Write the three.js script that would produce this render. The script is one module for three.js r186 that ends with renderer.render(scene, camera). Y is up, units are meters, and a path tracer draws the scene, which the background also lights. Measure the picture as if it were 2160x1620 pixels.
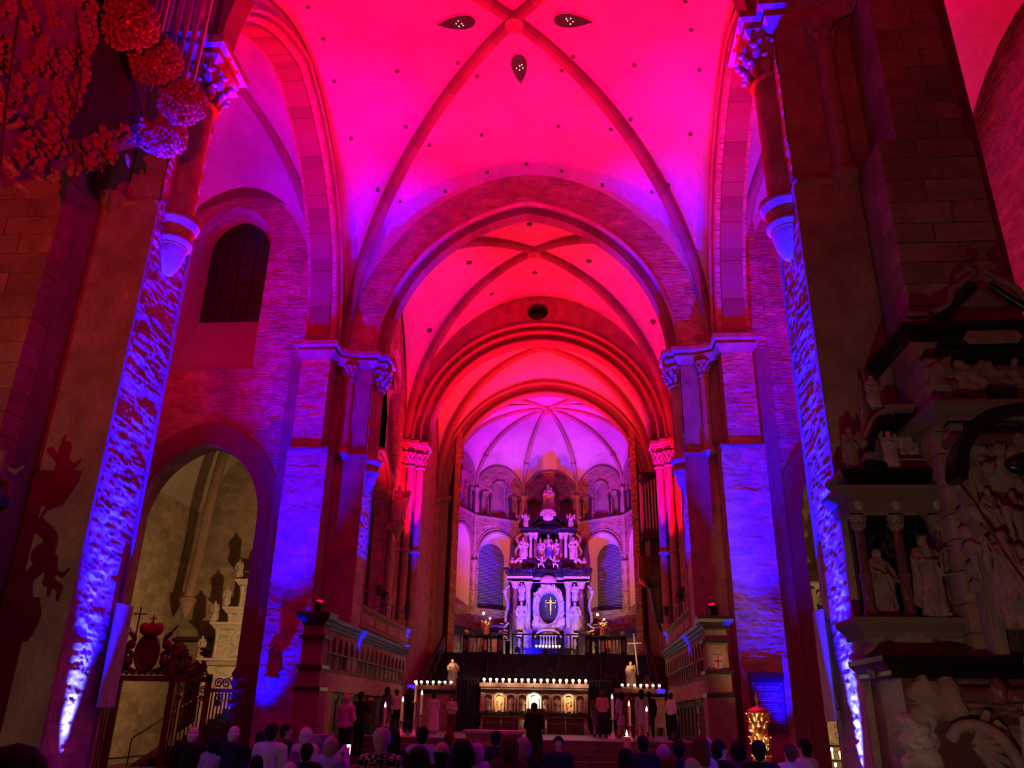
import * as THREE from 'three';
import { mergeGeometries } from 'three/addons/utils/BufferGeometryUtils.js';
import { RoundedBoxGeometry } from 'three/addons/geometries/RoundedBoxGeometry.js';
import { FontLoader } from 'three/addons/loaders/FontLoader.js';
import { TextGeometry } from 'three/addons/geometries/TextGeometry.js';

// ---------------------------------------------------------------- camera, sky, exposure
const scene = new THREE.Scene();
scene.background = new THREE.Color(0x000000);            // night outside; all light comes from the lamps in the church
const camera = new THREE.PerspectiveCamera(50.97, 2160 / 1620, 0.1, 200);
camera.position.set(1.8, 1.7, 0);
camera.rotation.order = 'YXZ';
camera.rotation.set(22.45 * Math.PI / 180, 4.8 * Math.PI / 180, 1.1 * Math.PI / 180);
scene.add(camera);
const renderer = new THREE.WebGLRenderer();
renderer.toneMapping = THREE.LinearToneMapping;
renderer.toneMappingExposure = 1.0;
renderer.shadowMap.enabled = true;

const RED = [1, 0.0, 0.03], BLUE = [0.002, 0.001, 1], COLD = [0.03, 0.035, 1], WARM = [1, 0.57, 0.24], CANDLE = [1, 0.6, 0.25], WHITE = [1, 0.88, 0.66];
// stage fittings: position, aim, colour, candela, half angle in degrees, softness, label
const LAMPS = [];
for (const s of [-1, 1]) {
  const w = s < 0 ? 'left' : 'right';
  LAMPS.push(
    // nave face of the near piers: a blue spot standing off the wall and a second one right against it
    { at: [s * 4.9, 0.12, -12.1], aim: [s * 5.3, 12, -12.1], c: BLUE, I: 6500, deg: 14, pen: 1, label: `blue floor uplight at the foot of the near ${w} pier` },
    { at: [s * 5.31, 0.7, -11.95], box: -0.25, aim: [s * 5.6, 2.7, -12.0], c: COLD, I: 1300, deg: 10, pen: 1, r: 0.06, label: `small blue uplight set right against the near ${w} pier` },
    // far piers: blue uplights in front of them and beside them in the aisles
    { at: [s * 7.25, 0.1, -22.6], aim: [s * 7.25, 9.5, -25.3], c: BLUE, I: 2900, deg: 14, pen: 1, label: `blue floor uplight in front of the far ${w} pier` },
    { at: [s * 7.62, 0.5, -24.72], box: -0.25, aim: [s * 7.3, 12, -24.9], c: BLUE, I: 520, deg: 26, pen: 1, r: 0.07, label: `small blue uplight close to the face of the far ${w} pier` },
    { at: [s * 6.3, 0.1, -22.0], aim: [s * 6.7, 17, -23.2], c: BLUE, I: 800, deg: 12, pen: 1, label: `blue floodlight tilted up at the ${w} flank of the vault` },
    { at: [s * 8.7, 0.1, -25.2], aim: [s * 9.4, 18, -25.8], c: BLUE, I: 420, deg: 15, pen: 0.6, label: `blue uplight in the ${w} aisle corner beside the far pier` },
    { at: [s * 10.4, 0.2, -15.5], aim: [s * 11.8, 21, -21.5], c: RED, I: 1000, deg: 34, pen: 0.9, label: `red floodlight on the ${w} aisle floor` },
    { at: [s * 4.75, 1.35, -27.0], aim: [s * 5.5, 14, -27.2], c: BLUE, I: 3600, deg: 11, pen: 0.9, label: `blue uplight low against the ${w} choir screen` },
    { at: [s * 5.0, 1.35, -34.9], aim: [s * 5.9, 10, -37.4], c: BLUE, I: 2600, deg: 8, pen: 0.8, label: `blue uplight at the far end of the ${w} choir screen` },
    // red floods on the screen posts and galleries
    { at: [s * 5.45, 4.62, -22.9], aim: [s * 1.0, 20, -14], c: RED, I: 1900, deg: 48, pen: 0.9, label: `red floodlight on top of the ${w} screen post` },
    { at: [s * 5.65, 6.1, -31.6], aim: [s * 0.6, 22, -32], c: RED, I: 720, deg: 46, pen: 0.7, label: `red floodlight clamped to the ${w} gallery rail` },
    { at: [s * 5.55, 6.1, -30.2], aim: [s * 6.2, 17, -33.0], c: BLUE, I: 240, deg: 20, pen: 1, label: `blue spotlight clamped to the ${w} gallery rail` },
    { at: [s * 5.55, 6.1, -35.6], aim: [s * 6.1, 13, -37.3], c: RED, I: 1400, deg: 14, pen: 0.8, label: `red spotlight at the end of the ${w} gallery rail` },
    { at: [s * 3.8, 3.2, -40.4], aim: [s * 0.3, 21, -42], c: RED, I: 2200, deg: 30, pen: 0.8, label: `red floodlight behind the ${w} chancel shafts` },
    { at: [s * 3.4, 5.15, -45.9], aim: [s * 2.4, 18, -52], c: RED, I: 420, deg: 46, pen: 0.9, label: `small red floodlight beside the ${w} upper stairs` },
  );
}
LAMPS.push(
  { at: [0, 5.15, -47.2], aim: [0, 17, -54], c: BLUE, I: 1500, deg: 44, pen: 0.6, label: 'blue floodlight on the floor before the high altar' },
  { at: [-1.5, 5.15, -46.2], aim: [-0.4, 9, -53], c: BLUE, I: 420, deg: 36, pen: 0.6, label: 'blue spotlight left of the high altar steps' },
  { at: [-3.3, 5.15, -46.4], aim: [-1.6, 9.5, -53.5], c: [1, 0.5, 0.26], I: 125, deg: 42, pen: 0.8, label: 'warm spotlight behind the left balustrade aimed at the high altar' },
  { at: [3.3, 5.15, -46.4], aim: [1.6, 9.5, -53.5], c: [1, 0.5, 0.26], I: 125, deg: 42, pen: 0.8, label: 'warm spotlight behind the right balustrade aimed at the high altar' },
  { at: [-9.5, 4.5, -28.2], pole: -0.25, aim: [-13, 4, -36], c: WARM, I: 65, deg: 80, pen: 0.6, label: 'warm lamp beside the arch inside the left chapel' },
  { at: [13.8, 1.6, -28.4], pole: -0.25, aim: [11.5, 6, -36], c: WARM, I: 70, deg: 70, pen: 0.6, label: 'warm lamp on the right chapel floor' },
  { at: [-7.0, 2.2, -3.5], pole: -0.25, aim: [-6.0, 3.8, -11.4], c: [1, 0.72, 0.55], I: 12, deg: 60, pen: 0.8, label: 'dim warm reading lamp beside the left side altar', soft: 1 },
  { at: [3.6, 0.9, -5.4], pole: -0.25, aim: [7.0, 3.6, -11], c: [1, 0.72, 0.58], I: 10, deg: 55, pen: 0.8, label: 'unseen dim warm lamp added to light the carved monument' },  // added lamp out of view, brightens the monument
  { at: [0.5, 0.6, 3.5], pole: -0.25, aim: [-3.2, 14, -7.5], c: RED, I: 480, deg: 40, pen: 0.9, label: 'red floodlight behind the spectators' },
);
LAMPS.push({ at: [5.5, 0.5, -19.9], pole: -0.25, aim: [5.95, 1.7, -20.6], c: CANDLE, I: 26, deg: 34, pen: 0.6, r: 0.05, label: 'unseen small warm spotlight added to light the gilded pillar' });  // unseen lamp put in to give the gilding warm highlights


// ---------------------------------------------------------------- random numbers and noise
let seed = 12345;
const rnd = () => { seed = (seed * 1664525 + 1013904223) >>> 0; return seed / 4294967296; };
const rr = (a, b) => a + (b - a) * rnd();
const hash = (x, y, s = 0) => { let h = (x * 374761393 + y * 668265263 + s * 2147483647) | 0; h = Math.imul(h ^ (h >>> 13), 1274126177); h ^= h >>> 16; return (h >>> 0) / 4294967296; };
function vnoise(x, y, px, py, s) {                       // value noise, periodic in px, py cells
  const xi = Math.floor(x), yi = Math.floor(y), fx = x - xi, fy = y - yi, u = fx * fx * (3 - 2 * fx), v = fy * fy * (3 - 2 * fy);
  const m = (a, n) => ((a % n) + n) % n, x0 = m(xi, px), x1 = m(xi + 1, px), y0 = m(yi, py), y1 = m(yi + 1, py);
  const a = hash(x0, y0, s), b = hash(x1, y0, s), c = hash(x0, y1, s), d = hash(x1, y1, s);
  return a + (b - a) * u + (c - a) * v + (a - b - c + d) * u * v;
}
function fbm(u, v, fx, fy, oct, s = 1) {                  // u, v in 0..1, tileable
  let t = 0, a = 0.5, n = 0;
  for (let o = 0; o < oct; o++) { t += a * vnoise(u * fx, v * fy, fx, fy, s + o * 7); n += a; a *= 0.5; fx *= 2; fy *= 2; }
  return t / n;
}
const clamp = (x, a = 0, b = 1) => Math.min(b, Math.max(a, x)), lerp = (a, b, t) => a + (b - a) * t, smooth = (a, b, x) => { const t = clamp((x - a) / (b - a)); return t * t * (3 - 2 * t); };

// ---------------------------------------------------------------- textures
function tex(n, fn, srgb) {
  const d = new Uint8Array(n * n * 4);
  for (let j = 0; j < n; j++) for (let i = 0; i < n; i++) {
    const c = fn((i + 0.5) / n, (j + 0.5) / n), k = (j * n + i) * 4;
    if (typeof c === 'number') d[k] = d[k + 1] = d[k + 2] = clamp(c) * 255;
    else for (let q = 0; q < 3; q++) d[k + q] = clamp(c[q]) * 255;
    d[k + 3] = 255;
  }
  const t = new THREE.DataTexture(d, n, n);
  t.wrapS = t.wrapT = THREE.RepeatWrapping; t.magFilter = THREE.LinearFilter; t.minFilter = THREE.LinearMipmapLinearFilter; t.generateMipmaps = true;
  if (srgb) t.colorSpace = THREE.SRGBColorSpace;
  t.needsUpdate = true;
  return t;
}
function courses(u, v, rows, cols, s) {                   // coursed masonry: [height 0..1, tone of the stone, distance to the joint]
  const y = v * rows, r = Math.floor(y), fy = y - r, c0 = cols * (0.75 + 0.5 * hash(r, 3, s)) | 0 || 1, x = u * c0 + hash(r, 9, s), c = Math.floor(x), fx = x - c;
  const e = Math.min(fy, 1 - fy) / rows, g = Math.min(fx, 1 - fx) / c0, d = Math.min(e, g) * rows;
  return [smooth(0.02, 0.14, d), hash(r, c % c0, s + 5), d];
}
const rubbleH = (u, v) => {                               // small uneven stones half hidden by old mortar
  const w = (fbm(u, v, 7, 12, 3, 40) - 0.5) * 0.06, k = courses(u + w, v + w * 0.6, 30, 14, 11), n = fbm(u, v, 30, 90, 4, 9), r = 1 - Math.abs(fbm(u + w, v, 16, 60, 3, 55) - 0.5) * 2, m = fbm(u, v, 5, 11, 3, 21);
  return 0.2 * k[0] * (0.3 + 0.7 * k[1]) + 0.36 * n + 0.2 * r * r + 0.36 * smooth(0.32, 0.66, m);
};
const T = {};
T.rubbleH = tex(1024, rubbleH);
T.rubble = tex(512, (u, v) => { const k = courses(u, v, 18, 8, 11), n = fbm(u, v, 20, 30, 4, 3), p = fbm(u, v, 5, 7, 3, 33), t = 0.62 + 0.22 * n + 0.12 * (k[1] - 0.5) + 0.12 * (p - 0.5); return [t * 0.96, t * 0.88, t * 0.78]; }, true);
T.plaster = tex(512, (u, v) => { const n = fbm(u, v, 4, 4, 5, 5), m = fbm(u, v, 40, 40, 3, 8), t = 0.8 + 0.16 * (n - 0.5) + 0.07 * (m - 0.5); return [t, t * 0.965, t * 0.91]; }, true);
T.plasterH = tex(512, (u, v) => 0.6 * fbm(u, v, 12, 12, 4, 61) + 0.4 * fbm(u, v, 80, 80, 3, 62));
T.stone = tex(512, (u, v) => { const n = fbm(u, v, 6, 6, 5, 15), m = fbm(u, v, 60, 40, 3, 18), t = 0.66 + 0.25 * (n - 0.5) + 0.12 * (m - 0.5); return [t, t * 0.88, t * 0.77]; }, true);
T.stoneH = tex(512, (u, v) => 0.5 * fbm(u, v, 30, 30, 4, 71) + 0.5 * fbm(u, v, 8, 8, 3, 72));
T.ashlar = tex(512, (u, v) => { const k = courses(u, v, 10, 5, 29), n = fbm(u, v, 14, 14, 4, 25), t = (0.6 + 0.2 * (n - 0.5) + 0.12 * (k[1] - 0.5)) * (k[2] < 0.035 ? 1.18 : 1); return [t, t * 0.86, t * 0.74]; }, true);
T.ashlarH = tex(512, (u, v) => { const k = courses(u, v, 10, 5, 29); return 0.7 * smooth(0.01, 0.06, k[2]) + 0.3 * fbm(u, v, 40, 40, 3, 27); });
T.brick = tex(512, (u, v) => { const k = courses(u, v, 32, 12, 51), n = fbm(u, v, 20, 20, 3, 52), t = (0.62 + 0.2 * (n - 0.5) + 0.18 * (k[1] - 0.5)) * (k[2] < 0.1 ? 1.12 : 1); return [t, t * (0.8 + 0.1 * k[1]), t * 0.7]; }, true);
T.brickH = tex(512, (u, v) => { const k = courses(u, v, 32, 12, 51); return 0.7 * smooth(0.03, 0.2, k[2]) + 0.3 * fbm(u, v, 60, 60, 3, 53); });
T.wood = tex(512, (u, v) => { const g = fbm(u, v, 40, 3, 4, 81), k = Math.sin((u * 14 + g * 2.2) * 6.283), t = 0.34 + 0.07 * k + 0.14 * (g - 0.5); return [t, t * 0.68, t * 0.46]; }, true);
T.marble = tex(512, (u, v) => { const n = fbm(u, v, 5, 5, 5, 91), q = Math.abs(fbm(u, v, 4, 6, 5, 95) - 0.5), t = 0.1 + 0.1 * n + 0.35 * smooth(0.03, 0, q); return [t, t * 0.96, t * 0.98]; }, true);
T.alabaster = tex(512, (u, v) => { const n = fbm(u, v, 5, 5, 5, 101), q = Math.abs(fbm(u, v, 4, 6, 5, 105) - 0.5), t = 0.8 + 0.12 * (n - 0.5) - 0.14 * smooth(0.04, 0, q); return [t, t * 0.95, t * 0.87]; }, true);
T.redmarble = tex(512, (u, v) => { const n = fbm(u, v, 6, 6, 5, 111), q = Math.abs(fbm(u, v, 5, 5, 5, 115) - 0.5), t = 0.42 + 0.25 * (n - 0.5) + 0.25 * smooth(0.03, 0, q); return [t, t * 0.66, t * 0.58]; }, true);

// ---------------------------------------------------------------- materials
function mat(name, color, map, rep, bump, bumpScale, rough = 0.9, extra = {}) {
  const o = { color: new THREE.Color(...(Array.isArray(color) ? color : [color, color, color])), roughness: rough, side: THREE.DoubleSide, ...extra };
  const use = (t) => { const c = t.clone(); c.repeat.set(1 / rep, 1 / rep); c.needsUpdate = true; return c; };
  if (map) o.map = use(map);
  if (bump) { o.bumpMap = use(bump); o.bumpScale = bumpScale; }
  const m = new (extra.clearcoat || extra.transmission ? THREE.MeshPhysicalMaterial : THREE.MeshStandardMaterial)(o);
  m.name = name;
  return m;
}
const M = {
  darkStone: mat('dark polished stone', [0.09, 0.08, 0.085], T.stone, 1.2, null, 0, 0.4),
  plaster: mat('pale vault plaster', [0.92, 0.9, 0.86], T.plaster, 5, T.plasterH, 0.02, 0.95),
  rubble: mat('rough coursed rubble', [0.95, 0.92, 0.88], T.rubble, 5, T.rubbleH, 0.09, 0.95),
  rubbleFine: mat('rough displaced rubble', [0.95, 0.92, 0.88], T.rubble, 5, T.stoneH, 0.05, 0.95),
  stone: mat('dressed sandstone', [0.95, 0.9, 0.85], T.stone, 2, T.stoneH, 0.008, 0.9),
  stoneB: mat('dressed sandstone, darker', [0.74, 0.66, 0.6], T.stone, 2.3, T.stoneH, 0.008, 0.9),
  stoneC: mat('dressed sandstone, redder', [0.9, 0.76, 0.68], T.stone, 1.7, T.stoneH, 0.008, 0.9),
  stoneOld: mat('old plastered masonry', [0.9, 0.84, 0.76], T.rubble, 7, T.plasterH, 0.03, 0.95),
  ashlar: mat('squared ashlar', [0.9, 0.86, 0.8], T.ashlar, 3.4, T.ashlarH, 0.012, 0.9),
  brick: mat('small brick masonry', [0.9, 0.86, 0.82], T.brick, 2.4, T.brickH, 0.02, 0.9),
  wood: mat('dark oak', [0.5, 0.45, 0.42], T.wood, 1.2, T.wood, 0.004, 0.55),
  woodRed: mat('reddish walnut', [0.8, 0.4, 0.3], T.wood, 1.2, T.wood, 0.004, 0.5),
  black: mat('black marble', [0.3, 0.3, 0.33], T.marble, 1.6, null, 0, 0.25),
  white: mat('white alabaster', [0.68, 0.65, 0.62], T.alabaster, 1.6, null, 0, 0.5),
  grey: mat('grey sandstone carving', [0.72, 0.68, 0.64], T.stone, 0.9, T.stoneH, 0.006, 0.85),
  redmarble: mat('red marble', [0.9, 0.85, 0.85], T.redmarble, 1.3, null, 0, 0.35),
  gold: mat('gilding', [1.0, 0.72, 0.3], null, 1, null, 0, 0.32, { metalness: 1 }),
  iron: mat('painted wrought iron', [0.1, 0.03, 0.025], null, 1, null, 0, 0.45),
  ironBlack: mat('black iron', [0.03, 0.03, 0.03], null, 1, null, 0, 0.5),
  steel: mat('pipe metal', [0.6, 0.55, 0.5], null, 1, null, 0, 0.4, { metalness: 0.7 }),
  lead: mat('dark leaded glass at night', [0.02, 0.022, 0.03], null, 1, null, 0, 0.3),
  wax: mat('candle wax', [0.9, 0.8, 0.62], null, 1, null, 0, 0.6),
  floorM: mat('floor slabs', [0.35, 0.32, 0.3], T.ashlar, 4, T.ashlarH, 0.004, 0.5),
};

// ---------------------------------------------------------------- geometry helpers
const V3 = (x, y, z) => new THREE.Vector3(x, y, z);
function boxUV(g) {                                       // uv in metres, by the way each face looks
  const p = g.attributes.position.array, n = p.length / 9, uv = new Float32Array(n * 6);
  for (let t = 0; t < n; t++) {
    const k = t * 9, ax = p[k + 3] - p[k], ay = p[k + 4] - p[k + 1], az = p[k + 5] - p[k + 2], bx_ = p[k + 6] - p[k], by = p[k + 7] - p[k + 1], bz = p[k + 8] - p[k + 2];
    const nx = Math.abs(ay * bz - az * by), ny = Math.abs(az * bx_ - ax * bz), nz = Math.abs(ax * by - ay * bx_);
    for (let v = 0; v < 3; v++) {
      const X = p[k + v * 3], Y = p[k + v * 3 + 1], Z = p[k + v * 3 + 2];
      const a = ny > nx && ny > nz ? [X, Z] : nx > nz ? [Z, Y] : [X, Y];
      uv[t * 6 + v * 2] = a[0]; uv[t * 6 + v * 2 + 1] = a[1];
    }
  }
  g.setAttribute('uv', new THREE.BufferAttribute(uv, 2));
  return g;
}
function clean(g) {
  let h = g.index ? g.toNonIndexed() : g;
  if (!h.attributes.normal) h.computeVertexNormals();
  for (const k of Object.keys(h.attributes)) if (k !== 'position' && k !== 'normal') h.deleteAttribute(k);
  return h;
}
const join = (list) => { const a = list.flat(9).filter(Boolean).map(clean); return boxUV(a.length === 1 ? a[0].clone() : mergeGeometries(a)); };
const taken = new Map();
function numbered(name) { const n = taken.get(name) ?? 0; taken.set(name, n + 1); return n ? name + '_' + String(n).padStart(3, '0') : name; }
function obj(name, geoms, m, parent = scene) {             // merges into ONE named mesh and adds it
  const o = new THREE.Mesh(Array.isArray(geoms) ? join(geoms) : geoms, m);
  o.castShadow = o.receiveShadow = true;
  o.name = parent === scene ? numbered(name) : name;
  parent.add(o);
  return o;
}
function thing(name, label, category, at = [0, 0, 0], turn = 0, group) {
  const o = new THREE.Group(); o.name = numbered(name); scene.add(o);
  o.position.set(...at); o.rotation.y = turn; o.userData = { label, category };
  if (group) o.userData.group = group;
  return o;
}
const tag = (o, label, category, group) => { o.userData = { label, category, ...(group ? { group } : {}) }; return o; };
function struct(name, label, geoms, m) {
  const o = geoms ? obj(name, geoms, m) : new THREE.Group();
  if (!geoms) { o.name = numbered(name); scene.add(o); }
  o.userData = { kind: 'structure', label };
  return o;
}
const put = (g, x = 0, y = 0, z = 0, rx = 0, ry = 0, rz = 0, s = 1) => g.applyMatrix4(new THREE.Matrix4().compose(V3(x, y, z), new THREE.Quaternion().setFromEuler(new THREE.Euler(rx, ry, rz)), Array.isArray(s) ? V3(...s) : V3(s, s, s)));
const bx = (x0, x1, y0, y1, z0, z1) => put(new THREE.BoxGeometry(Math.abs(x1 - x0), Math.abs(y1 - y0), Math.abs(z1 - z0)), (x0 + x1) / 2, (y0 + y1) / 2, (z0 + z1) / 2);
const rbx = (x0, x1, y0, y1, z0, z1, r = 0.02) => put(new RoundedBoxGeometry(Math.abs(x1 - x0), Math.abs(y1 - y0), Math.abs(z1 - z0), 1, r), (x0 + x1) / 2, (y0 + y1) / 2, (z0 + z1) / 2);
const cyl = (x, y, z, r0, r1, h, n = 16) => put(new THREE.CylinderGeometry(r1, r0, h, n), x, y + h / 2, z);   // r0 below, r1 above
const ball = (x, y, z, r, s = [1, 1, 1], n = 10) => put(new THREE.SphereGeometry(r, n + 2, n), x, y, z, 0, 0, 0, s);
const lathe = (x, y, z, prof, n = 20) => put(new THREE.LatheGeometry(prof.map(([r, h]) => new THREE.Vector2(Math.max(r, 1e-4), h)), n), x, y, z);
function rod(a, b, r, n = 8, r2 = r) {                     // straight bar between two points
  const A = V3(...a), B = V3(...b), d = B.clone().sub(A), g = new THREE.CylinderGeometry(r2, r, d.length(), n);
  return g.applyMatrix4(new THREE.Matrix4().compose(A.add(B).multiplyScalar(0.5), new THREE.Quaternion().setFromUnitVectors(V3(0, 1, 0), d.normalize()), V3(1, 1, 1)));
}
const tube = (pts, r, seg = 24, n = 6, closed = false) => new THREE.TubeGeometry(new THREE.CatmullRomCurve3(pts.map((p) => V3(...p)), closed), seg, r, n, closed);
function surf(rows, closed = false) {                      // grid of points -> smooth surface
  const nu = rows.length, nv = rows[0].length, p = [], ix = [];
  for (const r of rows) for (const q of r) p.push(...q);
  for (let i = 0; i < nu - (closed ? 0 : 1); i++) for (let j = 0; j < nv - 1; j++) { const a = i * nv + j, b = ((i + 1) % nu) * nv + j; ix.push(a, b, a + 1, b, b + 1, a + 1); }
  const g = new THREE.BufferGeometry(); g.setAttribute('position', new THREE.Float32BufferAttribute(p, 3)); g.setIndex(ix); g.computeVertexNormals();
  return g;
}
function quads(rows, closedU = false, closedV = false) {   // the same with hard edges
  const nu = rows.length, nv = rows[0].length, p = [];
  for (let i = 0; i < nu - (closedU ? 0 : 1); i++) for (let j = 0; j < nv - (closedV ? 0 : 1); j++) {
    const a = rows[i][j], b = rows[(i + 1) % nu][j], c = rows[(i + 1) % nu][(j + 1) % nv], d = rows[i][(j + 1) % nv];
    p.push(...a, ...b, ...c, ...a, ...c, ...d);
  }
  const g = new THREE.BufferGeometry(); g.setAttribute('position', new THREE.Float32BufferAttribute(p, 3)); g.computeVertexNormals();
  return g;
}
// moulding along a plan polyline [[x, z]...]; profile [[out, y]...]; out is to the left of the way of travel
function molding(path, prof, y = 0, closed = false) {
  const n = path.length, rows = [];
  for (let i = 0; i < n; i++) {
    const dir = (a, b) => { const dx = b[0] - a[0], dz = b[1] - a[1], l = Math.hypot(dx, dz) || 1; return [dx / l, dz / l]; };
    const a = i > 0 || closed ? dir(path[(i + n - 1) % n], path[i]) : null, b = i < n - 1 || closed ? dir(path[i], path[(i + 1) % n]) : null;
    const d0 = a ?? b, d1 = b ?? a, n0 = [d0[1], -d0[0]], n1 = [d1[1], -d1[0]];
    let mx = n0[0] + n1[0], mz = n0[1] + n1[1]; const l = Math.hypot(mx, mz) || 1; mx /= l; mz /= l;
    const k = 1 / Math.max(0.3, mx * n0[0] + mz * n0[1]);
    rows.push(prof.map(([o, h]) => [path[i][0] + mx * o * k, y + h, path[i][1] + mz * o * k]));
  }
  return quads(rows, closed);
}
// arch curves in their own plane: [[x, y]...] from the left springing to the right one, y = 0 at the springing
function pointed(hw, h, n = 24) {
  const c = h > hw ? (h * h - hw * hw) / (2 * hw) : 0, R = hw + c, out = [], t1 = h > hw ? Math.acos(c / R) : Math.PI / 2, sy = h > hw ? 1 : h / hw;
  for (let i = 0; i <= n; i++) { const t = (t1 * i) / n; out.push([c - R * Math.cos(t), R * Math.sin(t) * sy]); }
  for (let i = n - 1; i >= 0; i--) out.push([-out[i][0], out[i][1]]);
  return out;
}
const stilt = (c, d) => d > 0 ? [[c[0][0], -d], ...c, [c[c.length - 1][0], -d]] : c;
// section [[r, d]...] (r outwards from the curve, d along the wall's thickness) swept along an arch curve; place(x, y, d) -> world
function archSweep(curve, sec, place, closedSec = true, i0 = 0, i1 = curve.length - 1, sm = false) {
  const rows = [];
  for (let i = i0; i <= i1; i++) {
    const a = curve[Math.max(i - 1, 0)], b = curve[Math.min(i + 1, curve.length - 1)], tx = b[0] - a[0], ty = b[1] - a[1], l = Math.hypot(tx, ty) || 1, nx = -ty / l, ny = tx / l;
    rows.push(sec.map(([r, d]) => place(curve[i][0] + nx * r, curve[i][1] + ny * r, d)));
  }
  if (sm) return surf(rows.map((r) => closedSec ? [...r, r[0]] : r));
  const g = [quads(rows, false, closedSec)];
  if (closedSec) for (const e of [rows[0], rows[rows.length - 1]]) { const f = []; for (let k = 1; k < e.length - 1; k++) f.push(...e[0], ...e[k], ...e[k + 1]); const h = new THREE.BufferGeometry(); h.setAttribute('position', new THREE.Float32BufferAttribute(f, 3)); h.computeVertexNormals(); g.push(h); }
  return mergeGeometries(g.map(clean));
}
const roll = (r, d0 = 0, r0 = 0, n = 10) => Array.from({ length: n }, (_, i) => [r0 + r * Math.cos((i / n) * 6.2832), d0 + r * Math.sin((i / n) * 6.2832)]);
const rect = (r0, r1, d0, d1) => [[r0, d0], [r1, d0], [r1, d1], [r0, d1]];
// wall in the x-y plane with holes (each a list of [x, y]), thickness along d
function wall(outline, holes, depth, bevel = 0) {
  const s = new THREE.Shape(outline.map(([x, y]) => new THREE.Vector2(x, y)));
  for (const h of holes) s.holes.push(new THREE.Path(h.map(([x, y]) => new THREE.Vector2(x, y))));
  return new THREE.ExtrudeGeometry(s, { depth, bevelEnabled: bevel > 0, bevelSize: bevel, bevelThickness: bevel, bevelSegments: 1, curveSegments: 8 });
}
const archHole = (cx, y0, hw, ys, h, n = 12) => [[cx - hw, y0], ...pointed(hw, h, n).map(([x, y]) => [cx + x, ys + y]), [cx + hw, y0]];
const mirror = (g, s) => { if (s > 0) return g; const h = clean(g).clone(); h.scale(-1, 1, 1); const p = h.attributes.position.array, q = h.attributes.normal.array; for (const a of [p, q]) for (let k = 0; k < a.length; k += 9) for (let c = 0; c < 3; c++) { const t = a[k + 3 + c]; a[k + 3 + c] = a[k + 6 + c]; a[k + 6 + c] = t; } return h; };
// rough face: a real relief of stones; at(u, v, out) -> point, u across and v up in metres
function roughFace(w, h, cell, depth, at, su = 0) {
  const nu = Math.round(w / cell), nv = Math.round(h / cell), rows = [];
  for (let i = 0; i <= nu; i++) { const r = []; for (let j = 0; j <= nv; j++) { const u = (i / nu) * w, v = (j / nv) * h; r.push(at(u, v, (rubbleH(((u + su) / 5) % 1, (v / 5) % 1) - 0.45) * depth)); } rows.push(r); }
  return surf(rows);
}

// ================================================================ THE BUILDING
const place_z = (z0) => (x, y, d) => [x, y, z0 - d];       // arch plane facing +z, d into the depth
struct('floor', 'wide dark stone floor of the nave', [bx(-19, 19, -0.6, -0.25, -24, 9)], M.floorM);
struct('floor', 'raised stone floor of the crossing in front of the altar wall', [bx(-5.4, 5.4, -0.4, 1.1, -36.2, -25.4), bx(-5.2, 5.2, 0, 0.93, -25.4, -25.05), bx(-5.2, 5.2, 0, 0.76, -25.05, -24.7), bx(-5.2, 5.2, 0, 0.6, -24.7, -24.35), bx(-5.2, 5.2, 0, 0.4, -24.35, -23.0), bx(-5.2, 5.2, 0, 0.2, -23.0, -22.6)], M.floorM);
struct('floor', 'stone floor of the aisles and side chapels', [bx(-18, -5.4, -0.6, -0.25, -40, -24), bx(5.4, 18, -0.6, -0.25, -40, -24)], M.floorM);
struct('floor', 'upper choir floor before the high altar', [bx(-8, 8, 4.4, 4.8, -57, -45), bx(-8, 8, 0, 4.4, -45.5, -45)], M.floorM);
struct('floor', 'choir floor between the altar wall and the upper choir', [bx(-8, 8, 0.5, 1.1, -45, -36.2)], M.floorM);
struct('ceiling', 'roof slab above the vaults', [bx(-19, 19, 25.2, 25.6, -58, 10)], M.stoneB);
struct('wall_back', 'end wall behind the spectators', [bx(-19, 19, -0.4, 25.2, 9, 9.6)], M.plaster);
struct('wall_left', 'outer wall of the left aisle', [bx(-16.6, -16, -0.4, 25.2, -42, 9)], M.rubble);
struct('wall_right', 'outer wall of the right aisle', [bx(16, 16.6, -0.4, 25.2, -42, 9)], M.rubble);

// ---- piers
const CORN = [[0, 0], [0.03, 0.03], [0.17, 0.26], [0.17, 0.3], [0.1, 0.31], [0.1, 0.38], [0.16, 0.4], [0.28, 0.44], [0.28, 0.6], [0, 0.62]];
const pierPath = (z0) => [[7.82, z0], [7.82, z0 + 1], [6.78, z0 + 1], [6.78, z0 + 0.4], [6.15, z0 + 0.02], [5.5, z0], [5.5, z0 - 0.28], [5.2, z0 - 0.28], [5.2, z0 - 0.97], [5.5, z0 - 0.97], [5.5, z0 - 1.25], [6.15, z0 - 1.27], [6.78, z0 - 1.65], [6.78, z0 - 2.25], [7.82, z0 - 2.25], [7.82, z0 - 1.25]];
const capital = (x, y, z, r, h) => lathe(x, y, z, [[r, 0], [r * 1.25, 0.02], [r * 1.3, 0.06], [r * 1.2, 0.1], [r * 1.05, 0.12], [r * 1.1, h * 0.45], [r * 1.5, h * 0.8], [r * 1.85, h]], 18);
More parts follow.
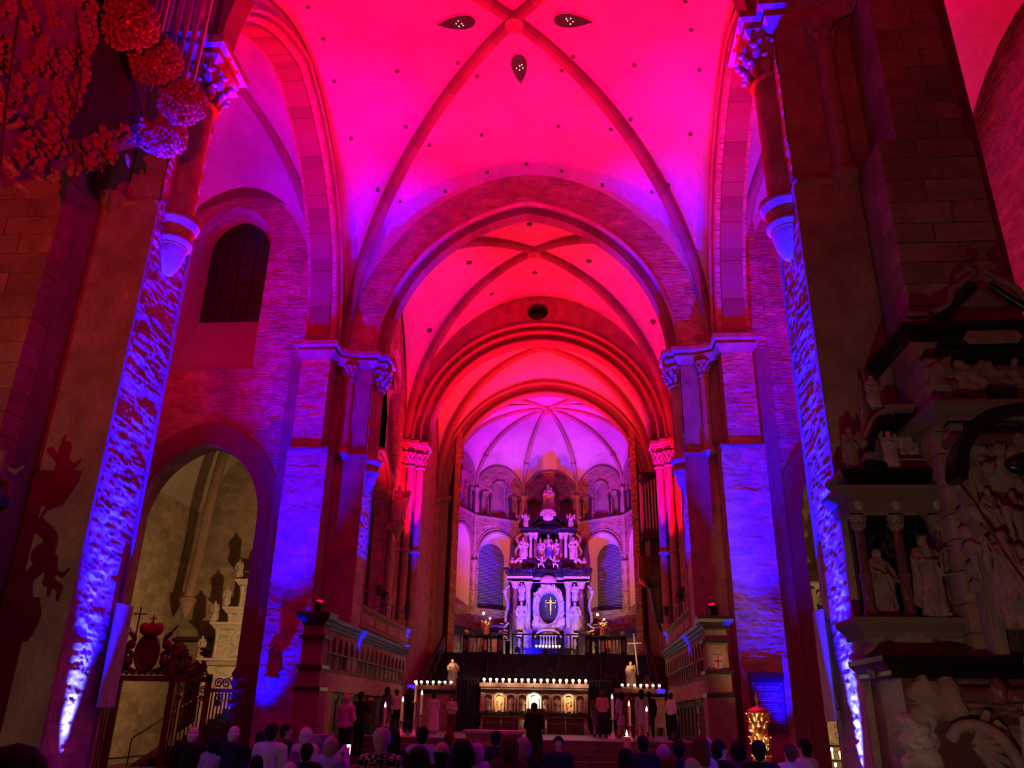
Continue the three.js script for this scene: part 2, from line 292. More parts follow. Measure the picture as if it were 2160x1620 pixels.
function leaves(x, y, z, r, h, n, rows = 2) {              // curled leaves round a capital
  const g = [];
  for (let k = 0; k < rows; k++) for (let i = 0; i < n; i++) {
    const a = ((i + k * 0.5) / n) * 6.283, c = Math.cos(a), s = Math.sin(a), b = y + (k * h) / (rows + 0.4), R = r * (1.05 + 0.2 * k), hh = h / rows * 1.05;
    g.push(put(new THREE.SphereGeometry(1, 7, 5), x + c * (R + r * 0.2), b + hh * 0.62, z + s * (R + r * 0.2), 0, -a, -0.35, [r * 0.2, hh * 0.5, r * 0.34]));
    g.push(ball(x + c * (R + r * 0.52), b + hh, z + s * (R + r * 0.52), r * 0.21, [1, 0.8, 1], 6));
  }
  return g;
}
const console_ = (x, y, z, r) => [lathe(x, y, z, [[0.02, 0], [r * 0.45, 0.04], [r * 0.85, 0.25], [r * 1.05, 0.5], [r * 0.95, 0.56], [r * 1.3, 0.6], [r * 1.34, 0.68], [r * 1.15, 0.72], [r * 1.1, 0.78], [r * 1.55, 1.0], [r * 1.6, 1.12], [r, 1.14]], 18)];
function pier(z0, s, label, near) {
  const p = struct('nave_pier', label);
  const add = (name, g, m) => obj(name, [g].flat(9).map((q) => mirror(clean(q), s)), m, p);
  add('base', [bx(5.44, 8.7, -0.4, 0.03, z0 - 2.4, z0 + 0.12), bx(6.4, 8.0, -0.4, 0.05, z0, z0 + 1.2)], M.stoneB);
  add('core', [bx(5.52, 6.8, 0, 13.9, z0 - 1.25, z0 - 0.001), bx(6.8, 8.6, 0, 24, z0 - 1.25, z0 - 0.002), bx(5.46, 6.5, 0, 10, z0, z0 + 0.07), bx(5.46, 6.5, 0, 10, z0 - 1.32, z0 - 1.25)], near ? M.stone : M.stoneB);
  // projecting pilaster towards the spectators, its lower part broader
  if (near) {                                              // big squared blocks, one by one
    let y = 0; const hs = [];
    while (y < 13.2) { const h = rr(0.3, 0.42); hs.push([y, Math.min(h, 13.3 - y)]); y += h; }
    const wob = add('pilaster_core', [bx(6.8, 7.8, 0, 13.3, z0, z0 + 0.97), bx(6.52, 7.88, 0, 10, z0, z0 + 1.0)], M.stoneB);
    hs.forEach(([yy, h], i) => {
      const wide = yy < 9.9, x0 = wide ? 6.5 : 6.78, x1 = wide ? 7.9 : 7.82, cut = x0 + (x1 - x0) * (i % 2 ? 0.4 : 0.62), ms = [M.stone, M.stoneB, M.stoneC];
      add('stone_block', rbx(x0, cut - 0.006, yy + 0.006, yy + h - 0.006, z0 + 0.6, z0 + 1.02 + rr(0, 0.012), 0.012), ms[(rnd() * 3) | 0]);
      add('stone_block', rbx(cut + 0.006, x1, yy + 0.006, yy + h - 0.006, z0 + 0.6, z0 + 1.02 + rr(0, 0.012), 0.012), ms[(rnd() * 3) | 0]);
    });
  } else {
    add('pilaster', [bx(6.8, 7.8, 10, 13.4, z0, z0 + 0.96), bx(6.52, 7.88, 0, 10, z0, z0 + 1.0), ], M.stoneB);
    add('rubble_face', roughFace(1.04, 3.35, 0.026, 0.05, (u, v, o) => [6.78 + u, 10 + v, z0 + 1.0 + o], 1.3 + s), M.rubbleFine);
    add('rubble_face', [roughFace(1.4, 9.98, 0.026, 0.05, (u, v, o) => [6.5 + u, v, z0 + 1.05 + o], 2.6 + s)], M.rubbleFine);
    add('ledge', bx(6.48, 7.92, 9.93, 10.0, z0, z0 + 1.1), M.stoneB);
  }
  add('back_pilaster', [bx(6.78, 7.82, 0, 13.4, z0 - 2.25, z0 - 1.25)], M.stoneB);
  // nave face in rough stone, lit from below
  add('rubble_face', roughFace(1.25, 13.4, 0.026, 0.055, (u, v, o) => [5.5 - o, v, z0 - u], s + 1), M.rubbleFine);
  add('string_course', molding([[6.5, z0 + 0.07], [5.46, z0 + 0.07]], [[0, 0], [0.06, 0.05], [0.06, 0.1], [0, 0.14]], 9.92), M.stoneC);
  // shafts
  const zc = z0 - 0.62;
  add('half_column', [cyl(5.5, 10.0, zc, 0.29, 0.29, 2.65, 22)], M.stoneC);
  add('console', console_(5.48, 8.9, zc, 0.27), M.stone);
  add('capital', [capital(5.5, 12.6, zc, 0.29, 0.72), leaves(5.5, 12.66, zc, 0.3, 0.6, 10)], M.stone);
  for (const e of [0, 1]) {
    const z = e ? z0 - 1.33 : z0 + 0.08, x = 6.3;
    add('rib_shaft', [cyl(x, 10.2, z, 0.16, 0.16, 2.6, 16), lathe(x, 9.82, z, [[0.02, 0], [0.14, 0.05], [0.24, 0.2], [0.26, 0.27], [0.19, 0.32], [0.17, 0.4]])], M.stoneC);
    add('rib_capital', [capital(x, 12.75, z, 0.16, 0.58), leaves(x, 12.85, z, 0.17, 0.42, 8)], M.stone);
  }
  add('cornice', molding(pierPath(z0), CORN, 13.3), M.stoneC);
  return p;
}
for (const s of [-1, 1]) {
  pier(-11.45, s, s < 0 ? 'near pier with the organ case above it' : 'near pier with the carved monument on its front', true);
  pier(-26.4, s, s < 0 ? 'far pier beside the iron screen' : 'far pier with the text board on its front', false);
}

// ---- transverse arches across the nave
const outerArch = pointed(5.5, 6.5, 22);
function crossArch(z0, label) {
  const p = struct('cross_arch', label);
  const notch = outerArch.map(([x, y]) => [x, y + 13.88]);
  obj('spandrel_wall', put(wall([[-8.6, 13.88], ...notch, [8.6, 13.88], [8.6, 24.6], [-8.6, 24.6]], [], 1.25), 0, 0, z0 - 1.25), M.rubble, p);
  const at = (x, y, d) => [x, 13.88 + y, z0 - d], n = outerArch.length - 1;
  for (let k = 0; k < n; k += 2) obj('arch_stone', archSweep(outerArch, rect(-0.3, 0.02, 0.36, 0.9), at, true, k, Math.min(k + 2, n)), [M.stoneC, M.stone, M.stoneB][(k / 2) % 3], p);
  obj('arch_roll', [archSweep(outerArch, roll(0.05, -0.02, 0.03), at, true, 0, n, true), archSweep(outerArch, roll(0.05, 1.25, 0.03), at, true, 0, n, true)], M.stoneC, p);
  return p;
}
crossArch(-11.45, 'nearest arch across the nave above the two near piers');
crossArch(-26.4, 'broad pointed arch across the nave between the two far piers');

// ---- longitudinal arches between the piers
const bayArch = pointed(5.85, 7.15, 22);
for (const s of [-1, 1]) for (const [zc, show] of [[-19.55, true], [-4.0, false]]) {
  const p = struct('side_arch', `${s < 0 ? 'left' : 'right'} side arch of the ${show ? 'lit bay between the piers' : 'bay over the spectators'}`);
  const hw = show ? 5.85 : 6.45, curve = show ? bayArch : pointed(hw, 7.15, 22), at = (x, y, d) => [s * (6.78 + d), 13.88 + y, zc + x];
  const g = wall([[-hw - 1.2, 13.88], ...curve.map(([x, y]) => [x, y + 13.88]), [hw + 1.2, 13.88], [hw + 1.2, 24.6], [-hw - 1.2, 24.6]], [], 1.04);
  const h = clean(g); h.applyMatrix4(new THREE.Matrix4().set(0, 0, s, s * 6.78, 0, 1, 0, 0, 1, 0, 0, zc, 0, 0, 0, 1));
  h.computeVertexNormals();
  obj('spandrel_wall', h, M.rubble, p).geometry = boxUV(h);
  const n = curve.length - 1;
  if (show) {
    for (let k = 0; k < n; k++) obj('arch_stone', archSweep(curve, rect(-0.1 - 0.008 * ((k * 7) % 3), 0.02, 0.16, 0.9), (x, y, d) => at(x, y, d), true, k, k + 1), [M.stone, M.stoneC, M.stoneB, M.stone][(k * 5) % 4], p);
    obj('arch_roll', [archSweep(curve, roll(0.09, 0.02, 0.1), at, true, 0, n, true), archSweep(curve, roll(0.06, -0.14, 0.26), at, true, 0, n, true)], M.stoneC, p);
  }
}

// ---- ribbed vaults: four webs between diagonal ribs
const vaultParts = [];
function vault(zc, a, b, ySpring, yTop, ySide, yEnd, label, ribR, opts = {}) {
  const p = struct('vault', label), H = yTop - ySpring;
  const rib = (v) => ySpring + H * Math.sqrt(Math.max(0, 1 - v * v));
  const web = (v, t, yEdge) => { const r = rib(v), top = lerp(yTop, yEdge, v * v), e = Math.max(0, 1 - Math.abs(t)); const q = Math.pow(1 - Math.pow(1 - e, 1.9), 0.62); return r + (top - r) * q; };
  const N = 22, K = 28;
  for (let k = 0; k < 4; k++) {
    const rows = [];
    for (let i = 0; i <= N; i++) { const v = Math.sin((i / N) * Math.PI / 2), r = []; for (let j = 0; j <= K; j++) { const t = Math.sin(((j / K) * 2 - 1) * Math.PI / 2), y = web(Math.max(v, 1e-3), t, k < 2 ? yEnd[k] : ySide); r.push(k === 0 ? [a * v * t, y, zc - b * v] : k === 1 ? [a * v * t, y, zc + b * v] : k === 2 ? [-a * v, y, zc + b * v * t] : [a * v, y, zc + b * v * t]); } rows.push(r); }
    obj('vault_web', surf(rows), opts.webMat ?? M.plaster, p).geometry = boxUV(clean(surf(rows)));
  }
  const sec = [[0.0, -ribR * 0.9], [-ribR * 0.7, -ribR * 0.9], [-ribR * 1.25, -ribR * 0.55], [-ribR * 1.5, 0], [-ribR * 1.25, ribR * 0.55], [-ribR * 0.7, ribR * 0.9], [0.12, ribR * 0.9], [0.12, -ribR * 0.9]];
  for (const [sx, sz] of [[1, 1], [1, -1], [-1, 1], [-1, -1]]) {
    const L = Math.hypot(a, b), n = opts.ribStones ?? 18, curve = [];
    for (let i = 0; i <= n * 2; i++) { const t = (i / (n * 2)) * Math.PI / 2 * 0.985; curve.push([L * Math.cos(t), ySpring + H * Math.sin(t)]); }
    const ux = (sx * a) / L, uz = (sz * b) / L, at = (x, y, d) => [ux * x - uz * d, y, zc + uz * x + ux * d];
    const c2 = curve.map(([x, y]) => [-x, y]), at2 = (x, y, d) => at(-x, y, d);
    if (opts.plainRibs) obj('rib', archSweep(c2, sec, at2), M.stoneC, p);
    else for (let k = 0; k < n; k++) obj('rib_stone', archSweep(c2, sec.map(([r, d]) => [r - 0.006 * ((k * 3) % 2), d]), at2, true, k * 2, k * 2 + 2), [M.stoneC, M.stone, M.stoneB][(k * 7) % 3], p);
  }
  obj('keystone', [cyl(0, yTop - ribR * 1.6, zc, ribR * 1.5, ribR * 1.5, ribR * 1.5, 20)], M.stoneC, p);
  return { p, y: (x, z) => { const u = x / a, v = (z - zc) / b, m = Math.max(Math.abs(u), Math.abs(v), 1e-3); return Math.abs(v) >= Math.abs(u) ? web(m, u / m, yEnd[v < 0 ? 0 : 1]) : web(m, v / m, ySide); } };
}
const V1 = vault(-19.55, 6.7, 6.88, 13.9, 22.65, 21.6, [21.65, 21.65], 'plastered rib vault over the bay between the four piers', 0.2);
const V2 = vault(-32.35, 6.5, 4.75, 14.0, 21.9, 20.6, [22.0, 21.6], 'plastered rib vault over the choir with a bossed keystone', 0.19, { ribStones: 14 });
const V3v = vault(-41.9, 6.3, 3.6, 14.3, 21.4, 20.2, [20.9, 21.2], 'plastered rib vault between the round arches of the choir', 0.19, { plainRibs: true });

// ---- triumphal arch into the sanctuary: round, in stepped orders, with a round opening above
{
  const z0 = -37.0, p = struct('chancel_arch', 'round arch in stepped orders with a dark round opening above it'), at = (x, y, d) => [x, 14.25 + y, z0 - d];
  const hole = pointed(6.1, 6.1, 18).map(([x, y]) => [x, y + 14.25]), oc = Array.from({ length: 28 }, (_, i) => [-0.05 + 0.56 * Math.cos(i / 28 * 6.283), 21.15 + 0.58 * Math.sin(i / 28 * 6.283)]);
  obj('spandrel_wall', put(wall([[-9, 14.25], ...hole, [9, 14.25], [9, 24.6], [-9, 24.6]], [oc], 1.3), 0, 0, z0 - 1.3), M.stoneB, p);
  const o2 = oc.map(([x, y]) => [-0.05 + (x + 0.05) * 1.75, 21.15 + (y - 21.15) * 1.12]);
  obj('opening_rim', [quads([oc.map(([x, y]) => [x, y, z0 - 0.35]), o2.map(([x, y]) => [x, y, z0 + 0.02])].map((r) => r), false, true), tube(oc.map(([x, y]) => [x, y, z0 - 0.33]), 0.05, 40, 6, true)], M.stoneB, p);
  obj('dark_opening_disc', put(new THREE.CylinderGeometry(0.9, 0.9, 0.05, 28), -0.05, 21.15, z0 - 0.95, Math.PI / 2), M.lead, p);  // near-black disc stands for the unlit hollow of the round opening
  const c1 = pointed(6.1, 6.1, 26), n = c1.length - 1;
  const ring = (name, sec, m, sm) => obj(name, archSweep(c1, sec, at, true, 0, n, sm), m, p);
  ring('arch_order', rect(-0.28, 0.02, 0.3, 1.3), M.stoneC); ring('arch_order', rect(-0.62, -0.26, 0.72, 1.5), M.stone);
  ring('arch_roll', roll(0.07, 0.0, 0.05), M.stoneC, true); ring('arch_roll', roll(0.09, 0.28, -0.26), M.stoneC, true); ring('arch_roll', roll(0.09, 0.68, -0.58), M.stoneC, true);
  for (const s of [-1, 1]) {                              // clustered shafts below
    const q = struct('chancel_pier', `${s < 0 ? 'left' : 'right'} cluster of tall shafts under the round arch`), add = (name, g, m) => obj(name, [g].flat(9).map((h) => mirror(clean(h), s)), m, q);
    add('base', [bx(5.44, 8.7, -0.4, 0.03, z0 - 2.4, z0 + 0.12), bx(6.4, 8.0, -0.4, 0.05, z0, z0 + 1.2)], M.stoneB);
  add('core', [bx(6.45, 9, 0, 14.3, z0 - 1.6, z0 - 0.5), bx(6.0, 6.8, 0, 14.3, z0 - 1.5, z0 - 0.9)], M.stoneB);
    for (const [x, z, r] of [[6.62, z0 - 0.25, 0.17], [6.22, z0 - 0.42, 0.17], [5.82, z0 - 0.8, 0.19]]) {
      add('shaft', [cyl(x, 5.4, z, r, r, 3.4, 14), cyl(x, 8.9, z, r * 0.98, r * 0.98, 4.1, 14)], M.stoneC);
      add('shaft_ring', lathe(x, 8.72, z, [[r, 0], [r * 1.35, 0.04], [r * 1.45, 0.1], [r * 1.3, 0.16], [r, 0.2]], 16), M.stone);
      add('capital', [capital(x, 12.85, z, r, 0.72), leaves(x, 12.95, z, r, 0.55, 8)], M.stone);
      add('base', console_(x, 4.55, z, r), M.stone);
    }
    add('cornice', molding([[9, z0 - 0.1], [6.75, z0 - 0.1], [6.45, z0 - 0.1], [6.45, z0 - 0.3], [6.05, z0 - 0.3], [6.05, z0 - 0.62], [5.65, z0 - 0.62], [5.65, z0 - 1.5]], [[0, 0], [0.1, 0.12], [0.1, 0.2], [0.16, 0.24], [0.16, 0.33], [0.24, 0.38], [0.24, 0.55], [0, 0.56]], 13.6), M.stoneC);
  }
}
// ---- inner arch before the apse
{
  const z0 = -45.5, p = struct('apse_arch', 'inner round arch framing the apse'), at = (x, y, d) => [x, 14.35 + y, z0 - d], c1 = pointed(6.15, 6.3, 26), n = c1.length - 1;
  obj('spandrel_wall', put(wall([[-9, 3], [-6.15, 3], ...c1.map(([x, y]) => [x, y + 14.35]), [6.15, 3], [9, 3], [9, 24.6], [-9, 24.6]], [], 0.9), 0, 0, z0 - 0.9), M.stoneC, p);
  obj('arch_order', archSweep(stilt(c1, 10), rect(-0.5, 0.02, 0.35, 1.1), at), M.stone, p);
  obj('arch_roll', archSweep(c1, roll(0.09, 0.0, 0.0), at, true, 0, n, true), M.stoneC, p);
  obj('arch_roll', archSweep(c1, roll(0.09, 0.34, -0.5), at, true, 0, n, true), M.stoneC, p);
  for (const s of [-1, 1]) obj('impost', mirror(clean(molding([[7.5, z0 + 0.02], [6.15, z0 + 0.02], [6.15, z0 - 0.33], [5.6, z0 - 0.33], [5.6, z0 - 1.1]], [[0, 0], [0.14, 0.2], [0.14, 0.4], [0, 0.42]], 13.2)), s), M.stoneC, p);
}
// ---- choir side walls with tall arches, and the sanctuary sides
for (const s of [-1, 1]) {
  const w = struct(s < 0 ? 'wall_choir_left' : 'wall_choir_right', `${s < 0 ? 'left' : 'right'} choir wall with a tall arch and a gallery opening`);
  // bay between far pier and the round arch: arch below, paired gallery opening above
  const g = wall([[-37.2, 4.3], [-28.6, 4.3], [-28.6, 24.6], [-37.2, 24.6]], [archHole(-33, 4.35, 2.7, 9.2, 3.2), archHole(-34.6, 12.0, 1.15, 16.3, 1.6), archHole(-31.2, 12.0, 1.15, 16.3, 1.6)], 0.8);
  const h = clean(g); h.applyMatrix4(new THREE.Matrix4().set(0, 0, s, s * 6.6, 0, 1, 0, 0, 1, 0, 0, 0, 0, 0, 0, 1)); h.computeVertexNormals(); boxUV(h);
  obj('masonry', h, M.rubble, w);
  for (const zc of [-34.6, -31.2]) {
    const gx = s * 6.95;
    obj('gallery_column', [cyl(gx, 12.1, zc, 0.12, 0.12, 3.3, 12), lathe(gx, 15.3, zc, [[0.12, 0], [0.15, 0.05], [0.14, 0.1], [0.26, 0.4], [0.3, 0.42], [0.3, 0.55], [0.1, 0.56]]), lathe(gx, 14.0, zc, [[0.12, 0], [0.17, 0.04], [0.12, 0.08]]), ball(gx, 13.9, zc + 0.5, 0.06), ], M.stoneC, w);
    obj('gallery_arch', [-1, 1].map((q) => archSweep(pointed(0.55, 0.7, 8), rect(0, 0.35, -0.2, 0.2), (x, y, d) => [gx + d, 15.85 + y, zc + q * 0.58 + x])), M.stoneC, w);
  }
  obj('gallery_back_wall', bx(s * 8.6, s * 8.7, 11, 19, -37, -28.6), M.rubble, w);
  obj('arch_frame', archSweep(stilt(pointed(2.7, 3.2, 16), 4.9), roll(0.12, 0, -0.05), (x, y, d) => [s * (6.58 + d), 9.2 + y, -33 + x], true), M.stoneC, w);
  obj('aisle_back', bx(s * 8.5, s * 8.65, 3, 13, -38, -28), M.rubble, w);
  const v = struct(s < 0 ? 'wall_sanctuary_left' : 'wall_sanctuary_right', `${s < 0 ? 'left' : 'right'} plain side wall of the sanctuary`, [bx(s * 6.35, s * 7.2, 1, 24, -45.6, -38.2)], M.stoneC);
}
// ---- apse: ten-sided half round, three levels, with ribbed half dome
const APZ = -49.5, APR = 6.2, APO = APR * Math.cos(Math.PI / 10), FH = APR * Math.sin(Math.PI / 10);
const apsePt = (ang, x, y, out = 0) => { const c = Math.cos(ang), s = Math.sin(ang), r = APO + out; return [r * s + x * c, y, APZ - r * c + x * s]; };
{
  const p = struct('apse', 'brick apse with round-headed windows, a small gallery and a ribbed half dome');
  const SP = 16.0, RISE = FH;
  for (const k of [-3, -2, -1, 0, 1, 2, 3]) {
    const ang = k * Math.PI / 5, big = Math.abs(k) === 1 || Math.abs(k) === 2, holes = [];
    const toW = (x, y, d) => apsePt(ang, x, y, d);
    const outline = [[-FH - 0.12, 1], [FH + 0.12, 1], [FH + 0.12, SP + RISE + 0.5], [-FH - 0.12, SP + RISE + 0.5]];
    if (big) holes.push(archHole(0, 8.2, 1.5, 11.7, 1.55, 12));
    holes.push(archHole(0, 14.3, 0.62, 16.2, 0.62, 8));
    for (const q of [-1, 1]) holes.push(archHole(q * 1.17, 14.35, 0.27, 15.6, 0.27, 6));
    const g = clean(wall(outline, holes, 0.35)), a = g.attributes.position.array;
    for (let i = 0; i < a.length; i += 3) { const w = toW(a[i], a[i + 1], a[i + 2]); a[i] = w[0]; a[i + 1] = w[1]; a[i + 2] = w[2]; }
    g.computeVertexNormals();
    obj('wall_facet', g, M.brick, p).geometry = boxUV(g);
    // gallery: back wall, dwarf columns, sill
    obj('gallery_back', quads([[-FH, FH].map((x) => toW(x, 14.1, 0.36)), [-FH, FH].map((x) => toW(x, 17.2, 0.36))]), M.brick, p);
    obj('niche_recess', quads(archHole(0, 14.3, 0.62, 16.2, 0.62, 8).map(([x, y]) => [toW(x, y, 0.3), toW(x * 0.8, y, 1.1)])), M.plaster, p);
    obj('niche_back', quads([[-0.62, 0.62].map((x) => toW(x, 14.2, 1.12)), [-0.62, 0.62].map((x) => toW(x, 17, 1.12))]), M.plaster, p);
    for (const x of [-0.78, 0.78, -1.52, 1.52]) obj('dwarf_column', [0, 1].map((i) => { const w = toW(x, 0, -0.06); return i ? lathe(w[0], 14.3, w[2], [[0.09, 0], [0.07, 0.08], [0.065, 1.1], [0.09, 1.15], [0.13, 1.35], [0.14, 1.42]], 10) : bx(w[0] - 0.11, w[0] + 0.11, 14.2, 14.3, w[2] - 0.11, w[2] + 0.11); }), M.ironBlack, p);
    obj('niche_arch', archSweep(pointed(0.66, 0.66, 10), roll(0.07), (x, y, d) => toW(x, 16.2 + y, d - 0.04), true, 0, 20, true), M.stone, p);
    for (const q of [-1, 1]) obj('side_arch', archSweep(pointed(0.3, 0.3, 6), roll(0.055), (x, y, d) => toW(x + q * 1.17, 15.68 + y, d - 0.04), true, 0, 12, true), M.stone, p);
    obj('gallery_sill', [archSweep([[-FH, 0], [FH, 0]], [[0, -0.16], [0.1, -0.16], [0.16, -0.08], [0.16, 0.2], [0, 0.2]], (x, y, d) => toW(x, 14.12 + y, d))], M.stone, p);
    obj('lunette_arch', archSweep(pointed(RISE - 0.06, RISE - 0.06, 14), roll(0.1, -0.05), (x, y, d) => toW(x, SP + y, d), true, 0, 28, true), M.stone, p);
    if (big) {                                            // great window: splayed reveal, tooth moulding, dark leaded lights with slats
      const o = [[-1.5, 8.2], ...pointed(1.5, 1.55, 12).map(([x, y]) => [x, 11.7 + y]), [1.5, 8.2]], i = [[-1.02, 8.3], ...pointed(1.02, 1.05, 12).map(([x, y]) => [x, 11.6 + y]), [1.02, 8.3]];
      obj('window_splay', quads([o.map(([x, y]) => toW(x, y, 0.02)), i.map(([x, y]) => toW(x, y, 0.95))]), M.plaster, p);
      obj('window_sill', quads([[-1.5, 1.5].map((x) => toW(x, 8.2, 0.02)), [-1.02, 1.02].map((x) => toW(x, 8.3, 0.95))]), M.plaster, p);
      obj('arch_roll', archSweep(pointed(1.56, 1.6, 14), roll(0.08, -0.05), (x, y, d) => toW(x, 11.7 + y, d), true, 0, 28, true), M.stone, p);
      const cv = pointed(1.74, 1.8, 15);
      obj('bead_moulding', cv.map(([x, y]) => { const w = toW(x, 11.7 + y, -0.03); return ball(w[0], w[1], w[2], 0.07, [1, 1, 1], 6); }), M.stone, p).userData.kind = 'stuff';
      obj('leaded_glass', quads([[-1.1, 1.1].map((x) => toW(x, 8.2, 1.02)), [-1.1, 1.1].map((x) => toW(x, 12.8, 1.02))]), M.lead, p);
      for (const x of [-1.0, -0.34, 0.34, 1.0]) obj('window_bar', [rod(toW(x, 8.3, 0.97), toW(x, Math.abs(x) > 0.9 ? 11.7 : 12.6, 0.97), 0.045, 6)], M.iron, p);
      const sl = []; for (let r = 0; r < 44; r++) { const y = 8.4 + r * 0.097, hw = y < 11.6 ? 1.0 : Math.sqrt(Math.max(0.02, 1.04 - (y - 11.6) ** 2)); sl.push(archSweep([[-hw, 0], [hw, 0]], rect(-0.02, 0.03, -0.05, 0.03), (x, yy, d) => toW(x, y + yy, 0.96 + d))); }
      obj('window_slat', sl, mat('dull slat', [0.2, 0.2, 0.24], null, 1, null, 0, 0.6), p).userData.kind = 'stuff';
    }
    // rib shaft at the corner, with a bracket half way
    const cx = (ang + Math.PI / 10), w = [APR * 0.985 * Math.sin(cx), APZ - APR * 0.985 * Math.cos(cx)];
    if (k < 3) {
      obj('corner_shaft', [cyl(w[0], 10.9, w[1], 0.1, 0.1, 3.3, 10), cyl(w[0], 14.4, w[1], 0.1, 0.1, 1.5, 10), cyl(w[0], 9.2, w[1], 0.13, 0.13, 1.7, 10)], M.stone, p);
      obj('corner_capital', [lathe(w[0], 15.7, w[1], [[0.1, 0], [0.2, 0.3], [0.22, 0.42], [0.1, 0.44]]), lathe(w[0], 10.75, w[1], [[0.13, 0], [0.26, 0.3], [0.28, 0.45], [0.1, 0.5]]), lathe(w[0], 8.5, w[1], [[0.02, 0], [0.2, 0.4], [0.24, 0.7], [0.13, 0.75]])], M.stone, p);
    }
    // half-dome web
    const top = [0, 20.5, APZ], rows = [];
    for (let i = 0; i <= 14; i++) { const r = []; for (let j = 0; j <= 16; j++) { const x = -FH + (2 * FH * j) / 16, A = toW(x, SP + Math.sqrt(Math.max(0, RISE * RISE - x * x)), 0.0), t = (i / 14) * Math.PI / 2, f = 1 - Math.cos(t); r.push([lerp(A[0], top[0], f), A[1] + (top[1] - A[1]) * Math.sin(t), lerp(A[2], top[2], f)]); } rows.push(r); }
    obj('dome_web', surf(rows), M.plaster, p).geometry = boxUV(clean(surf(rows)));
    if (k < 3) {
      const A = toW(FH, SP, 0), c = []; for (let i = 0; i <= 20; i++) { const t = (i / 20) * Math.PI / 2 * 0.97, f = 1 - Math.cos(t); c.push([lerp(A[0], top[0], f), SP + (top[1] - SP) * Math.sin(t) - 0.06, lerp(A[2], top[2], f)]); }
      obj('dome_rib', tube(c, 0.13, 40, 8), M.stone, p);
      const rg = [0.55, 0.62].map((f) => c[Math.round(f * 12)]); obj('rib_ring', rg.map((q) => ball(q[0], q[1], q[2], 0.19, [1, 0.5, 1])), M.stone, p);
    }
  }
  { const c1 = pointed(6.05, 6.15, 16), rows = []; for (let i = 0; i <= 10; i++) { const t = (i / 10) * Math.PI / 2, f = 1 - Math.cos(t); rows.push(c1.map(([x, y]) => [lerp(x, 0, f), (14.35 + y) + (20.5 - 14.35 - y) * Math.sin(t), lerp(-46.2, APZ, f)])); } obj('dome_web', surf(rows), M.plaster, p).geometry = boxUV(clean(surf(rows)));
    for (const s of [-1, 1]) { const c = []; for (let i = 0; i <= 12; i++) { const f = i / 12; c.push([s * 2.6 * (1 - f), 20.45 - 0.62 * (1 - f) ** 2, lerp(-46.2, APZ, f)]); } obj('dome_rib', tube(c, 0.13, 24, 8), M.stone, p); } }
  obj('dome_boss', cyl(0, 20.1, APZ, 0.3, 0.34, 0.35), M.stone, p);
}
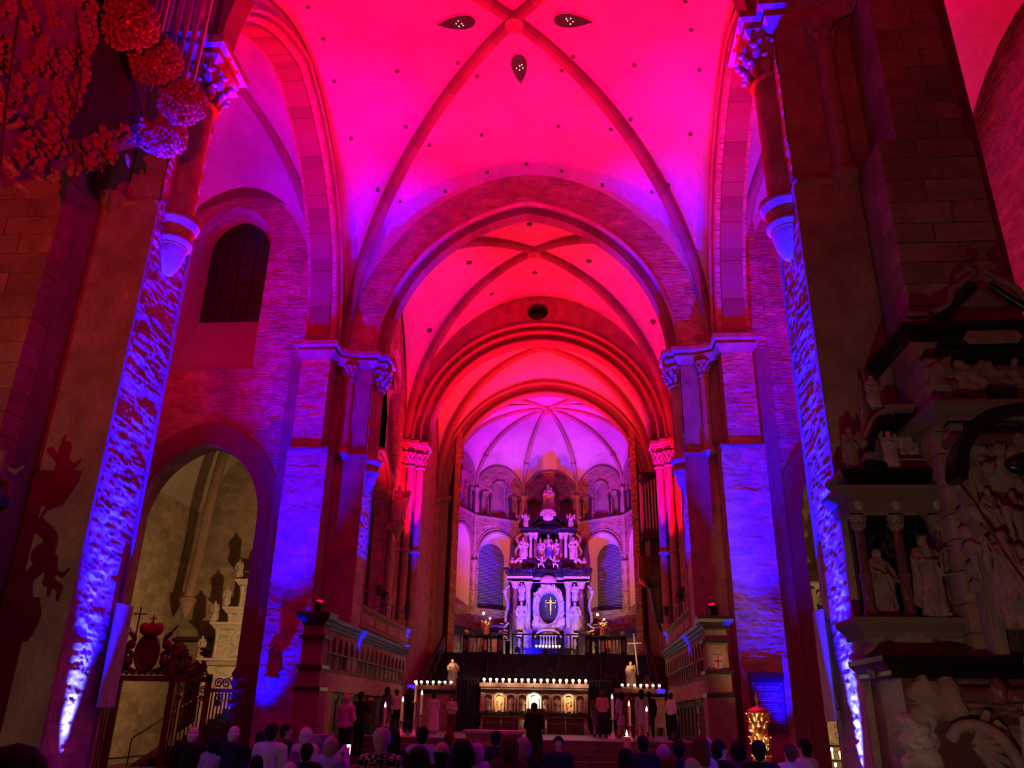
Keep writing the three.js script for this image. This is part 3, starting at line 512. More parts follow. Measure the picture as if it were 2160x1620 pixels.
// ---- side aisles of the lit bay: end walls with a window above and a pointed chapel arch below
for (const s of [-1, 1]) {
  const z0 = -26.6, cx = s * 11.5;
  const w = struct(s < 0 ? 'wall_aisle_left' : 'wall_aisle_right', `${s < 0 ? 'left' : 'right'} aisle end wall with a tall window over a pointed arch`);
  const mir = (list) => s < 0 ? list : list.map(([x, y]) => [-x, y]);
  const win = mir([[-13.35, 13.45], ...pointed(1.6, 1.85, 10).map(([x, y]) => [-11.75 + x, 18.85 + y]), [-10.15, 13.45]]);
  const arch = mir([[-13.55, 0.02], ...pointed(2.2, 2.75, 14).map(([x, y]) => [-11.35 + x, 7.85 + y]), [-9.15, 0.02]]);
  const out = mir([[-16, 0], [-16, 24.6], [-7.4, 24.6], [-7.4, 0]]);
  obj('masonry', put(wall(out, [win, arch], 0.9), 0, 0, z0 - 0.9), M.rubble, w);
  obj('arch_band', archSweep(stilt(pointed(2.2, 2.75, 14), 7.8), rect(0.02, 0.78, -0.05, 0.3), (x, y, d) => [s * 11.35 + x, 7.85 + y, z0 - d]), M.stoneC, w);
  const inner = mir([[-13.2, 16.1], ...pointed(1.25, 1.5, 10).map(([x, y]) => [-11.95 + x, 19.3 + y]), [-10.7, 16.1]]);
  obj('window_splay', quads([win.map(([x, y]) => [x, y, z0 - 0.02]), inner.map(([x, y]) => [x, y, z0 - 1.3])], false, true), M.plaster, w);
  obj('window_glass', put(wall(inner, [], 0.04), 0, 0, z0 - 1.36), M.lead, w);
  const bars = []; for (let i = 1; i < 4; i++) { const x = lerp(inner[0][0], inner[inner.length - 1][0], i / 4); bars.push(rod([x, 16.1, z0 - 1.28], [x, 20.2, z0 - 1.28], 0.02, 5)); } for (let i = 1; i < 9; i++) bars.push(rod([inner[0][0], 16.1 + i * 0.45, z0 - 1.28], [inner[inner.length - 1][0], 16.1 + i * 0.45, z0 - 1.28], 0.015, 5));
  obj('window_bars', bars, M.ironBlack, w);
  obj('sill_ledge', bx(s * 13.4, s * 10.1, 13.36, 13.46, z0, z0 + 0.06), M.stone, w);
  obj('wall_rib', archSweep(pointed(3.5, 3.75, 14), rect(0, 0.5, -0.06, 0.3), (x, y, d) => [cx - s * 0.15 + x, 17.4 + y, z0 - d]), M.stoneB, w);
  // its vault
  const zc = -19.5, a = 3.75, b = 7.1, xc = s * 11.6, av = struct('aisle_vault', `${s < 0 ? 'left' : 'right'} aisle vault seen through the side arch`), H = 8.0, yS = 15.4;
  const rib = (v) => yS + H * Math.sqrt(Math.max(0, 1 - v * v));
  for (let k = 0; k < 4; k++) {
    const rows = []; for (let i = 0; i <= 16; i++) { const v = Math.max(1e-3, Math.sin((i / 16) * Math.PI / 2)), r = []; for (let j = 0; j <= 20; j++) { const t = Math.sin(((j / 20) * 2 - 1) * Math.PI / 2), e = 1 - Math.abs(t), q = Math.pow(1 - Math.pow(1 - e, 1.9), 0.62), y = rib(v) + (lerp(yS + H, k < 2 ? 21.6 : 21.8, v) - rib(v)) * q; r.push(k === 0 ? [xc + a * v * t, y, zc - b * v] : k === 1 ? [xc + a * v * t, y, zc + b * v] : k === 2 ? [xc - a * v, y, zc + b * v * t] : [xc + a * v, y, zc + b * v * t]); } rows.push(r); }
    obj('vault_web', surf(rows), M.plaster, av).geometry = boxUV(clean(surf(rows)));
  }
  for (const [sx, sz] of [[1, 1], [1, -1], [-1, 1], [-1, -1]]) { const c = []; for (let i = 0; i <= 20; i++) { const t = (i / 20) * Math.PI / 2, f = Math.cos(t); c.push([xc + sx * a * f, yS + H * Math.sin(t) - 0.08, zc + sz * b * f]); } obj('rib', tube(c, 0.17, 40, 8), M.stoneC, av); }
  // side chapel beyond the arch
  const ch = struct(s < 0 ? 'wall_chapel_left' : 'wall_chapel_right', `walls of the ${s < 0 ? 'left' : 'right'} side chapel behind the pointed arch`, [bx(s * 9.0, s * 17, 0, 14, -36.6, -36.2), bx(s * 15.9, s * 16.2, 0, 14, -36.4, -27.5)], M.stoneOld);
  const cc = struct('chapel_vault', `${s < 0 ? 'left' : 'right'} side chapel vault with a single thick rib`), rows = [];
  for (let i = 0; i <= 16; i++) { const r = []; for (let j = 0; j <= 10; j++) { const t = (i / 16) * Math.PI, z = -27.4 - j * 0.9; r.push([s * 12.6 + 3.6 * Math.cos(t), 8.2 + 5.4 * Math.sin(t), z]); } rows.push(r); }
  obj('vault_web', surf(rows), M.plaster, cc).geometry = boxUV(clean(surf(rows)));
  obj('rib', tube([[s * 14.7, 6.2, -34], [s * 14.5, 8.4, -34], [s * 14.0, 10.4, -33.2], [s * 12.9, 12.3, -31.5], [s * 11.6, 13.3, -29.6]], 0.22, 40, 8), M.stoneC, cc);
  obj('rib_console', lathe(s * 14.7, 5.3, -34, [[0.03, 0], [0.2, 0.3], [0.3, 0.6], [0.36, 0.66], [0.36, 0.82], [0.2, 0.9]]), M.stoneC, cc);
}

// ================================================================ SCULPTED BODIES: smooth unions of tapered capsules, meshed as one skin
function skin(bones, cell, opt = {}) {
  const lo = [1e9, 1e9, 1e9], hi = [-1e9, -1e9, -1e9], k = opt.k ?? 0.035, amp = opt.amp ?? 0, pad = 0.05 + amp;
  for (const b of bones) for (let c = 0; c < 3; c++) { lo[c] = Math.min(lo[c], b[c] - b[6], b[c + 3] - b[7]); hi[c] = Math.max(hi[c], b[c] + b[6], b[c + 3] + b[7]); }
  const n = lo.map((l, c) => Math.ceil((hi[c] - l + 2 * pad) / cell) + 1), o = lo.map((l) => l - pad), [nx, ny, nz] = n, F = new Float32Array(nx * ny * nz).fill(9);
  for (const b of bones) {
    const R = Math.max(b[6], b[7]) + 0.12, d = [b[3] - b[0], b[4] - b[1], b[5] - b[2]], L = d[0] * d[0] + d[1] * d[1] + d[2] * d[2] || 1e-9, kk = b[8] ?? k;
    const i0 = [0, 1, 2].map((c) => Math.max(0, Math.floor((Math.min(b[c], b[c + 3]) - R - o[c]) / cell))), i1 = [0, 1, 2].map((c) => Math.min(n[c] - 1, Math.ceil((Math.max(b[c], b[c + 3]) + R - o[c]) / cell)));
    for (let z = i0[2]; z <= i1[2]; z++) for (let y = i0[1]; y <= i1[1]; y++) for (let x = i0[0]; x <= i1[0]; x++) {
      const px = o[0] + x * cell - b[0], py = o[1] + y * cell - b[1], pz = o[2] + z * cell - b[2], t = clamp((px * d[0] + py * d[1] + pz * d[2]) / L);
      const e = Math.hypot(px - t * d[0], py - t * d[1], pz - t * d[2]) - (b[6] + (b[7] - b[6]) * t), q = (z * ny + y) * nx + x, f = F[q];
      if (b[9]) { const h = clamp(0.5 - 0.5 * (f + e) / kk); F[q] = f + (-e - f) * h + kk * h * (1 - h); continue; }   // carve
      const h = clamp(0.5 + 0.5 * (f - e) / kk); F[q] = f > 8 ? e : f + (e - f) * h - kk * h * (1 - h);
    }
  }
  if (opt.warp) for (let z = 0; z < nz; z++) for (let y = 0; y < ny; y++) for (let x = 0; x < nx; x++) { const q = (z * ny + y) * nx + x; if (F[q] < 0.2) F[q] += opt.warp(o[0] + x * cell, o[1] + y * cell, o[2] + z * cell); }
  if (opt.cutBelow !== undefined) for (let z = 0; z < nz; z++) for (let y = 0; y < ny; y++) { const d = opt.cutBelow - (o[1] + y * cell); for (let x = 0; x < nx; x++) { const q = (z * ny + y) * nx + x; F[q] = Math.max(F[q], d); } }
  if (opt.cut) for (let z = 0; z < nz; z++) for (let y = 0; y < ny; y++) for (let x = 0; x < nx; x++) { const q = (z * ny + y) * nx + x; F[q] = Math.max(F[q], opt.cut(o[0] + x * cell, o[1] + y * cell, o[2] + z * cell)); }
  const id = new Int32Array(nx * ny * nz).fill(-1), P = [], I = [], at = (x, y, z) => (z * ny + y) * nx + x;
  for (let z = 0; z < nz - 1; z++) for (let y = 0; y < ny - 1; y++) for (let x = 0; x < nx - 1; x++) {
    const v = []; let m = 0; for (let c = 0; c < 8; c++) { const f = F[at(x + (c & 1), y + ((c >> 1) & 1), z + (c >> 2))]; v.push(f); if (f < 0) m++; }
    if (m === 0 || m === 8) continue;
    let sx = 0, sy = 0, sz = 0, w = 0;
    for (let a = 0; a < 8; a++) for (const bit of [1, 2, 4]) { const b = a | bit; if (b === a || (v[a] < 0) === (v[b] < 0)) continue; const t = v[a] / (v[a] - v[b]); sx += (a & 1) + (bit === 1 ? t : 0); sy += ((a >> 1) & 1) + (bit === 2 ? t : 0); sz += (a >> 2) + (bit === 4 ? t : 0); w++; }
    id[at(x, y, z)] = P.length / 3; P.push(o[0] + (x + sx / w) * cell, o[1] + (y + sy / w) * cell, o[2] + (z + sz / w) * cell);
  }
  const quad = (a, b, c, d, flip) => { if (a < 0 || b < 0 || c < 0 || d < 0) return; if (flip) I.push(a, c, b, a, d, c); else I.push(a, b, c, a, c, d); };
  for (let z = 1; z < nz - 1; z++) for (let y = 1; y < ny - 1; y++) for (let x = 1; x < nx - 1; x++) {
    const f = F[at(x, y, z)] < 0;
    if (f !== F[at(x + 1, y, z)] < 0) quad(id[at(x, y - 1, z - 1)], id[at(x, y, z - 1)], id[at(x, y, z)], id[at(x, y - 1, z)], !f);
    if (f !== F[at(x, y + 1, z)] < 0) quad(id[at(x - 1, y, z - 1)], id[at(x - 1, y, z)], id[at(x, y, z)], id[at(x, y, z - 1)], !f);
    if (f !== F[at(x, y, z + 1)] < 0) quad(id[at(x - 1, y - 1, z)], id[at(x, y - 1, z)], id[at(x, y, z)], id[at(x - 1, y, z)], !f);
  }
  const g = new THREE.BufferGeometry(); g.setAttribute('position', new THREE.Float32BufferAttribute(P, 3)); g.setIndex(I); g.computeVertexNormals();
  return g;
}
// carved figures, 1.7 m tall, facing +z; pose picks what the arms do
const B = (a, b, r1, r2 = r1, k, carve) => [...a, ...b, r1, r2, k, carve];
function headBones(c, tilt = 0, s = 1) {                   // chin low, brow, nose, ears, eye sockets
  const [x, y, z] = c, q = (dx, dy, dz) => [x + dx * s, y + dy * s, z + dz * s + tilt * dy];
  return [B(q(0, 0.035, -0.012), q(0, 0.03, -0.02), 0.088 * s, 0.085 * s), B(q(0, -0.05, 0.025), q(0, -0.075, 0.04), 0.06 * s, 0.042 * s), B(q(0, 0.015, 0.088), q(0, -0.02, 0.105), 0.012 * s, 0.017 * s, 0.014),
    B(q(-0.085, 0, -0.01), q(-0.085, -0.03, -0.012), 0.017 * s, 0.012 * s, 0.012), B(q(0.085, 0, -0.01), q(0.085, -0.03, -0.012), 0.017 * s, 0.012 * s, 0.012),
    B(q(-0.034, 0.012, 0.088), q(-0.03, 0.012, 0.09), 0.016 * s, 0.015 * s, 0.014, 1), B(q(0.034, 0.012, 0.088), q(0.03, 0.012, 0.09), 0.016 * s, 0.015 * s, 0.014, 1), B(q(-0.018, -0.055, 0.088), q(0.018, -0.055, 0.088), 0.009 * s, 0.009 * s, 0.01)];
}
function statueBones(pose = {}) {
  const hip = pose.hip ?? 0.03, b = [];
  b.push(...headBones([-hip * 0.6, 1.56, 0.03], pose.tilt ?? 0.2));
  b.push(B([-hip * 0.5, 1.47, 0], [0, 1.38, -0.01], 0.055, 0.07), B([-0.15, 1.36, -0.01], [0.15, 1.36, -0.01], 0.085, 0.085), B([0, 1.32, 0.01], [hip, 1.02, 0.02], 0.16, 0.135, 0.06), B([hip, 1.05, 0], [hip, 0.92, 0], 0.16, 0.17, 0.06));
  const rob = pose.robe ?? 1;
  if (rob) b.push(B([hip, 0.95, 0], [hip * 0.4, 0.12, -0.01], 0.18, 0.25 * rob, 0.08), B([hip + 0.09, 0.85, 0.08], [0.12, 0.1, 0.12], 0.1, 0.12, 0.05), B([hip - 0.09, 0.85, 0.06], [-0.14, 0.1, 0.02], 0.1, 0.13, 0.05), B([0.16, 0.05, 0.2], [0.15, 0.04, 0.3], 0.05, 0.035), B([-0.13, 0.05, 0.12], [-0.15, 0.04, 0.22], 0.05, 0.035));
  else for (const s of [-1, 1]) b.push(B([hip + s * 0.09, 0.95, 0], [s * 0.12, 0.52, 0.05 + s * 0.03], 0.105, 0.065), B([s * 0.12, 0.52, 0.05 + s * 0.03], [s * 0.14, 0.1, -0.02], 0.065, 0.045), B([s * 0.14, 0.06, -0.03], [s * 0.17, 0.04, 0.12], 0.05, 0.035), B([hip + s * 0.08, 0.92, 0], [s * 0.13, 0.6, 0.02], 0.16, 0.17));
  for (const [s, A] of [[-1, pose.armR ?? [[-0.3, 1.12, 0.05], [-0.12, 1.1, 0.24]]], [1, pose.armL ?? [[0.31, 1.12, 0.02], [0.2, 0.92, 0.18]]]]) {
    b.push(B([s * 0.2, 1.35, -0.01], A[0], 0.085, 0.07, 0.04), B(A[0], A[1], 0.068, 0.042, 0.03), B(A[1], [A[1][0] - s * 0.03, A[1][1] + 0.02, A[1][2] + 0.06], 0.04, 0.03));
    if (pose.sleeve ?? 1) b.push(B(A[0], [A[0][0], A[0][1] - 0.22, A[0][2]], 0.08, 0.06, 0.05));
  }
  if (pose.cloak ?? 1) b.push(B([0.16, 1.36, -0.08], [0.24, 0.3, -0.12], 0.09, 0.14, 0.06), B([-0.16, 1.36, -0.08], [-0.22, 0.35, -0.1], 0.09, 0.12, 0.06), B([-0.2, 1.28, 0.1], [0.22, 0.9, 0.13], 0.05, 0.07, 0.04), B([0.22, 0.92, 0.12], [-0.1, 0.45, 0.2], 0.06, 0.05, 0.05));
  if (pose.beard) b.push(B([-hip * 0.6, 1.47, 0.1], [-hip * 0.6, 1.36, 0.12], 0.05, 0.025, 0.03));
  if (pose.hair ?? 1) b.push(B([-hip * 0.6, 1.6, -0.03], [-hip * 0.6, 1.44, -0.07], 0.1, 0.07, 0.03));
  if (pose.mitre) b.push(B([-hip * 0.6, 1.66, 0], [-hip * 0.6, 1.86, 0], 0.095, 0.02, 0.03));
  if (pose.crown) for (let i = 0; i < 8; i++) { const a = i / 8 * 6.283; b.push(B([-hip * 0.6 + 0.085 * Math.cos(a), 1.66, 0.02 + 0.085 * Math.sin(a)], [-hip * 0.6 + 0.1 * Math.cos(a), 1.74, 0.02 + 0.1 * Math.sin(a)], 0.02, 0.012, 0.02)); }
  if (pose.wings) for (const s of [-1, 1]) b.push(B([s * 0.08, 1.3, -0.14], [s * 0.5, 1.5, -0.22], 0.06, 0.08, 0.05), B([s * 0.48, 1.48, -0.22], [s * 0.42, 0.8, -0.22], 0.09, 0.03, 0.06), B([s * 0.3, 1.4, -0.2], [s * 0.25, 0.85, -0.2], 0.08, 0.03, 0.06));
  if (pose.child) b.push(B([0.18, 1.3, 0.2], [0.2, 1.1, 0.22], 0.085, 0.095), B([0.17, 1.46, 0.2], [0.17, 1.47, 0.2], 0.075, 0.07), B([0.12, 1.28, 0.26], [-0.02, 1.3, 0.3], 0.035, 0.025), B([0.22, 1.06, 0.24], [0.12, 0.88, 0.32], 0.05, 0.03));
  if (pose.extra) b.push(...pose.extra);
  return b;
}
const folds = (s = 1, a = 0.016) => (x, y, z) => { const t = Math.atan2(x, z); return y > 1.42 ? 0 : a * (Math.sin(t * 9 + 7 * s + Math.sin(y * 4 + s) * 1.6 + x * 6) * 0.7 + Math.sin((x + y * 0.6 + z) * 26 + s * 3) * 0.5) * smooth(1.42, 1.25, y); };
const statueCache = {};
function statueGeo(key, pose, cell = 0.026) { return statueCache[key] ??= boxUV(clean(skin(statueBones(pose), cell, { k: 0.03, warp: folds(pose.f ?? 1), cutBelow: 0.0 }))); }
const POSE = {
  bishop: { mitre: 1, beard: 1, armR: [[-0.33, 1.14, 0.05], [-0.3, 1.28, 0.25]], f: 1 },
  bishopB: { mitre: 1, armL: [[0.33, 1.12, 0.05], [0.32, 1.3, 0.22]], armR: [[-0.28, 1.1, 0.08], [-0.05, 1.14, 0.22]], f: 2 },
  apostle: { beard: 1, armR: [[-0.32, 1.12, 0], [-0.2, 0.95, 0.2]], armL: [[0.3, 1.15, 0.06], [0.08, 1.2, 0.22]], hip: 0.05, f: 3 },
  apostleB: { beard: 1, armL: [[0.34, 1.2, 0.05], [0.3, 1.42, 0.18]], armR: [[-0.28, 1.1, 0.06], [-0.1, 0.95, 0.22]], hip: -0.05, f: 4 },
  madonna: { child: 1, crown: 1, armL: [[0.3, 1.15, 0.08], [0.14, 1.04, 0.28]], armR: [[-0.28, 1.12, 0.06], [-0.06, 1.12, 0.26]], f: 5 },
  angel: { wings: 1, robe: 0.8, armR: [[-0.34, 1.22, 0.1], [-0.34, 1.45, 0.24]], armL: [[0.3, 1.14, 0.08], [0.14, 1.02, 0.26]], f: 6 },
  knight: { robe: 0, cloak: 0, sleeve: 0, armR: [[-0.36, 1.18, 0.05], [-0.42, 1.4, 0.2]], armL: [[0.33, 1.1, 0], [0.28, 0.86, 0.1]], f: 7 },
  harper: { crown: 1, beard: 1, armR: [[-0.32, 1.14, 0.1], [0.06, 1.12, 0.26]], armL: [[0.33, 1.16, 0.1], [0.3, 1.3, 0.28]], f: 8, robe: 0.9 },
  striding: { armR: [[-0.34, 1.16, 0.0], [-0.14, 1.0, 0.22]], armL: [[0.36, 1.16, 0.02], [0.4, 0.9, 0.12]], hip: 0.07, f: 9, cloak: 1 },
  kneeling: { robe: 1.2, armR: [[-0.26, 1.14, 0.14], [-0.02, 1.22, 0.28]], armL: [[0.26, 1.14, 0.14], [0.02, 1.22, 0.28]], f: 10, wings: 1 },
};
const G = (key) => statueGeo(key, POSE[key]);
// a cherub, 0.8 m, sitting with lifted arms
const cherubGeo = boxUV(clean(skin([...headBones([0, 0.62, 0.02], 0, 0.95), B([0, 0.52, 0], [0, 0.3, 0], 0.1, 0.12), B([-0.1, 0.48, 0], [-0.26, 0.55, 0.08], 0.05, 0.04), B([-0.26, 0.55, 0.08], [-0.32, 0.72, 0.12], 0.042, 0.03), B([0.1, 0.48, 0], [0.25, 0.4, 0.08], 0.05, 0.04), B([0.25, 0.4, 0.08], [0.33, 0.52, 0.14], 0.042, 0.03), B([-0.06, 0.26, 0.02], [-0.14, 0.2, 0.22], 0.08, 0.06), B([-0.14, 0.2, 0.22], [-0.15, 0.0, 0.24], 0.055, 0.035), B([0.06, 0.26, 0.02], [0.16, 0.16, 0.18], 0.08, 0.06), B([0.16, 0.16, 0.18], [0.22, -0.04, 0.12], 0.055, 0.035), B([-0.06, 0.5, -0.1], [-0.22, 0.6, -0.16], 0.05, 0.06), B([0.06, 0.5, -0.1], [0.22, 0.6, -0.16], 0.05, 0.06), B([0, 0.68, -0.02], [0, 0.66, -0.04], 0.1, 0.09)], 0.024, { k: 0.03 })));
function statue(name, label, key, at, turn, h, m, category = 'statue', group) {
  const t = thing(name, label, category, at, turn, group), o = obj('figure', key === 'cherub' ? cherubGeo : G(key), m, t);
  o.scale.setScalar(h / (key === 'cherub' ? 0.75 : POSE[key].mitre ? 1.85 : 1.7));
  return t;
}
// relief: a crowd of heads, limbs and folds worked out of a slab, w x h, standing in x-y, proud by depth
function reliefGeo(w, h, depth, n, s0, cell = 0.03) {
  const keep = seed; seed = 777 + s0 * 131; const b = [];
  for (let i = 0; i < n; i++) { const x = rr(-w / 2 + 0.08, w / 2 - 0.08), y = rr(0.05, h - 0.12), r = rr(0.03, 0.07) * Math.min(1.4, depth / 0.1), a = rr(0, 6.28), l = rr(0.06, 0.24); b.push(B([x, y, 0], [clamp(x + l * Math.cos(a), -w / 2, w / 2), clamp(y + l * Math.sin(a), 0, h), rr(0, depth * 0.5)], r, r * 0.6)); if (i % 3 === 0) b.push(B([x, clamp(y + 0.1, 0, h), depth * 0.5], [x, clamp(y + 0.1, 0, h), depth * 0.55], 0.05, 0.045)); }
  for (let y = 0; y <= h + 0.001; y += 0.22) b.push(B([-w / 2, Math.min(y, h), -0.07], [w / 2, Math.min(y, h), -0.07], 0.09, 0.09, 0.08));
  seed = keep;
  return boxUV(clean(skin(b, cell, { k: 0.03 })));
}

// ================================================================ PEOPLE
// one body per pose, as one skin from head to fingers and toes; hair and clothes are their parts. They face -z unless turned.
function personParts(o) {
  const seated = o.seated, H = [], P = {}, sit = seated ? -0.42 : 0;               // seated: hips 0.5 m above the floor
  const hipY = 0.94 + sit, shY = 1.42 + sit, hd = [0, 1.6 + sit, -0.01], f = 1;      // built facing +z
  const arms = o.arms ?? 'down', sh = o.sh ?? 0.185, W = o.w ?? 1;
  H.push(...headBones(hd, o.tilt ?? 0.05), B([0, 1.5 + sit, -0.01], [0, shY - 0.02, -0.015], 0.052, 0.06), B([-sh * 0.75, shY - 0.03, -0.01], [sh * 0.75, shY - 0.03, -0.01], 0.07, 0.07), B([0, shY - 0.08, 0], [0, hipY + 0.1, 0.005], 0.135 * W, 0.12 * W, 0.06), B([-0.06, hipY, 0], [0.06, hipY, 0], 0.13 * W, 0.13 * W, 0.05));
  const legs = [], shoes = [], sleeves = [], arm = [];
  for (const s of [-1, 1]) {
    const hp = [s * 0.09, hipY - 0.03, 0], kn = seated ? [s * 0.12, hipY - 0.02, 0.42] : [s * 0.1, 0.5, 0.02 + (s > 0 ? (o.step ?? 0) : 0)], an = seated ? [s * 0.12, 0.09, 0.4] : [s * 0.11, 0.09, -0.01 - (s > 0 ? (o.step ?? 0) * 0.6 : 0)];
    legs.push([hp, kn, 0.092 * W, 0.062], [kn, an, 0.06, 0.042]); shoes.push([[an[0], 0.05, an[2] - 0.03], [an[0] + s * 0.02, 0.04, an[2] + 0.15], 0.045, 0.036]);
    const S = [s * sh, shY - 0.03, -0.01];
    const [E, Wr] = arms === 'down' ? [[s * (sh + 0.06), shY - 0.32, -0.03], [s * (sh + 0.05), shY - 0.57, 0.06]] : arms === 'front' ? [[s * (sh + 0.05), shY - 0.3, 0.0], [s * 0.09, shY - 0.27, 0.25]] : arms === 'up' ? [[s * (sh + 0.04), shY - 0.22, 0.16], [s * 0.07, shY + 0.06, 0.36]] : [[s * (sh + 0.07), shY - 0.31, 0.03], [s * 0.1, hipY + 0.05, 0.26]];
    sleeves.push([S, E, 0.058 * W, 0.047]); arm.push([E, Wr, 0.043, 0.03]);
    const dir = V3(...Wr).sub(V3(...E)).normalize(), side = V3(s, 0, 0).addScaledVector(dir, -dir.x * s).normalize(), nrm = dir.clone().cross(side);
    const at = (a, b, c) => V3(...Wr).addScaledVector(dir, a).addScaledVector(side, b).addScaledVector(nrm, c).toArray();
    H.push(B(at(0.02, 0.018, 0), at(0.085, 0.022, 0), 0.021, 0.02, 0.015), B(at(0.02, -0.014, 0), at(0.085, -0.018, 0), 0.021, 0.02, 0.015));   // palm
    [[-0.03, 0.062], [-0.01, 0.074], [0.011, 0.069], [0.032, 0.052]].forEach(([b, l]) => H.push(B(at(0.085, b, 0), at(0.085 + l * 0.55, b * 1.1, 0.012), 0.009, 0.0085, 0.006), B(at(0.085 + l * 0.55, b * 1.1, 0.012), at(0.085 + l, b * 1.1, 0.035), 0.0085, 0.0075, 0.006)));
    H.push(B(at(0.03, -0.03, 0), at(0.065, -0.058, 0.012), 0.012, 0.01, 0.01), B(at(0.065, -0.058, 0.012), at(0.095, -0.062, 0.024), 0.01, 0.008, 0.008));
  }
  const all = [...H, ...legs.map((l) => B(...l)), ...shoes.map((l) => B(...l)), ...sleeves.map((l) => B(...l)), ...arm.map((l) => B(...l))];
  P.body = skin(all, 0.0145, { k: 0.03 });
  const grow = (l, d, d2 = d) => B(l[0], l[1], l[2] + d, l[3] + d2);
  const torso = [B([-sh * 0.75, shY - 0.03, -0.01], [sh * 0.75, shY - 0.03, -0.01], 0.085, 0.085), B([0, shY - 0.08, 0], [0, hipY + 0.1, 0.005], 0.15 * W, 0.145 * W, 0.06), B([-0.06, hipY + 0.02, 0], [0.06, hipY + 0.02, 0], 0.15 * W, 0.15 * W, 0.05), ...sleeves.map((l) => grow(l, 0.018, 0.02)), ...(o.short ? [] : arm.map((l) => grow(l, 0.018, 0.014)))];
  if (o.dress) torso.push(B([0, hipY, 0], [0, 0.5, 0], 0.16, 0.21, 0.06));
  if (o.robe) torso.push(B([0, hipY + 0.1, 0], [0, 0.2, 0], 0.17, 0.25, 0.08), B([-0.1, hipY, 0], [-0.14, 0.2, 0], 0.13, 0.15), B([0.1, hipY, 0], [0.14, 0.2, 0], 0.13, 0.15));
  const wr = (a) => (x, y, z) => a * Math.sin(y * 34 + x * 20) * Math.sin(x * 22 + z * 17);
  P.shirt = skin(torso, 0.02, { k: 0.03, warp: wr(0.006), cutBelow: o.robe ? 0.06 : o.dress ? 0.45 : hipY - 0.1 });
  if (!o.robe) P.trousers = skin([...legs.map((l) => grow(l, 0.02, 0.022)), B([-0.06, hipY, 0], [0.06, hipY, 0], 0.142 * W, 0.142 * W, 0.05)], 0.02, { k: 0.03, warp: wr(0.004), cutBelow: o.dress ? 0.5 : 0.08 });
  P.shoes = skin(shoes.map((l) => grow(l, 0.012)), 0.014, { k: 0.02, cutBelow: 0.0 });
  const [hx, hy, hz] = hd, hair = o.hair ?? 'short', hb = [B([hx, hy + 0.045, hz - 0.02], [hx, hy + 0.035, hz - 0.03], 0.098, 0.094)];
  if (hair === 'long') hb.push(B([hx, hy + 0.02, hz - 0.05], [hx, hy - 0.18, hz - 0.07], 0.098, 0.085), B([-0.07, hy, hz - 0.02], [-0.085, hy - 0.16, hz - 0.02], 0.045, 0.04), B([0.07, hy, hz - 0.02], [0.085, hy - 0.16, hz - 0.02], 0.045, 0.04));
  if (hair === 'bob') hb.push(B([hx, hy + 0.02, hz - 0.045], [hx, hy - 0.07, hz - 0.05], 0.108, 0.098), B([-0.08, hy + 0.01, hz], [-0.085, hy - 0.07, hz + 0.01], 0.045, 0.04), B([0.08, hy + 0.01, hz], [0.085, hy - 0.07, hz + 0.01], 0.045, 0.04));
  if (hair === 'short') hb.push(B([hx, hy, hz - 0.04], [hx, hy - 0.05, hz - 0.045], 0.088, 0.07));
  if (hair === 'bald') hb.splice(0, 1, B([hx, hy - 0.03, hz - 0.045], [hx, hy - 0.05, hz - 0.05], 0.082, 0.075), B([-0.07, hy - 0.01, hz - 0.03], [0.07, hy - 0.01, hz - 0.03], 0.03, 0.03));
  P.hair = skin(hb, 0.014, { k: 0.03, warp: (x, y, z) => 0.004 * Math.sin(x * 90 + y * 40) * Math.sin(z * 80), cut: (x, y, z) => Math.max(z - hz - 0.055 - Math.max(0, y - hy - 0.04) * 0.9 + (y < hy ? 0.03 : 0), hair === 'bald' ? y - hy - 0.02 : -1) });
  for (const k in P) { P[k].rotateY(Math.PI); P[k] = boxUV(clean(P[k])); }
  return P;
}
const KIND = {
  man: personParts({}), manFront: personParts({ arms: 'front', step: 0.05 }), manUp: personParts({ arms: 'up' }), womanUp: personParts({ arms: 'up', hair: 'bob', sh: 0.165, w: 0.94 }), woman: personParts({ hair: 'long', sh: 0.165, w: 0.92, dress: true, short: true }), womanBob: personParts({ hair: 'bob', sh: 0.165, w: 0.95, arms: 'front' }),
  robed: personParts({ robe: true, arms: 'front', hair: 'short' }), bald: personParts({ hair: 'bald', w: 1.12, sh: 0.2 }), youth: personParts({ short: true, arms: 'down', step: 0.08, sh: 0.17, w: 0.9 }),
};
const SKIN = mat('skin', [0.62, 0.43, 0.34], null, 1, null, 0, 0.6);
const clothMats = {};
const cloth = (hex) => clothMats[hex] ??= (() => { const m = mat('cloth', 0.5, null, 1, T.plasterH, 0.003, 0.95); m.color.set(hex); return m; })();
const persons = [];
function person(kind, at, turn, label, shirt, trousers, hair, scale = 1, group) {
  const t = thing('person', label, 'person', at, turn, group), P = KIND[kind];
  t.scale.setScalar(scale);
  const add = (n, g, m) => { const o = new THREE.Mesh(g, m); o.name = n; o.castShadow = o.receiveShadow = true; t.add(o); return o; };
  add('body', P.body, SKIN); add(kind === 'robed' ? 'robe' : 'shirt', P.shirt, shirt.isMaterial ? shirt : cloth(shirt)); if (P.trousers) add('trousers', P.trousers, cloth(trousers)); add('shoes', P.shoes, cloth('#141210')); add('hair', P.hair, cloth(hair));
  persons.push(t);
  return t;
}

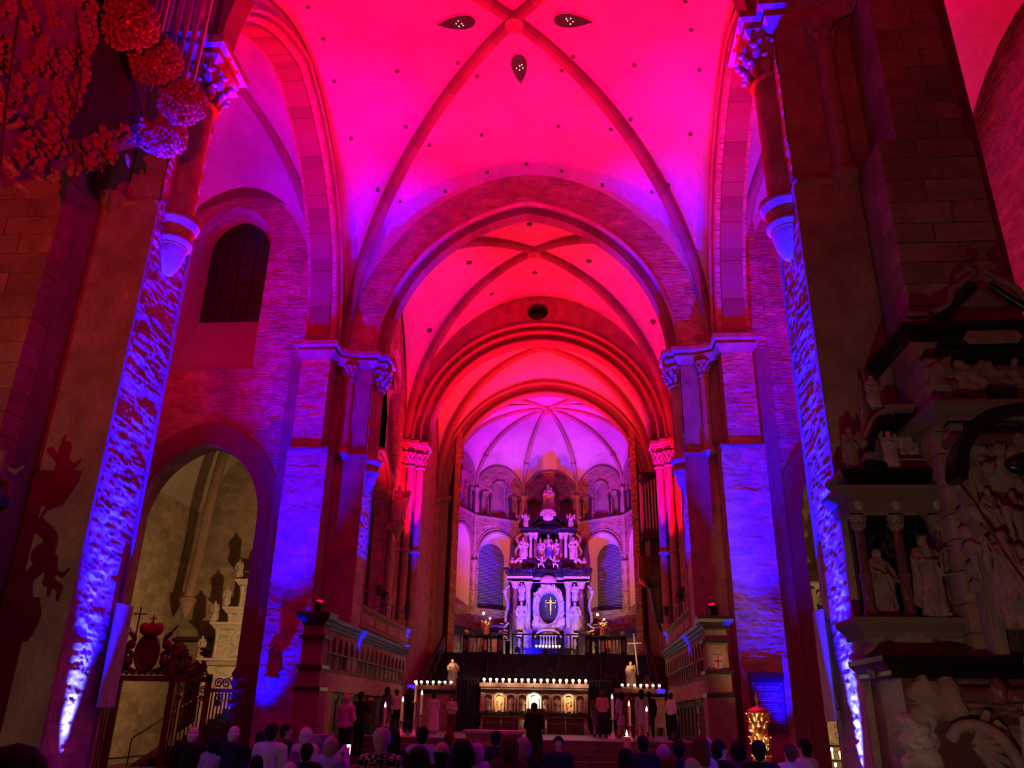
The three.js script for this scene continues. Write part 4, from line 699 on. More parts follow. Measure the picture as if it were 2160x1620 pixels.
// ================================================================ THE CHOIR
const glow = (c, k) => { const m = new THREE.MeshStandardMaterial({ color: 0x000000, emissive: new THREE.Color(...c), emissiveIntensity: k }); m.name = 'emissive glow'; return m; };
const flameMat = glow([1, 0.78, 0.42], 9), ledMat = glow([1, 0.9, 0.72], 9);
const lamp = (name, at, c, I, soft = 1) => { const p = new THREE.PointLight(new THREE.Color(...c), I, 0, 2); p.name = name; p.position.set(...at); p.castShadow = true; p.shadow.radius = soft; scene.add(p); return p; };

// ---- screens on both sides of the crossing: a corner post, an arcade on thin columns, a gallery above
for (const s of [-1, 1]) {
  const side = s < 0 ? 'left' : 'right', sgn = (list) => [list].flat(9).map((q) => mirror(clean(q), s));
  const t = thing('choir_screen', `dark stone ${side} choir screen with a row of small arches on thin columns`, 'screen');
  const add = (n, g, m, p = t) => obj(n, sgn(g), m, p);
  const post = add('post', [bx(5.17, 5.73, 0, 4.0, -23.2, -22.62), bx(5.1, 5.8, 0, 2.28, -23.26, -22.56), bx(5.14, 5.76, 2.36, 2.82, -23.23, -22.59)], M.stoneB);
  const sq = (x0, x1, z0, z1) => [[x1, z1], [x0, z1], [x0, z0], [x1, z0]];
  add('post_cornice', [molding([[5.73, -23.2], [5.73, -22.62], [5.17, -22.62], [5.17, -23.2]], [[0, 0], [0.05, 0.04], [0.05, 0.1], [0.16, 0.18], [0.2, 0.26], [0.2, 0.34], [0, 0.34]], 3.94), bx(5.0, 5.9, 4.2, 4.28, -23.3, -22.45)], M.darkStone);
  for (const y of [2.26, 2.82, 3.6]) add('post_ledge', bx(5.09, 5.81, y, y + 0.09, -23.28, -22.53), M.darkStone);
  add('wall', [bx(5.34, 5.7, 2.3, 2.78, -34.6, -23.2), bx(5.36, 5.7, 0, 2.3, -24.7, -23.2), bx(5.36, 5.7, 0, 2.3, -34.6, -33.9)], M.stoneC);
  for (let i = 0; i < 9; i++) { const z = -24.75 - i; const d = add('panel_door', [bx(5.5, 5.56, 0.1, 2.28, z - 0.98, z)], M.wood); add('frame', [bx(5.46, 5.5, 0.15, 2.2, z - 0.14, z - 0.03), bx(5.46, 5.5, 0.15, 2.2, z - 0.97, z - 0.86), bx(5.46, 5.5, 1.1, 1.22, z - 0.9, z - 0.1), bx(5.46, 5.5, 2.1, 2.22, z - 0.9, z - 0.1)], M.wood, d); }
  add('lower_moulding', [molding([[5.34, -23.2], [5.34, -34.6]].reverse(), [[0, 0], [0.05, 0.02], [0.09, 0.1], [0.05, 0.14], [0.05, 0.18], [0, 0.2]].map(([o, y]) => [o * 1, y]), 2.74)], M.stoneB);
  add('upper_rail', [bx(5.2, 5.6, 4.02, 4.12, -34.6, -23.2), bx(5.14, 5.66, 4.12, 4.24, -34.6, -23.2), bx(5.26, 5.5, 3.92, 4.02, -34.6, -23.2)], M.darkStone);
  add('back_panel', bx(5.56, 5.6, 2.9, 4.0, -34.6, -23.2), M.wood);
  const N = 17, P = 11.4 / N;
  for (let i = 0; i < N; i++) {
    const zc = -23.2 - P * (i + 0.5), hw = P * 0.34;
    const g = clean(wall([[-P / 2, 3.34], [-hw, 3.34], ...pointed(hw, hw * 1.25, 6).map(([x, y]) => [x, 3.5 + y]), [hw, 3.34], [P / 2, 3.34], [P / 2, 3.93], [-P / 2, 3.93]], [], 0.12));
    g.applyMatrix4(new THREE.Matrix4().set(0, 0, 1, 5.3, 0, 1, 0, 0, 1, 0, 0, zc, 0, 0, 0, 1)); g.computeVertexNormals();
    add('arch', g, M.stoneB);
    add('colonnette', [cyl(5.36, 2.98, zc + P / 2, 0.035, 0.03, 0.5, 8), lathe(5.36, 3.3, zc + P / 2, [[0.03, 0], [0.04, 0.02], [0.06, 0.07], [0.065, 0.1], [0.02, 0.11]], 8), lathe(5.36, 2.9, zc + P / 2, [[0.065, 0], [0.065, 0.03], [0.04, 0.06], [0.035, 0.09]], 8)], M.stoneB);
  }
  add('middle_rail', [bx(5.32, 5.4, 3.3, 3.35, -34.6, -23.2)], M.ironBlack);
  if (s > 0) { const q = add('shield', [wall([[-0.13, 0.32], [0.13, 0.32], [0.13, 0.1], [0.08, 0], [0, -0.06], [-0.08, 0], [-0.13, 0.1]], [], 0.03, 0.005)].map((g) => put(clean(g), 5.45, 2.98, -22.62)), mat('painted shield', [0.45, 0.4, 0.36], null, 1, null, 0, 0.6)); add('cross', [bx(5.43, 5.47, 2.95, 3.28, -22.62, -22.578), bx(5.34, 5.56, 3.12, 3.16, -22.62, -22.578)], mat('red paint', [0.55, 0.03, 0.03], null, 1, null, 0, 0.6), q); add('panel', [bx(5.24, 5.66, 2.86, 3.56, -22.63, -22.605)], M.stone); }
  // gallery box over the screen
  const g = thing('gallery', `stone-fronted gallery box above the ${side} choir screen with a thin iron rail`, 'gallery'), ga = (n, q, m, p = g) => obj(n, sgn(q), m, p);
  ga('front', [bx(5.56, 5.75, 4.5, 5.0, -36.2, -27.6), bx(5.56, 6.6, 4.5, 5.0, -27.75, -27.6), bx(5.56, 6.7, 4.42, 4.5, -36.2, -27.6)], M.stoneB);
  ga('cornice', [molding([[5.56, -36.2], [5.56, -27.6], [6.6, -27.6]], [[0, 0], [0.03, 0.02], [0.1, 0.1], [0.1, 0.16], [0, 0.17]].map(([o, y]) => [-o, y]), 4.98), molding([[5.56, -36.2], [5.56, -27.6], [6.6, -27.6]], [[0, 0], [-0.08, 0.03], [-0.08, 0.08], [0, 0.12]], 4.4)], M.stoneB);
  for (let i = 0; i < 4; i++) ga('front_panel', bx(5.53, 5.57, 4.6, 4.92, -29.8 - i * 2.1, -27.85 - i * 2.1), M.stoneC);
  const rail = ga('rail', [rod([5.65, 5.75, -36], [5.65, 5.75, -28], 0.02, 6), rod([5.65, 5.45, -36], [5.65, 5.45, -28], 0.012, 6)], M.ironBlack);
  for (let i = 0; i < 9; i++) ga('baluster', rod([5.65, 5.1, -28 - i], [5.65, 5.75, -28 - i], 0.016, 6), M.ironBlack, rail);
}
// ---- stage spots on the posts and rails that the picture shows as hardware
// ---- altar wall with the arcaded front, candle row and benches
{
  const t = thing('carved_altar', 'long pale stone altar wall carved with round arches holding standing figures', 'altar', [0, 1.2, -35]);
  obj('core', [bx(-2.15, 2.15, -0.1, 1.62, -1.0, 0)], M.stone, t);
  obj('top_slab', [bx(-2.22, 2.22, 1.62, 1.78, -1.05, 0.12), bx(-2.18, 2.18, 1.54, 1.62, -1, 0.06)], M.stone, t);
  obj('dark_band', [bx(-2.2, 2.2, 1.44, 1.53, -0.02, 0.08), bx(-2.2, 2.2, 0.58, 0.68, -0.02, 0.08)], M.black, t);
  obj('base', [bx(-2.2, 2.2, -0.1, 0.12, -1, 0.1)], M.stone, t);
  const N = 9, P = 4.2 / N;
  for (let i = 0; i < N; i++) {
    const x = -2.1 + P * (i + 0.5), a = obj('arch', [archSweep(stilt(pointed(0.16, 0.16, 7), 0.42), rect(0, 0.04, -0.11, 0.01), (u, v, d) => [x + u, 1.18 + v, -d]), archSweep(stilt(pointed(0.205, 0.22, 7), 0.46), rect(0, 0.02, -0.025, 0.01), (u, v, d) => [x + u, 1.18 + v, -d])], M.stone, t);
    const f = obj('figure', G(['apostle', 'bishop', 'apostleB', 'striding', 'madonna', 'apostle', 'striding', 'bishopB', 'apostleB'][i]), M.stone, a); f.position.set(x, 0.72, 0.02); f.scale.set(0.3, 0.3, 0.3);
    obj('halo', put(new THREE.CylinderGeometry(0.06, 0.06, 0.02, 16), x, 1.19, 0.005, Math.PI / 2), M.stone, a);
  }
  for (const [x, w, y] of [[-2.1, 0.07, 0], [2.1, 0.07, 0]]) obj('pilaster', bx(x - w, x + w, 0.68, 1.44, 0, 0.05), M.stone, t);
  // low side walls beside it, with their own candles
  for (const s of [-1, 1]) {
    const q = thing('side_wall', `low ${s < 0 ? 'left' : 'right'} wall beside the altar front, edged with small lights`, 'wall', [0, 1.2, -35.6]);
    obj('masonry', [bx(s * 3.35, s * 5.3, -0.1, 1.5, -0.4, 0)], M.stoneC, q); obj('coping', [bx(s * 3.25, s * 5.35, 1.5, 1.66, -0.5, 0.12)], M.stoneB, q); obj('dark_band', bx(s * 3.3, s * 5.3, 1.36, 1.46, -0.4, 0.06), M.black, q);
    obj('base', bx(s * 3.3, s * 5.3, -0.1, 0.14, -0.4, 0.06), M.stoneB, q);
  }
  const ORD = ['leftmost', 'second', 'third', 'fourth', 'fifth', 'sixth', 'seventh', 'eighth', 'ninth', 'tenth', 'eleventh', 'twelfth', 'thirteenth', 'fourteenth', 'fifteenth', 'sixteenth', 'seventeenth'];
  const row = (x0, x1, n, y, z, label, group) => { for (let i = 0; i < n; i++) { const x = lerp(x0, x1, n > 1 ? i / (n - 1) : 0), c = thing('tealight', `${ORD[i]} small lit candle ${i ? 'from the left ' : ''}${label}`, 'candle', [x, y, z], 0, group); obj('glass_cup', lathe(0, 0, 0, [[0.03, 0], [0.045, 0.03], [0.05, 0.1], [0.046, 0.1], [0.04, 0.03], [0.01, 0.01]], 10), M.wax, c); obj('flame', ball(0, 0.125, 0, 0.058, [1, 1.05, 1], 8), flameMat, c); } };
  row(-2.05, 2.1, 17, 2.98, -34.98, 'in the long row on the altar wall', 'candles along the altar wall');
  row(-5.0, -3.5, 7, 2.86, -35.55, 'on the low wall by the left stairs', 'candles on the left low wall');
  row(3.6, 5.1, 7, 2.86, -35.55, 'on the low wall by the right stairs', 'candles on the right low wall');
  for (let i = 0; i < 8; i++) { const c = thing('tealight', `${ORD[i]} small lit candle ${i ? 'from the left ' : ''}on the upper altar behind the glass rail`, 'candle', [-0.7 + i * 0.2, 5.56, -50.9], 0, 'candles on the upper altar'); obj('glass_cup', cyl(0, 0, 0, 0.04, 0.05, 0.09, 8), M.wax, c); obj('flame', ball(0, 0.115, 0, 0.062, [1, 1, 1], 8), flameMat, c); }
  for (let i = 0; i < 5; i++) lamp('candle_row_light', [-1.9 + i * 0.95, 3.02, -34.55], [1, 0.62, 0.42], 0.8, 4);
  lamp('candle_row_light', [-4.3, 3.12, -35.4], CANDLE, 0.5, 4); lamp('candle_row_light', [4.3, 3.12, -35.4], CANDLE, 0.5, 4); lamp('candle_row_light', [0, 5.8, -50.6], CANDLE, 2, 4);
  // three small spots washing three of the arches
  for (const [x, c, I, n] of [[-1.4, WARM, 9, 'left warm'], [0, WHITE, 30, 'middle white'], [1.4, WARM, 8, 'right warm']]) {
    const q = thing('picture_light', `${n} small spotlight over the carved altar front`, 'lamp', [x, 2.74, -34.5]);
    obj('housing', [cyl(0, 0.0, 0, 0.03, 0.03, 0.09, 10), rod([0, 0.08, 0], [0, 0.15, -0.45], 0.009, 6)], M.ironBlack, q); obj('lens', put(new THREE.CylinderGeometry(0.026, 0.026, 0.008, 12), 0, -0.006, 0), glow(c, 2), q);
    const sp = new THREE.SpotLight(new THREE.Color(...c), I, 0, 0.62, 0.9, 2); sp.name = 'picture_light_beam'; sp.position.set(x, 2.72, -34.5); sp.target.position.set(x, 2.2, -35.05); sp.castShadow = true; sp.shadow.radius = 2; scene.add(sp, sp.target);
  }
  // red benches
  for (const s of [-1, 1]) {
    const b = thing('bench', `${s < 0 ? 'left' : 'right'} red bench with two seats before the altar front`, 'bench', [s * 1.28, 1.1, -34.4]);
    for (const q of [-1, 1]) { obj('backrest', [rbx(q * 0.33 - 0.31, q * 0.33 + 0.31, 0.05, 0.58, -0.22, -0.14, 0.02)], M.woodRed, b); obj('cushion', rbx(q * 0.33 - 0.29, q * 0.33 + 0.29, 0.56, 0.61, -0.26, -0.1, 0.02), M.woodRed, b); obj('front', rbx(q * 0.33 - 0.315, q * 0.33 + 0.315, 0.02, 0.4, -0.12, 0.14, 0.02), M.woodRed, b); }
    for (const q of [-1, 1]) obj('end_panel', rbx(q * 0.68 - 0.03, q * 0.68 + 0.03, 0, 0.6, -0.26, 0.16, 0.015), M.woodRed, b);
  }
  const ch = thing('chair', 'red-backed presider chair behind the standing man', 'chair', [0.12, 1.1, -34.2]);
  obj('backrest', rbx(-0.36, 0.36, 0.4, 0.92, -0.12, -0.05, 0.02), M.woodRed, ch); obj('seat', rbx(-0.36, 0.36, 0.36, 0.44, -0.1, 0.45, 0.02), M.woodRed, ch); for (const q of [-1, 1]) for (const z of [-0.06, 0.4]) obj('leg', rbx(q * 0.32 - 0.03, q * 0.32 + 0.03, 0, 0.36, z - 0.03, z + 0.03, 0.008), M.woodRed, ch);
  const bl = thing('altar_block', 'low carved stone block with a pale top edge on the steps', 'altar', [-0.55, 0.4, -24.3]);
  obj('body', rbx(-0.75, 0.75, 0, 0.86, -0.5, 0.45, 0.015), M.stone, bl); obj('slab', rbx(-0.82, 0.82, 0.86, 0.95, -0.57, 0.52, 0.012), M.white, bl); for (let i = 0; i < 3; i++) { const q = obj('relief', reliefGeo(0.44, 0.6, 0.06, 16, 50 + i, 0.03), M.stone, bl); q.position.set(-0.5 + i * 0.5, 0.12, 0.46); }
}
// ---- dark curtains closing the two passages beside the altar wall
for (const [x0, x1] of [[-3.25, -2.25], [2.25, 3.2]]) {
  const t = thing('curtain', `dark hanging cloth in the passage ${x0 < 0 ? 'left' : 'right'} of the altar wall`, 'curtain', [(x0 + x1) / 2, 1.1, -35.3]), rows = [];
  for (let i = 0; i <= 40; i++) { const u = i / 40, x = (u - 0.5) * (x1 - x0), z = 0.05 * Math.sin(u * 44) + 0.02 * Math.sin(u * 17); rows.push([[x, 0.02, z * 1.2], [x, 1.2, z], [x, 2.0, z * 0.8]]); }
  obj('cloth', surf(rows), mat('near-black cloth', [0.012, 0.014, 0.025], null, 1, null, 0, 0.9), t); obj('rod', rod([-(x1 - x0) / 2, 2.02, 0], [(x1 - x0) / 2, 2.02, 0], 0.02, 8), M.ironBlack, t);
}
// ---- pale statues at both sides, one with a cross
{
  const a = statue('statue', 'pale stone statue of a robed figure with crossed arms beside the left stairs', 'striding', [-3.62, 2.95, -36.75], 0.2, 1.05, M.white); obj('pedestal', [rbx(-0.3, 0.3, -1.85, -0.1, -0.3, 0.3), rbx(-0.36, 0.36, -0.1, 0, -0.36, 0.36)], M.stone, a);
  const b = statue('statue', 'pale stone statue of a robed woman holding a tall cross', 'apostleB', [4.02, 2.95, -36.75], -0.15, 1.05, M.white); obj('pedestal', [rbx(-0.3, 0.3, -1.85, -0.1, -0.3, 0.3), rbx(-0.36, 0.36, -0.1, 0, -0.36, 0.36)], M.stone, b); obj('cross', [rod([0.33, 0.5, 0.1], [0.2, 2.2, 0.05], 0.035, 8), rod([-0.08, 1.78, 0.06], [0.54, 1.8, 0.06], 0.035, 8)], M.white, b);
  for (const s of [-1, 1]) { const q = thing('picture_light', `tiny warm spotlight at the feet of the ${s < 0 ? 'left' : 'right'} pale statue`, 'lamp', [s * 3.9, 3.02, -35.5]); obj('housing', cyl(0, -0.1, 0, 0.03, 0.035, 0.09, 10), M.ironBlack, q); obj('lens', cyl(0, -0.01, 0, 0.03, 0.03, 0.008, 10), glow(WARM, 2), q); const sp = new THREE.SpotLight(new THREE.Color(...WARM), 24, 0, 0.5, 0.6, 2); sp.name = 'picture_light_beam'; sp.position.set(s * 3.9, 3.03, -35.48); sp.target.position.set(s * 3.8, 4.0, -36.3); sp.castShadow = true; scene.add(sp, sp.target); }
}
// ---- stairs to the upper choir with panelled dark parapets, balustrades and lamp-bearing figures
for (const s of [-1, 1]) {
  const side = s < 0 ? 'left' : 'right', t = thing('staircase', `dark stone staircase climbing on the ${side} to the upper choir`, 'stairs'), sg = (l) => [l].flat(9).map((q) => mirror(clean(q), s));
  for (let i = 0; i < 18; i++) obj('step', sg(bx(3.05, 5.3, 1.2, 1.2 + 0.2 * (i + 1), -45, -37.4 - i * 0.42)), M.black, t);
  const par = (z0, y0, z1, y1) => { const g = quads([[[5.32, y0, z0], [5.32, y0 + 0.95, z0], [5.5, y0 + 0.95, z0], [5.5, y0, z0]], [[5.32, y1, z1], [5.32, y1 + 0.95, z1], [5.5, y1 + 0.95, z1], [5.5, y1, z1]]], false, true); return g; };
  obj('outer_parapet', sg([par(-37.4, 1.3, -45, 4.8)]), M.black, t);
  for (let i = 0; i < 6; i++) obj('parapet_panel', sg(quads([[[5.3, 1.75 + i * 0.58, -37.9 - i * 1.25], [5.3, 2.15 + i * 0.58, -37.9 - i * 1.25]], [[5.3, 2.15 + i * 0.58, -38.8 - i * 1.25], [5.3, 2.55 + i * 0.58, -38.8 - i * 1.25]]])), M.redmarble, t);
  // curved panelled wall at the back of the upper choir
  const w = thing('parapet', `dark panelled marble parapet curving behind the ${side} stairs`, 'parapet');
  const pts = []; for (let i = 0; i <= 8; i++) { const a = lerp(0.1, 1.12, i / 8); pts.push([3.0 + 4.2 * (i / 8) * 0.78, -50.6 + 4.6 * Math.pow(i / 8, 1.7)]); }
  obj('wall', sg([quads([pts.map(([x, z], i) => [x, 4.8, z]), pts.map(([x, z], i) => [x, 6.25 + i * 0.035, z])])]), M.black, w);
  obj('coping', sg(archSweep(pts.map(([x, z], i) => [i, 0]), [[0, 0], [0.14, 0], [0.14, 0.1], [0, 0.1]], (u, r, d) => { const i = clamp(Math.round(u), 0, 8); return [pts[i][0], 6.25 + i * 0.035 + r, pts[i][1] + d - 0.05]; })), M.black, w);
  for (let i = 0; i < 8; i++) obj('panel', sg(quads([[[lerp(pts[i][0], pts[i + 1][0], 0.15), 5.2, lerp(pts[i][1], pts[i + 1][1], 0.15) + 0.04], [lerp(pts[i][0], pts[i + 1][0], 0.15), 6.0, lerp(pts[i][1], pts[i + 1][1], 0.15) + 0.04]], [[lerp(pts[i][0], pts[i + 1][0], 0.85), 5.2, lerp(pts[i][1], pts[i + 1][1], 0.85) + 0.04], [lerp(pts[i][0], pts[i + 1][0], 0.85), 6.0, lerp(pts[i][1], pts[i + 1][1], 0.85) + 0.04]]])), M.redmarble, w);
  // balcony with balusters and a bronze figure holding a lamp
  const b = thing('balustrade', `black marble balustrade with white balusters at the top of the ${side} stairs`, 'balustrade');
  obj('rail', sg([bx(2.3, 4.3, 5.6, 5.72, -45.1, -44.8), bx(2.3, 4.3, 4.72, 4.86, -45.1, -44.8)]), M.black, b);
  for (const x of [2.32, 3.12, 4.2]) { obj('pier', sg([rbx(x - 0.14, x + 0.14, 4.8, 5.75, -45.12, -44.8, 0.015)]), M.black, b); obj('inlay', sg(bx(x - 0.08, x + 0.08, 4.95, 5.5, -44.83, -44.785)), x === 3.12 ? M.white : M.redmarble, b); }
  for (let i = 0; i < 4; i++) obj('baluster', sg(lathe(3.38 + i * 0.2, 4.86, -44.95, [[0.05, 0], [0.03, 0.08], [0.06, 0.26], [0.025, 0.5], [0.04, 0.66], [0.05, 0.72]], 10)), M.white, b);
  for (const x of [2.32, 4.2]) obj('ball_finial', sg(ball(x, 5.88, -44.95, 0.13, [1, 1, 1], 12)), M.white, b);
  const f = statue('lamp_bearer', `gilded cherub lamp bearer on the ${side} balustrade pier`, 'angel', [s * 3.12, 5.76, -44.9], s * -0.3, 0.8, M.gold, 'lamp'); obj('bulb', ball(-0.2, 1.08, 0.22, 0.07), ledMat, f); obj('bulb', ball(0.16, 0.82, 0.24, 0.055), ledMat, f);
  lamp('lamp_bearer_light', [s * 3.12 - 0.25, 6.9, -44.45], CANDLE, 1.5, 3);
}
{ // front wall of the upper choir and the glass rail
  const t = thing('glass_rail', 'glass balustrade with dark posts before the high altar', 'balustrade', [0.45, 4.8, -45.05]);
  const gm = new THREE.MeshPhysicalMaterial({ color: new THREE.Color(0.8, 0.85, 0.9), roughness: 0.06, transmission: 1, thickness: 0 }); gm.name = 'clear glass';
  for (const [a, b] of [[-2.1, -1.62], [-1.55, 0.93], [1.0, 2.05]]) obj('glass_pane', bx(a, b, 0.05, 0.95, -0.01, 0.01), gm, t);
  for (const x of [-2.13, -1.585, 0.965, 2.08]) obj('post', bx(x - 0.035, x + 0.035, 0, 1.05, -0.04, 0.04), M.ironBlack, t);
  obj('handrail', bx(-2.15, 2.1, 0.98, 1.05, -0.04, 0.04), M.ironBlack, t);
  const p = struct('wall_choir_front', 'dark plain front of the upper choir', [bx(-2.95, 2.95, 1.1, 4.8, -45.3, -44.98)], M.black);
  obj('moulding', bx(-3, 3, 4.6, 4.8, -45, -44.9), M.black, p);
  const al = thing('altar_table', 'upper altar table with a white front balustrade', 'altar', [0, 4.8, -51.2]);
  obj('table', [rbx(-1.4, 1.4, 0, 0.72, -0.5, 0.4, 0.02), rbx(-1.5, 1.5, 0.68, 0.76, -0.55, 0.5, 0.015)], M.black, al); for (let i = 0; i < 6; i++) obj('baluster', lathe(-0.45 + i * 0.18, 0.8, -0.2, [[0.05, 0], [0.03, 0.1], [0.06, 0.3], [0.03, 0.55], [0.05, 0.7]], 8), M.white, al); obj('gate_rail', [bx(-0.55, 0.55, 1.5, 1.6, -0.28, -0.1)], M.white, al);
}
// ---- tall candle stands
const standG = {};
function candleStand(at, h, cl, label, group, thick = 1) {
  const t = thing('candle_stand', label, 'candle', at, 0, group);
  obj('stem', lathe(0, 0, 0, [[0.17, 0], [0.17, 0.04], [0.08, 0.1], [0.03, 0.25], [0.026, h * 0.45], [0.05, h * 0.48], [0.03, h * 0.52], [0.024, h * 0.94], [0.05, h * 0.97], [0.1, h], [0.1, h + 0.02], [0.02, h + 0.025]], 14), M.steel, t);
  obj('candle', lathe(0, h + 0.02, 0, [[0.0, 0], [0.045 * thick, 0], [0.045 * thick, cl - 0.02], [0.038 * thick, cl], [0.012, cl - 0.02], [0.0, cl - 0.02]], 14), M.wax, t);
  obj('flame', lathe(0, h + cl + 0.015, 0, [[0.002, 0], [0.026, 0.03], [0.03, 0.055], [0.014, 0.11], [0.001, 0.15]], 10), flameMat, t);
  lamp('candle_stand_light', [at[0], at[1] + h + cl + 0.08, at[2]], CANDLE, 0.16, 1.2);
}
for (const [at, y, cl, label, k] of [
  [[-4.06, 1.97, -26], 1.1, 0.5, 'lit candle on a low stand, leftmost before the screen'], [[-3.65, 2.15, -26.6], 1.1, 0.55, 'lit candle on a tall stand, second from the left'],
  [[-3.32, 2.39, -28], 1.1, 0.6, 'lit candle on the tallest left stand beside the low wall'], [[-3.31, 2.65, -26.9], 1.1, 0.5, 'silver processional stand with a pale candle, left of the tall candles'],
  [[2.88, 2.36, -28], 1.1, 0.6, 'lit candle on the tallest stand right of the altar front'], [[3.33, 2.14, -26.6], 1.1, 0.55, 'lit candle on a tall stand, middle of the right three'],
  [[3.81, 1.99, -26], 1.1, 0.55, 'lit candle on a low stand, rightmost before the screen'], [[2.93, 1.38, -21], -0.25, 0.42, 'thick painted candle standing in front of the steps', 1.9],
]) candleStand([at[0], y, at[2]], at[1] - y - cl - 0.08, cl, label, 'candle stands', k ?? 1);

// ================================================================ THE HIGH ALTAR
{
  const X0 = -0.05, Z0 = -53, t = thing('high_altar', 'tall black and white marble high altar with columns, scrolls and a dark oval opening', 'altar', [X0, 0, Z0]);
  const both = (fn) => [-1, 1].map((s) => fn(s)).flat(9);
  obj('plinth', [bx(-2.7, 2.7, 4.8, 6.1, -1.5, 0.1), bx(-2.75, 2.75, 6.1, 6.25, -1.5, 0.16)], M.black, t);
  for (const s of [-1, 1]) for (const x of [1.28, 2.11]) obj('pedestal', [bx(s * x - 0.26, s * x + 0.26, 4.9, 6.7, 0.0, 0.42), bx(s * x - 0.3, s * x + 0.3, 6.6, 6.78, 0, 0.48)], x > 2 ? M.black : M.white, t);
  obj('back_wall', [bx(-2.5, 2.5, 6.2, 9.8, -1.5, -1.3), bx(-2.5, -1.2, 6.2, 9.8, -1.4, -0.2), bx(1.2, 2.5, 6.2, 9.8, -1.4, -0.2)], M.black, t);
  const col = (x, y0, y1, z, r, m = M.white) => { obj('column', [lathe(x, y0, z, [[r * 1.4, 0], [r * 1.4, 0.06], [r * 1.1, 0.1], [r * 1.2, 0.15], [r, 0.19], [r * 0.98, (y1 - y0) * 0.35], [r * 0.86, y1 - y0 - 0.42], [r * 0.95, y1 - y0 - 0.4]], 18)], m, t); obj('capital', [capital(x, y1 - 0.42, z, r * 0.84, 0.36), leaves(x, y1 - 0.4, z, r * 0.85, 0.32, 8), bx(x - r * 1.6, x + r * 1.6, y1 - 0.06, y1, z - r * 1.6, z + r * 1.6)], M.white, t); };
  for (const s of [-1, 1]) { col(s * 2.11, 6.78, 9.75, 0.2, 0.17, M.redmarble); col(s * 1.28, 6.78, 9.75, 0.2, 0.17, M.alab ?? M.white); }
  const ent = [[-2.6, -1.3], [-2.6, 0.4], [-1.05, 0.4], [-1.05, -0.1], [1.05, -0.1], [1.05, 0.4], [2.6, 0.4], [2.6, -1.3]].reverse();
  obj('architrave', molding(ent, [[0, 0], [0.0, 0.2], [0.06, 0.22], [0.06, 0.34], [0, 0.36]], 9.75), M.white, t);
  obj('entablature', [molding(ent, [[0, 0], [0.04, 0.2], [0.16, 0.32], [0.24, 0.4], [0.24, 0.52], [0, 0.54]], 10.1), bx(-2.6, 2.6, 9.8, 10.6, -1.3, -0.1), bx(-2.6, -1.05, 9.8, 10.58, -0.3, 0.4), bx(1.05, 2.6, 9.8, 10.58, -0.3, 0.4)], M.black, t);
  obj('gable_dome', [put(new THREE.SphereGeometry(0.55, 16, 10, 0, 6.283, 0, 1.57), 0, 9.75, 0.05, 0, 0, 0, [1, 0.9, 0.5])], M.white, t);
  // carved frame round the oval
  const oc = (k, z) => Array.from({ length: 40 }, (_, i) => { const a = i / 40 * 6.283; return [0.68 * k * Math.cos(a), 8.25 + 1.05 * k * Math.sin(a), z]; });
  obj('oval_rim', [tube(oc(1.03, -0.3), 0.08, 60, 8, true), quads([oc(1, -0.3), oc(0.92, -1.0)], false, true)], M.white, t);
  obj('oval_depth', put(new THREE.CylinderGeometry(1, 1, 0.02, 40), 0, 8.25, -1.05, Math.PI / 2, 0, 0, [0.72, 1, 1.12]), mat('shaded oval depth', [0.09, 0.095, 0.08], T.plaster, 2, null, 0, 0.9), t);  // unlit depth behind the oval put in as a dark disc
  const fr = []; seed = 4242; for (let i = 0; i < 90; i++) { const a = rr(0, 6.283), k = rr(1.12, 1.5), x = 0.68 * k * Math.cos(a), y = 8.2 + 1.05 * k * Math.sin(a) * (Math.sin(a) > 0 ? 1.0 : 0.95); fr.push(B([x, y, rr(-0.35, -0.15)], [x + rr(-0.14, 0.14), y + rr(-0.14, 0.14), rr(-0.25, -0.05)], rr(0.06, 0.12), rr(0.03, 0.08))); }
  for (let i = 0; i < 40; i++) { const a = i / 40 * 6.283, b = (i + 1) / 40 * 6.283; fr.push(B([0.9 * Math.cos(a), 8.25 + 1.32 * Math.sin(a), -0.35], [0.9 * Math.cos(b), 8.25 + 1.32 * Math.sin(b), -0.35], 0.17, 0.17)); }
  for (const s of [-1, 1]) for (let i = 0; i < 26; i++) fr.push(B([s * rr(0.6, 1.05), rr(6.8, 7.6), -0.2], [s * rr(0.55, 1.05), rr(6.8, 7.7), -0.05], rr(0.06, 0.13), 0.06));
  obj('cloud_frame', skin(fr, 0.045, { k: 0.04 }), M.white, t);
  obj('crucifix', [rod([0.12, 7.85, -0.85], [0.12, 8.95, -0.85], 0.03), rod([-0.22, 8.6, -0.85], [0.46, 8.6, -0.85], 0.03), rod([0.12, 8.1, -0.8], [0.12, 8.55, -0.78], 0.05), ball(0.12, 8.7, -0.78, 0.08), ...[0, 1, 2, 3, 4, 5].map((i) => ball(0.12 + 0.36 * Math.cos(i * 1.05 + 0.5), 8.55 + 0.36 * Math.sin(i * 1.05 + 0.5), -0.85, 0.035))], glow([1, 0.62, 0.12], 1.1), t);  // gleam on the cross put in as glow; it is no lamp
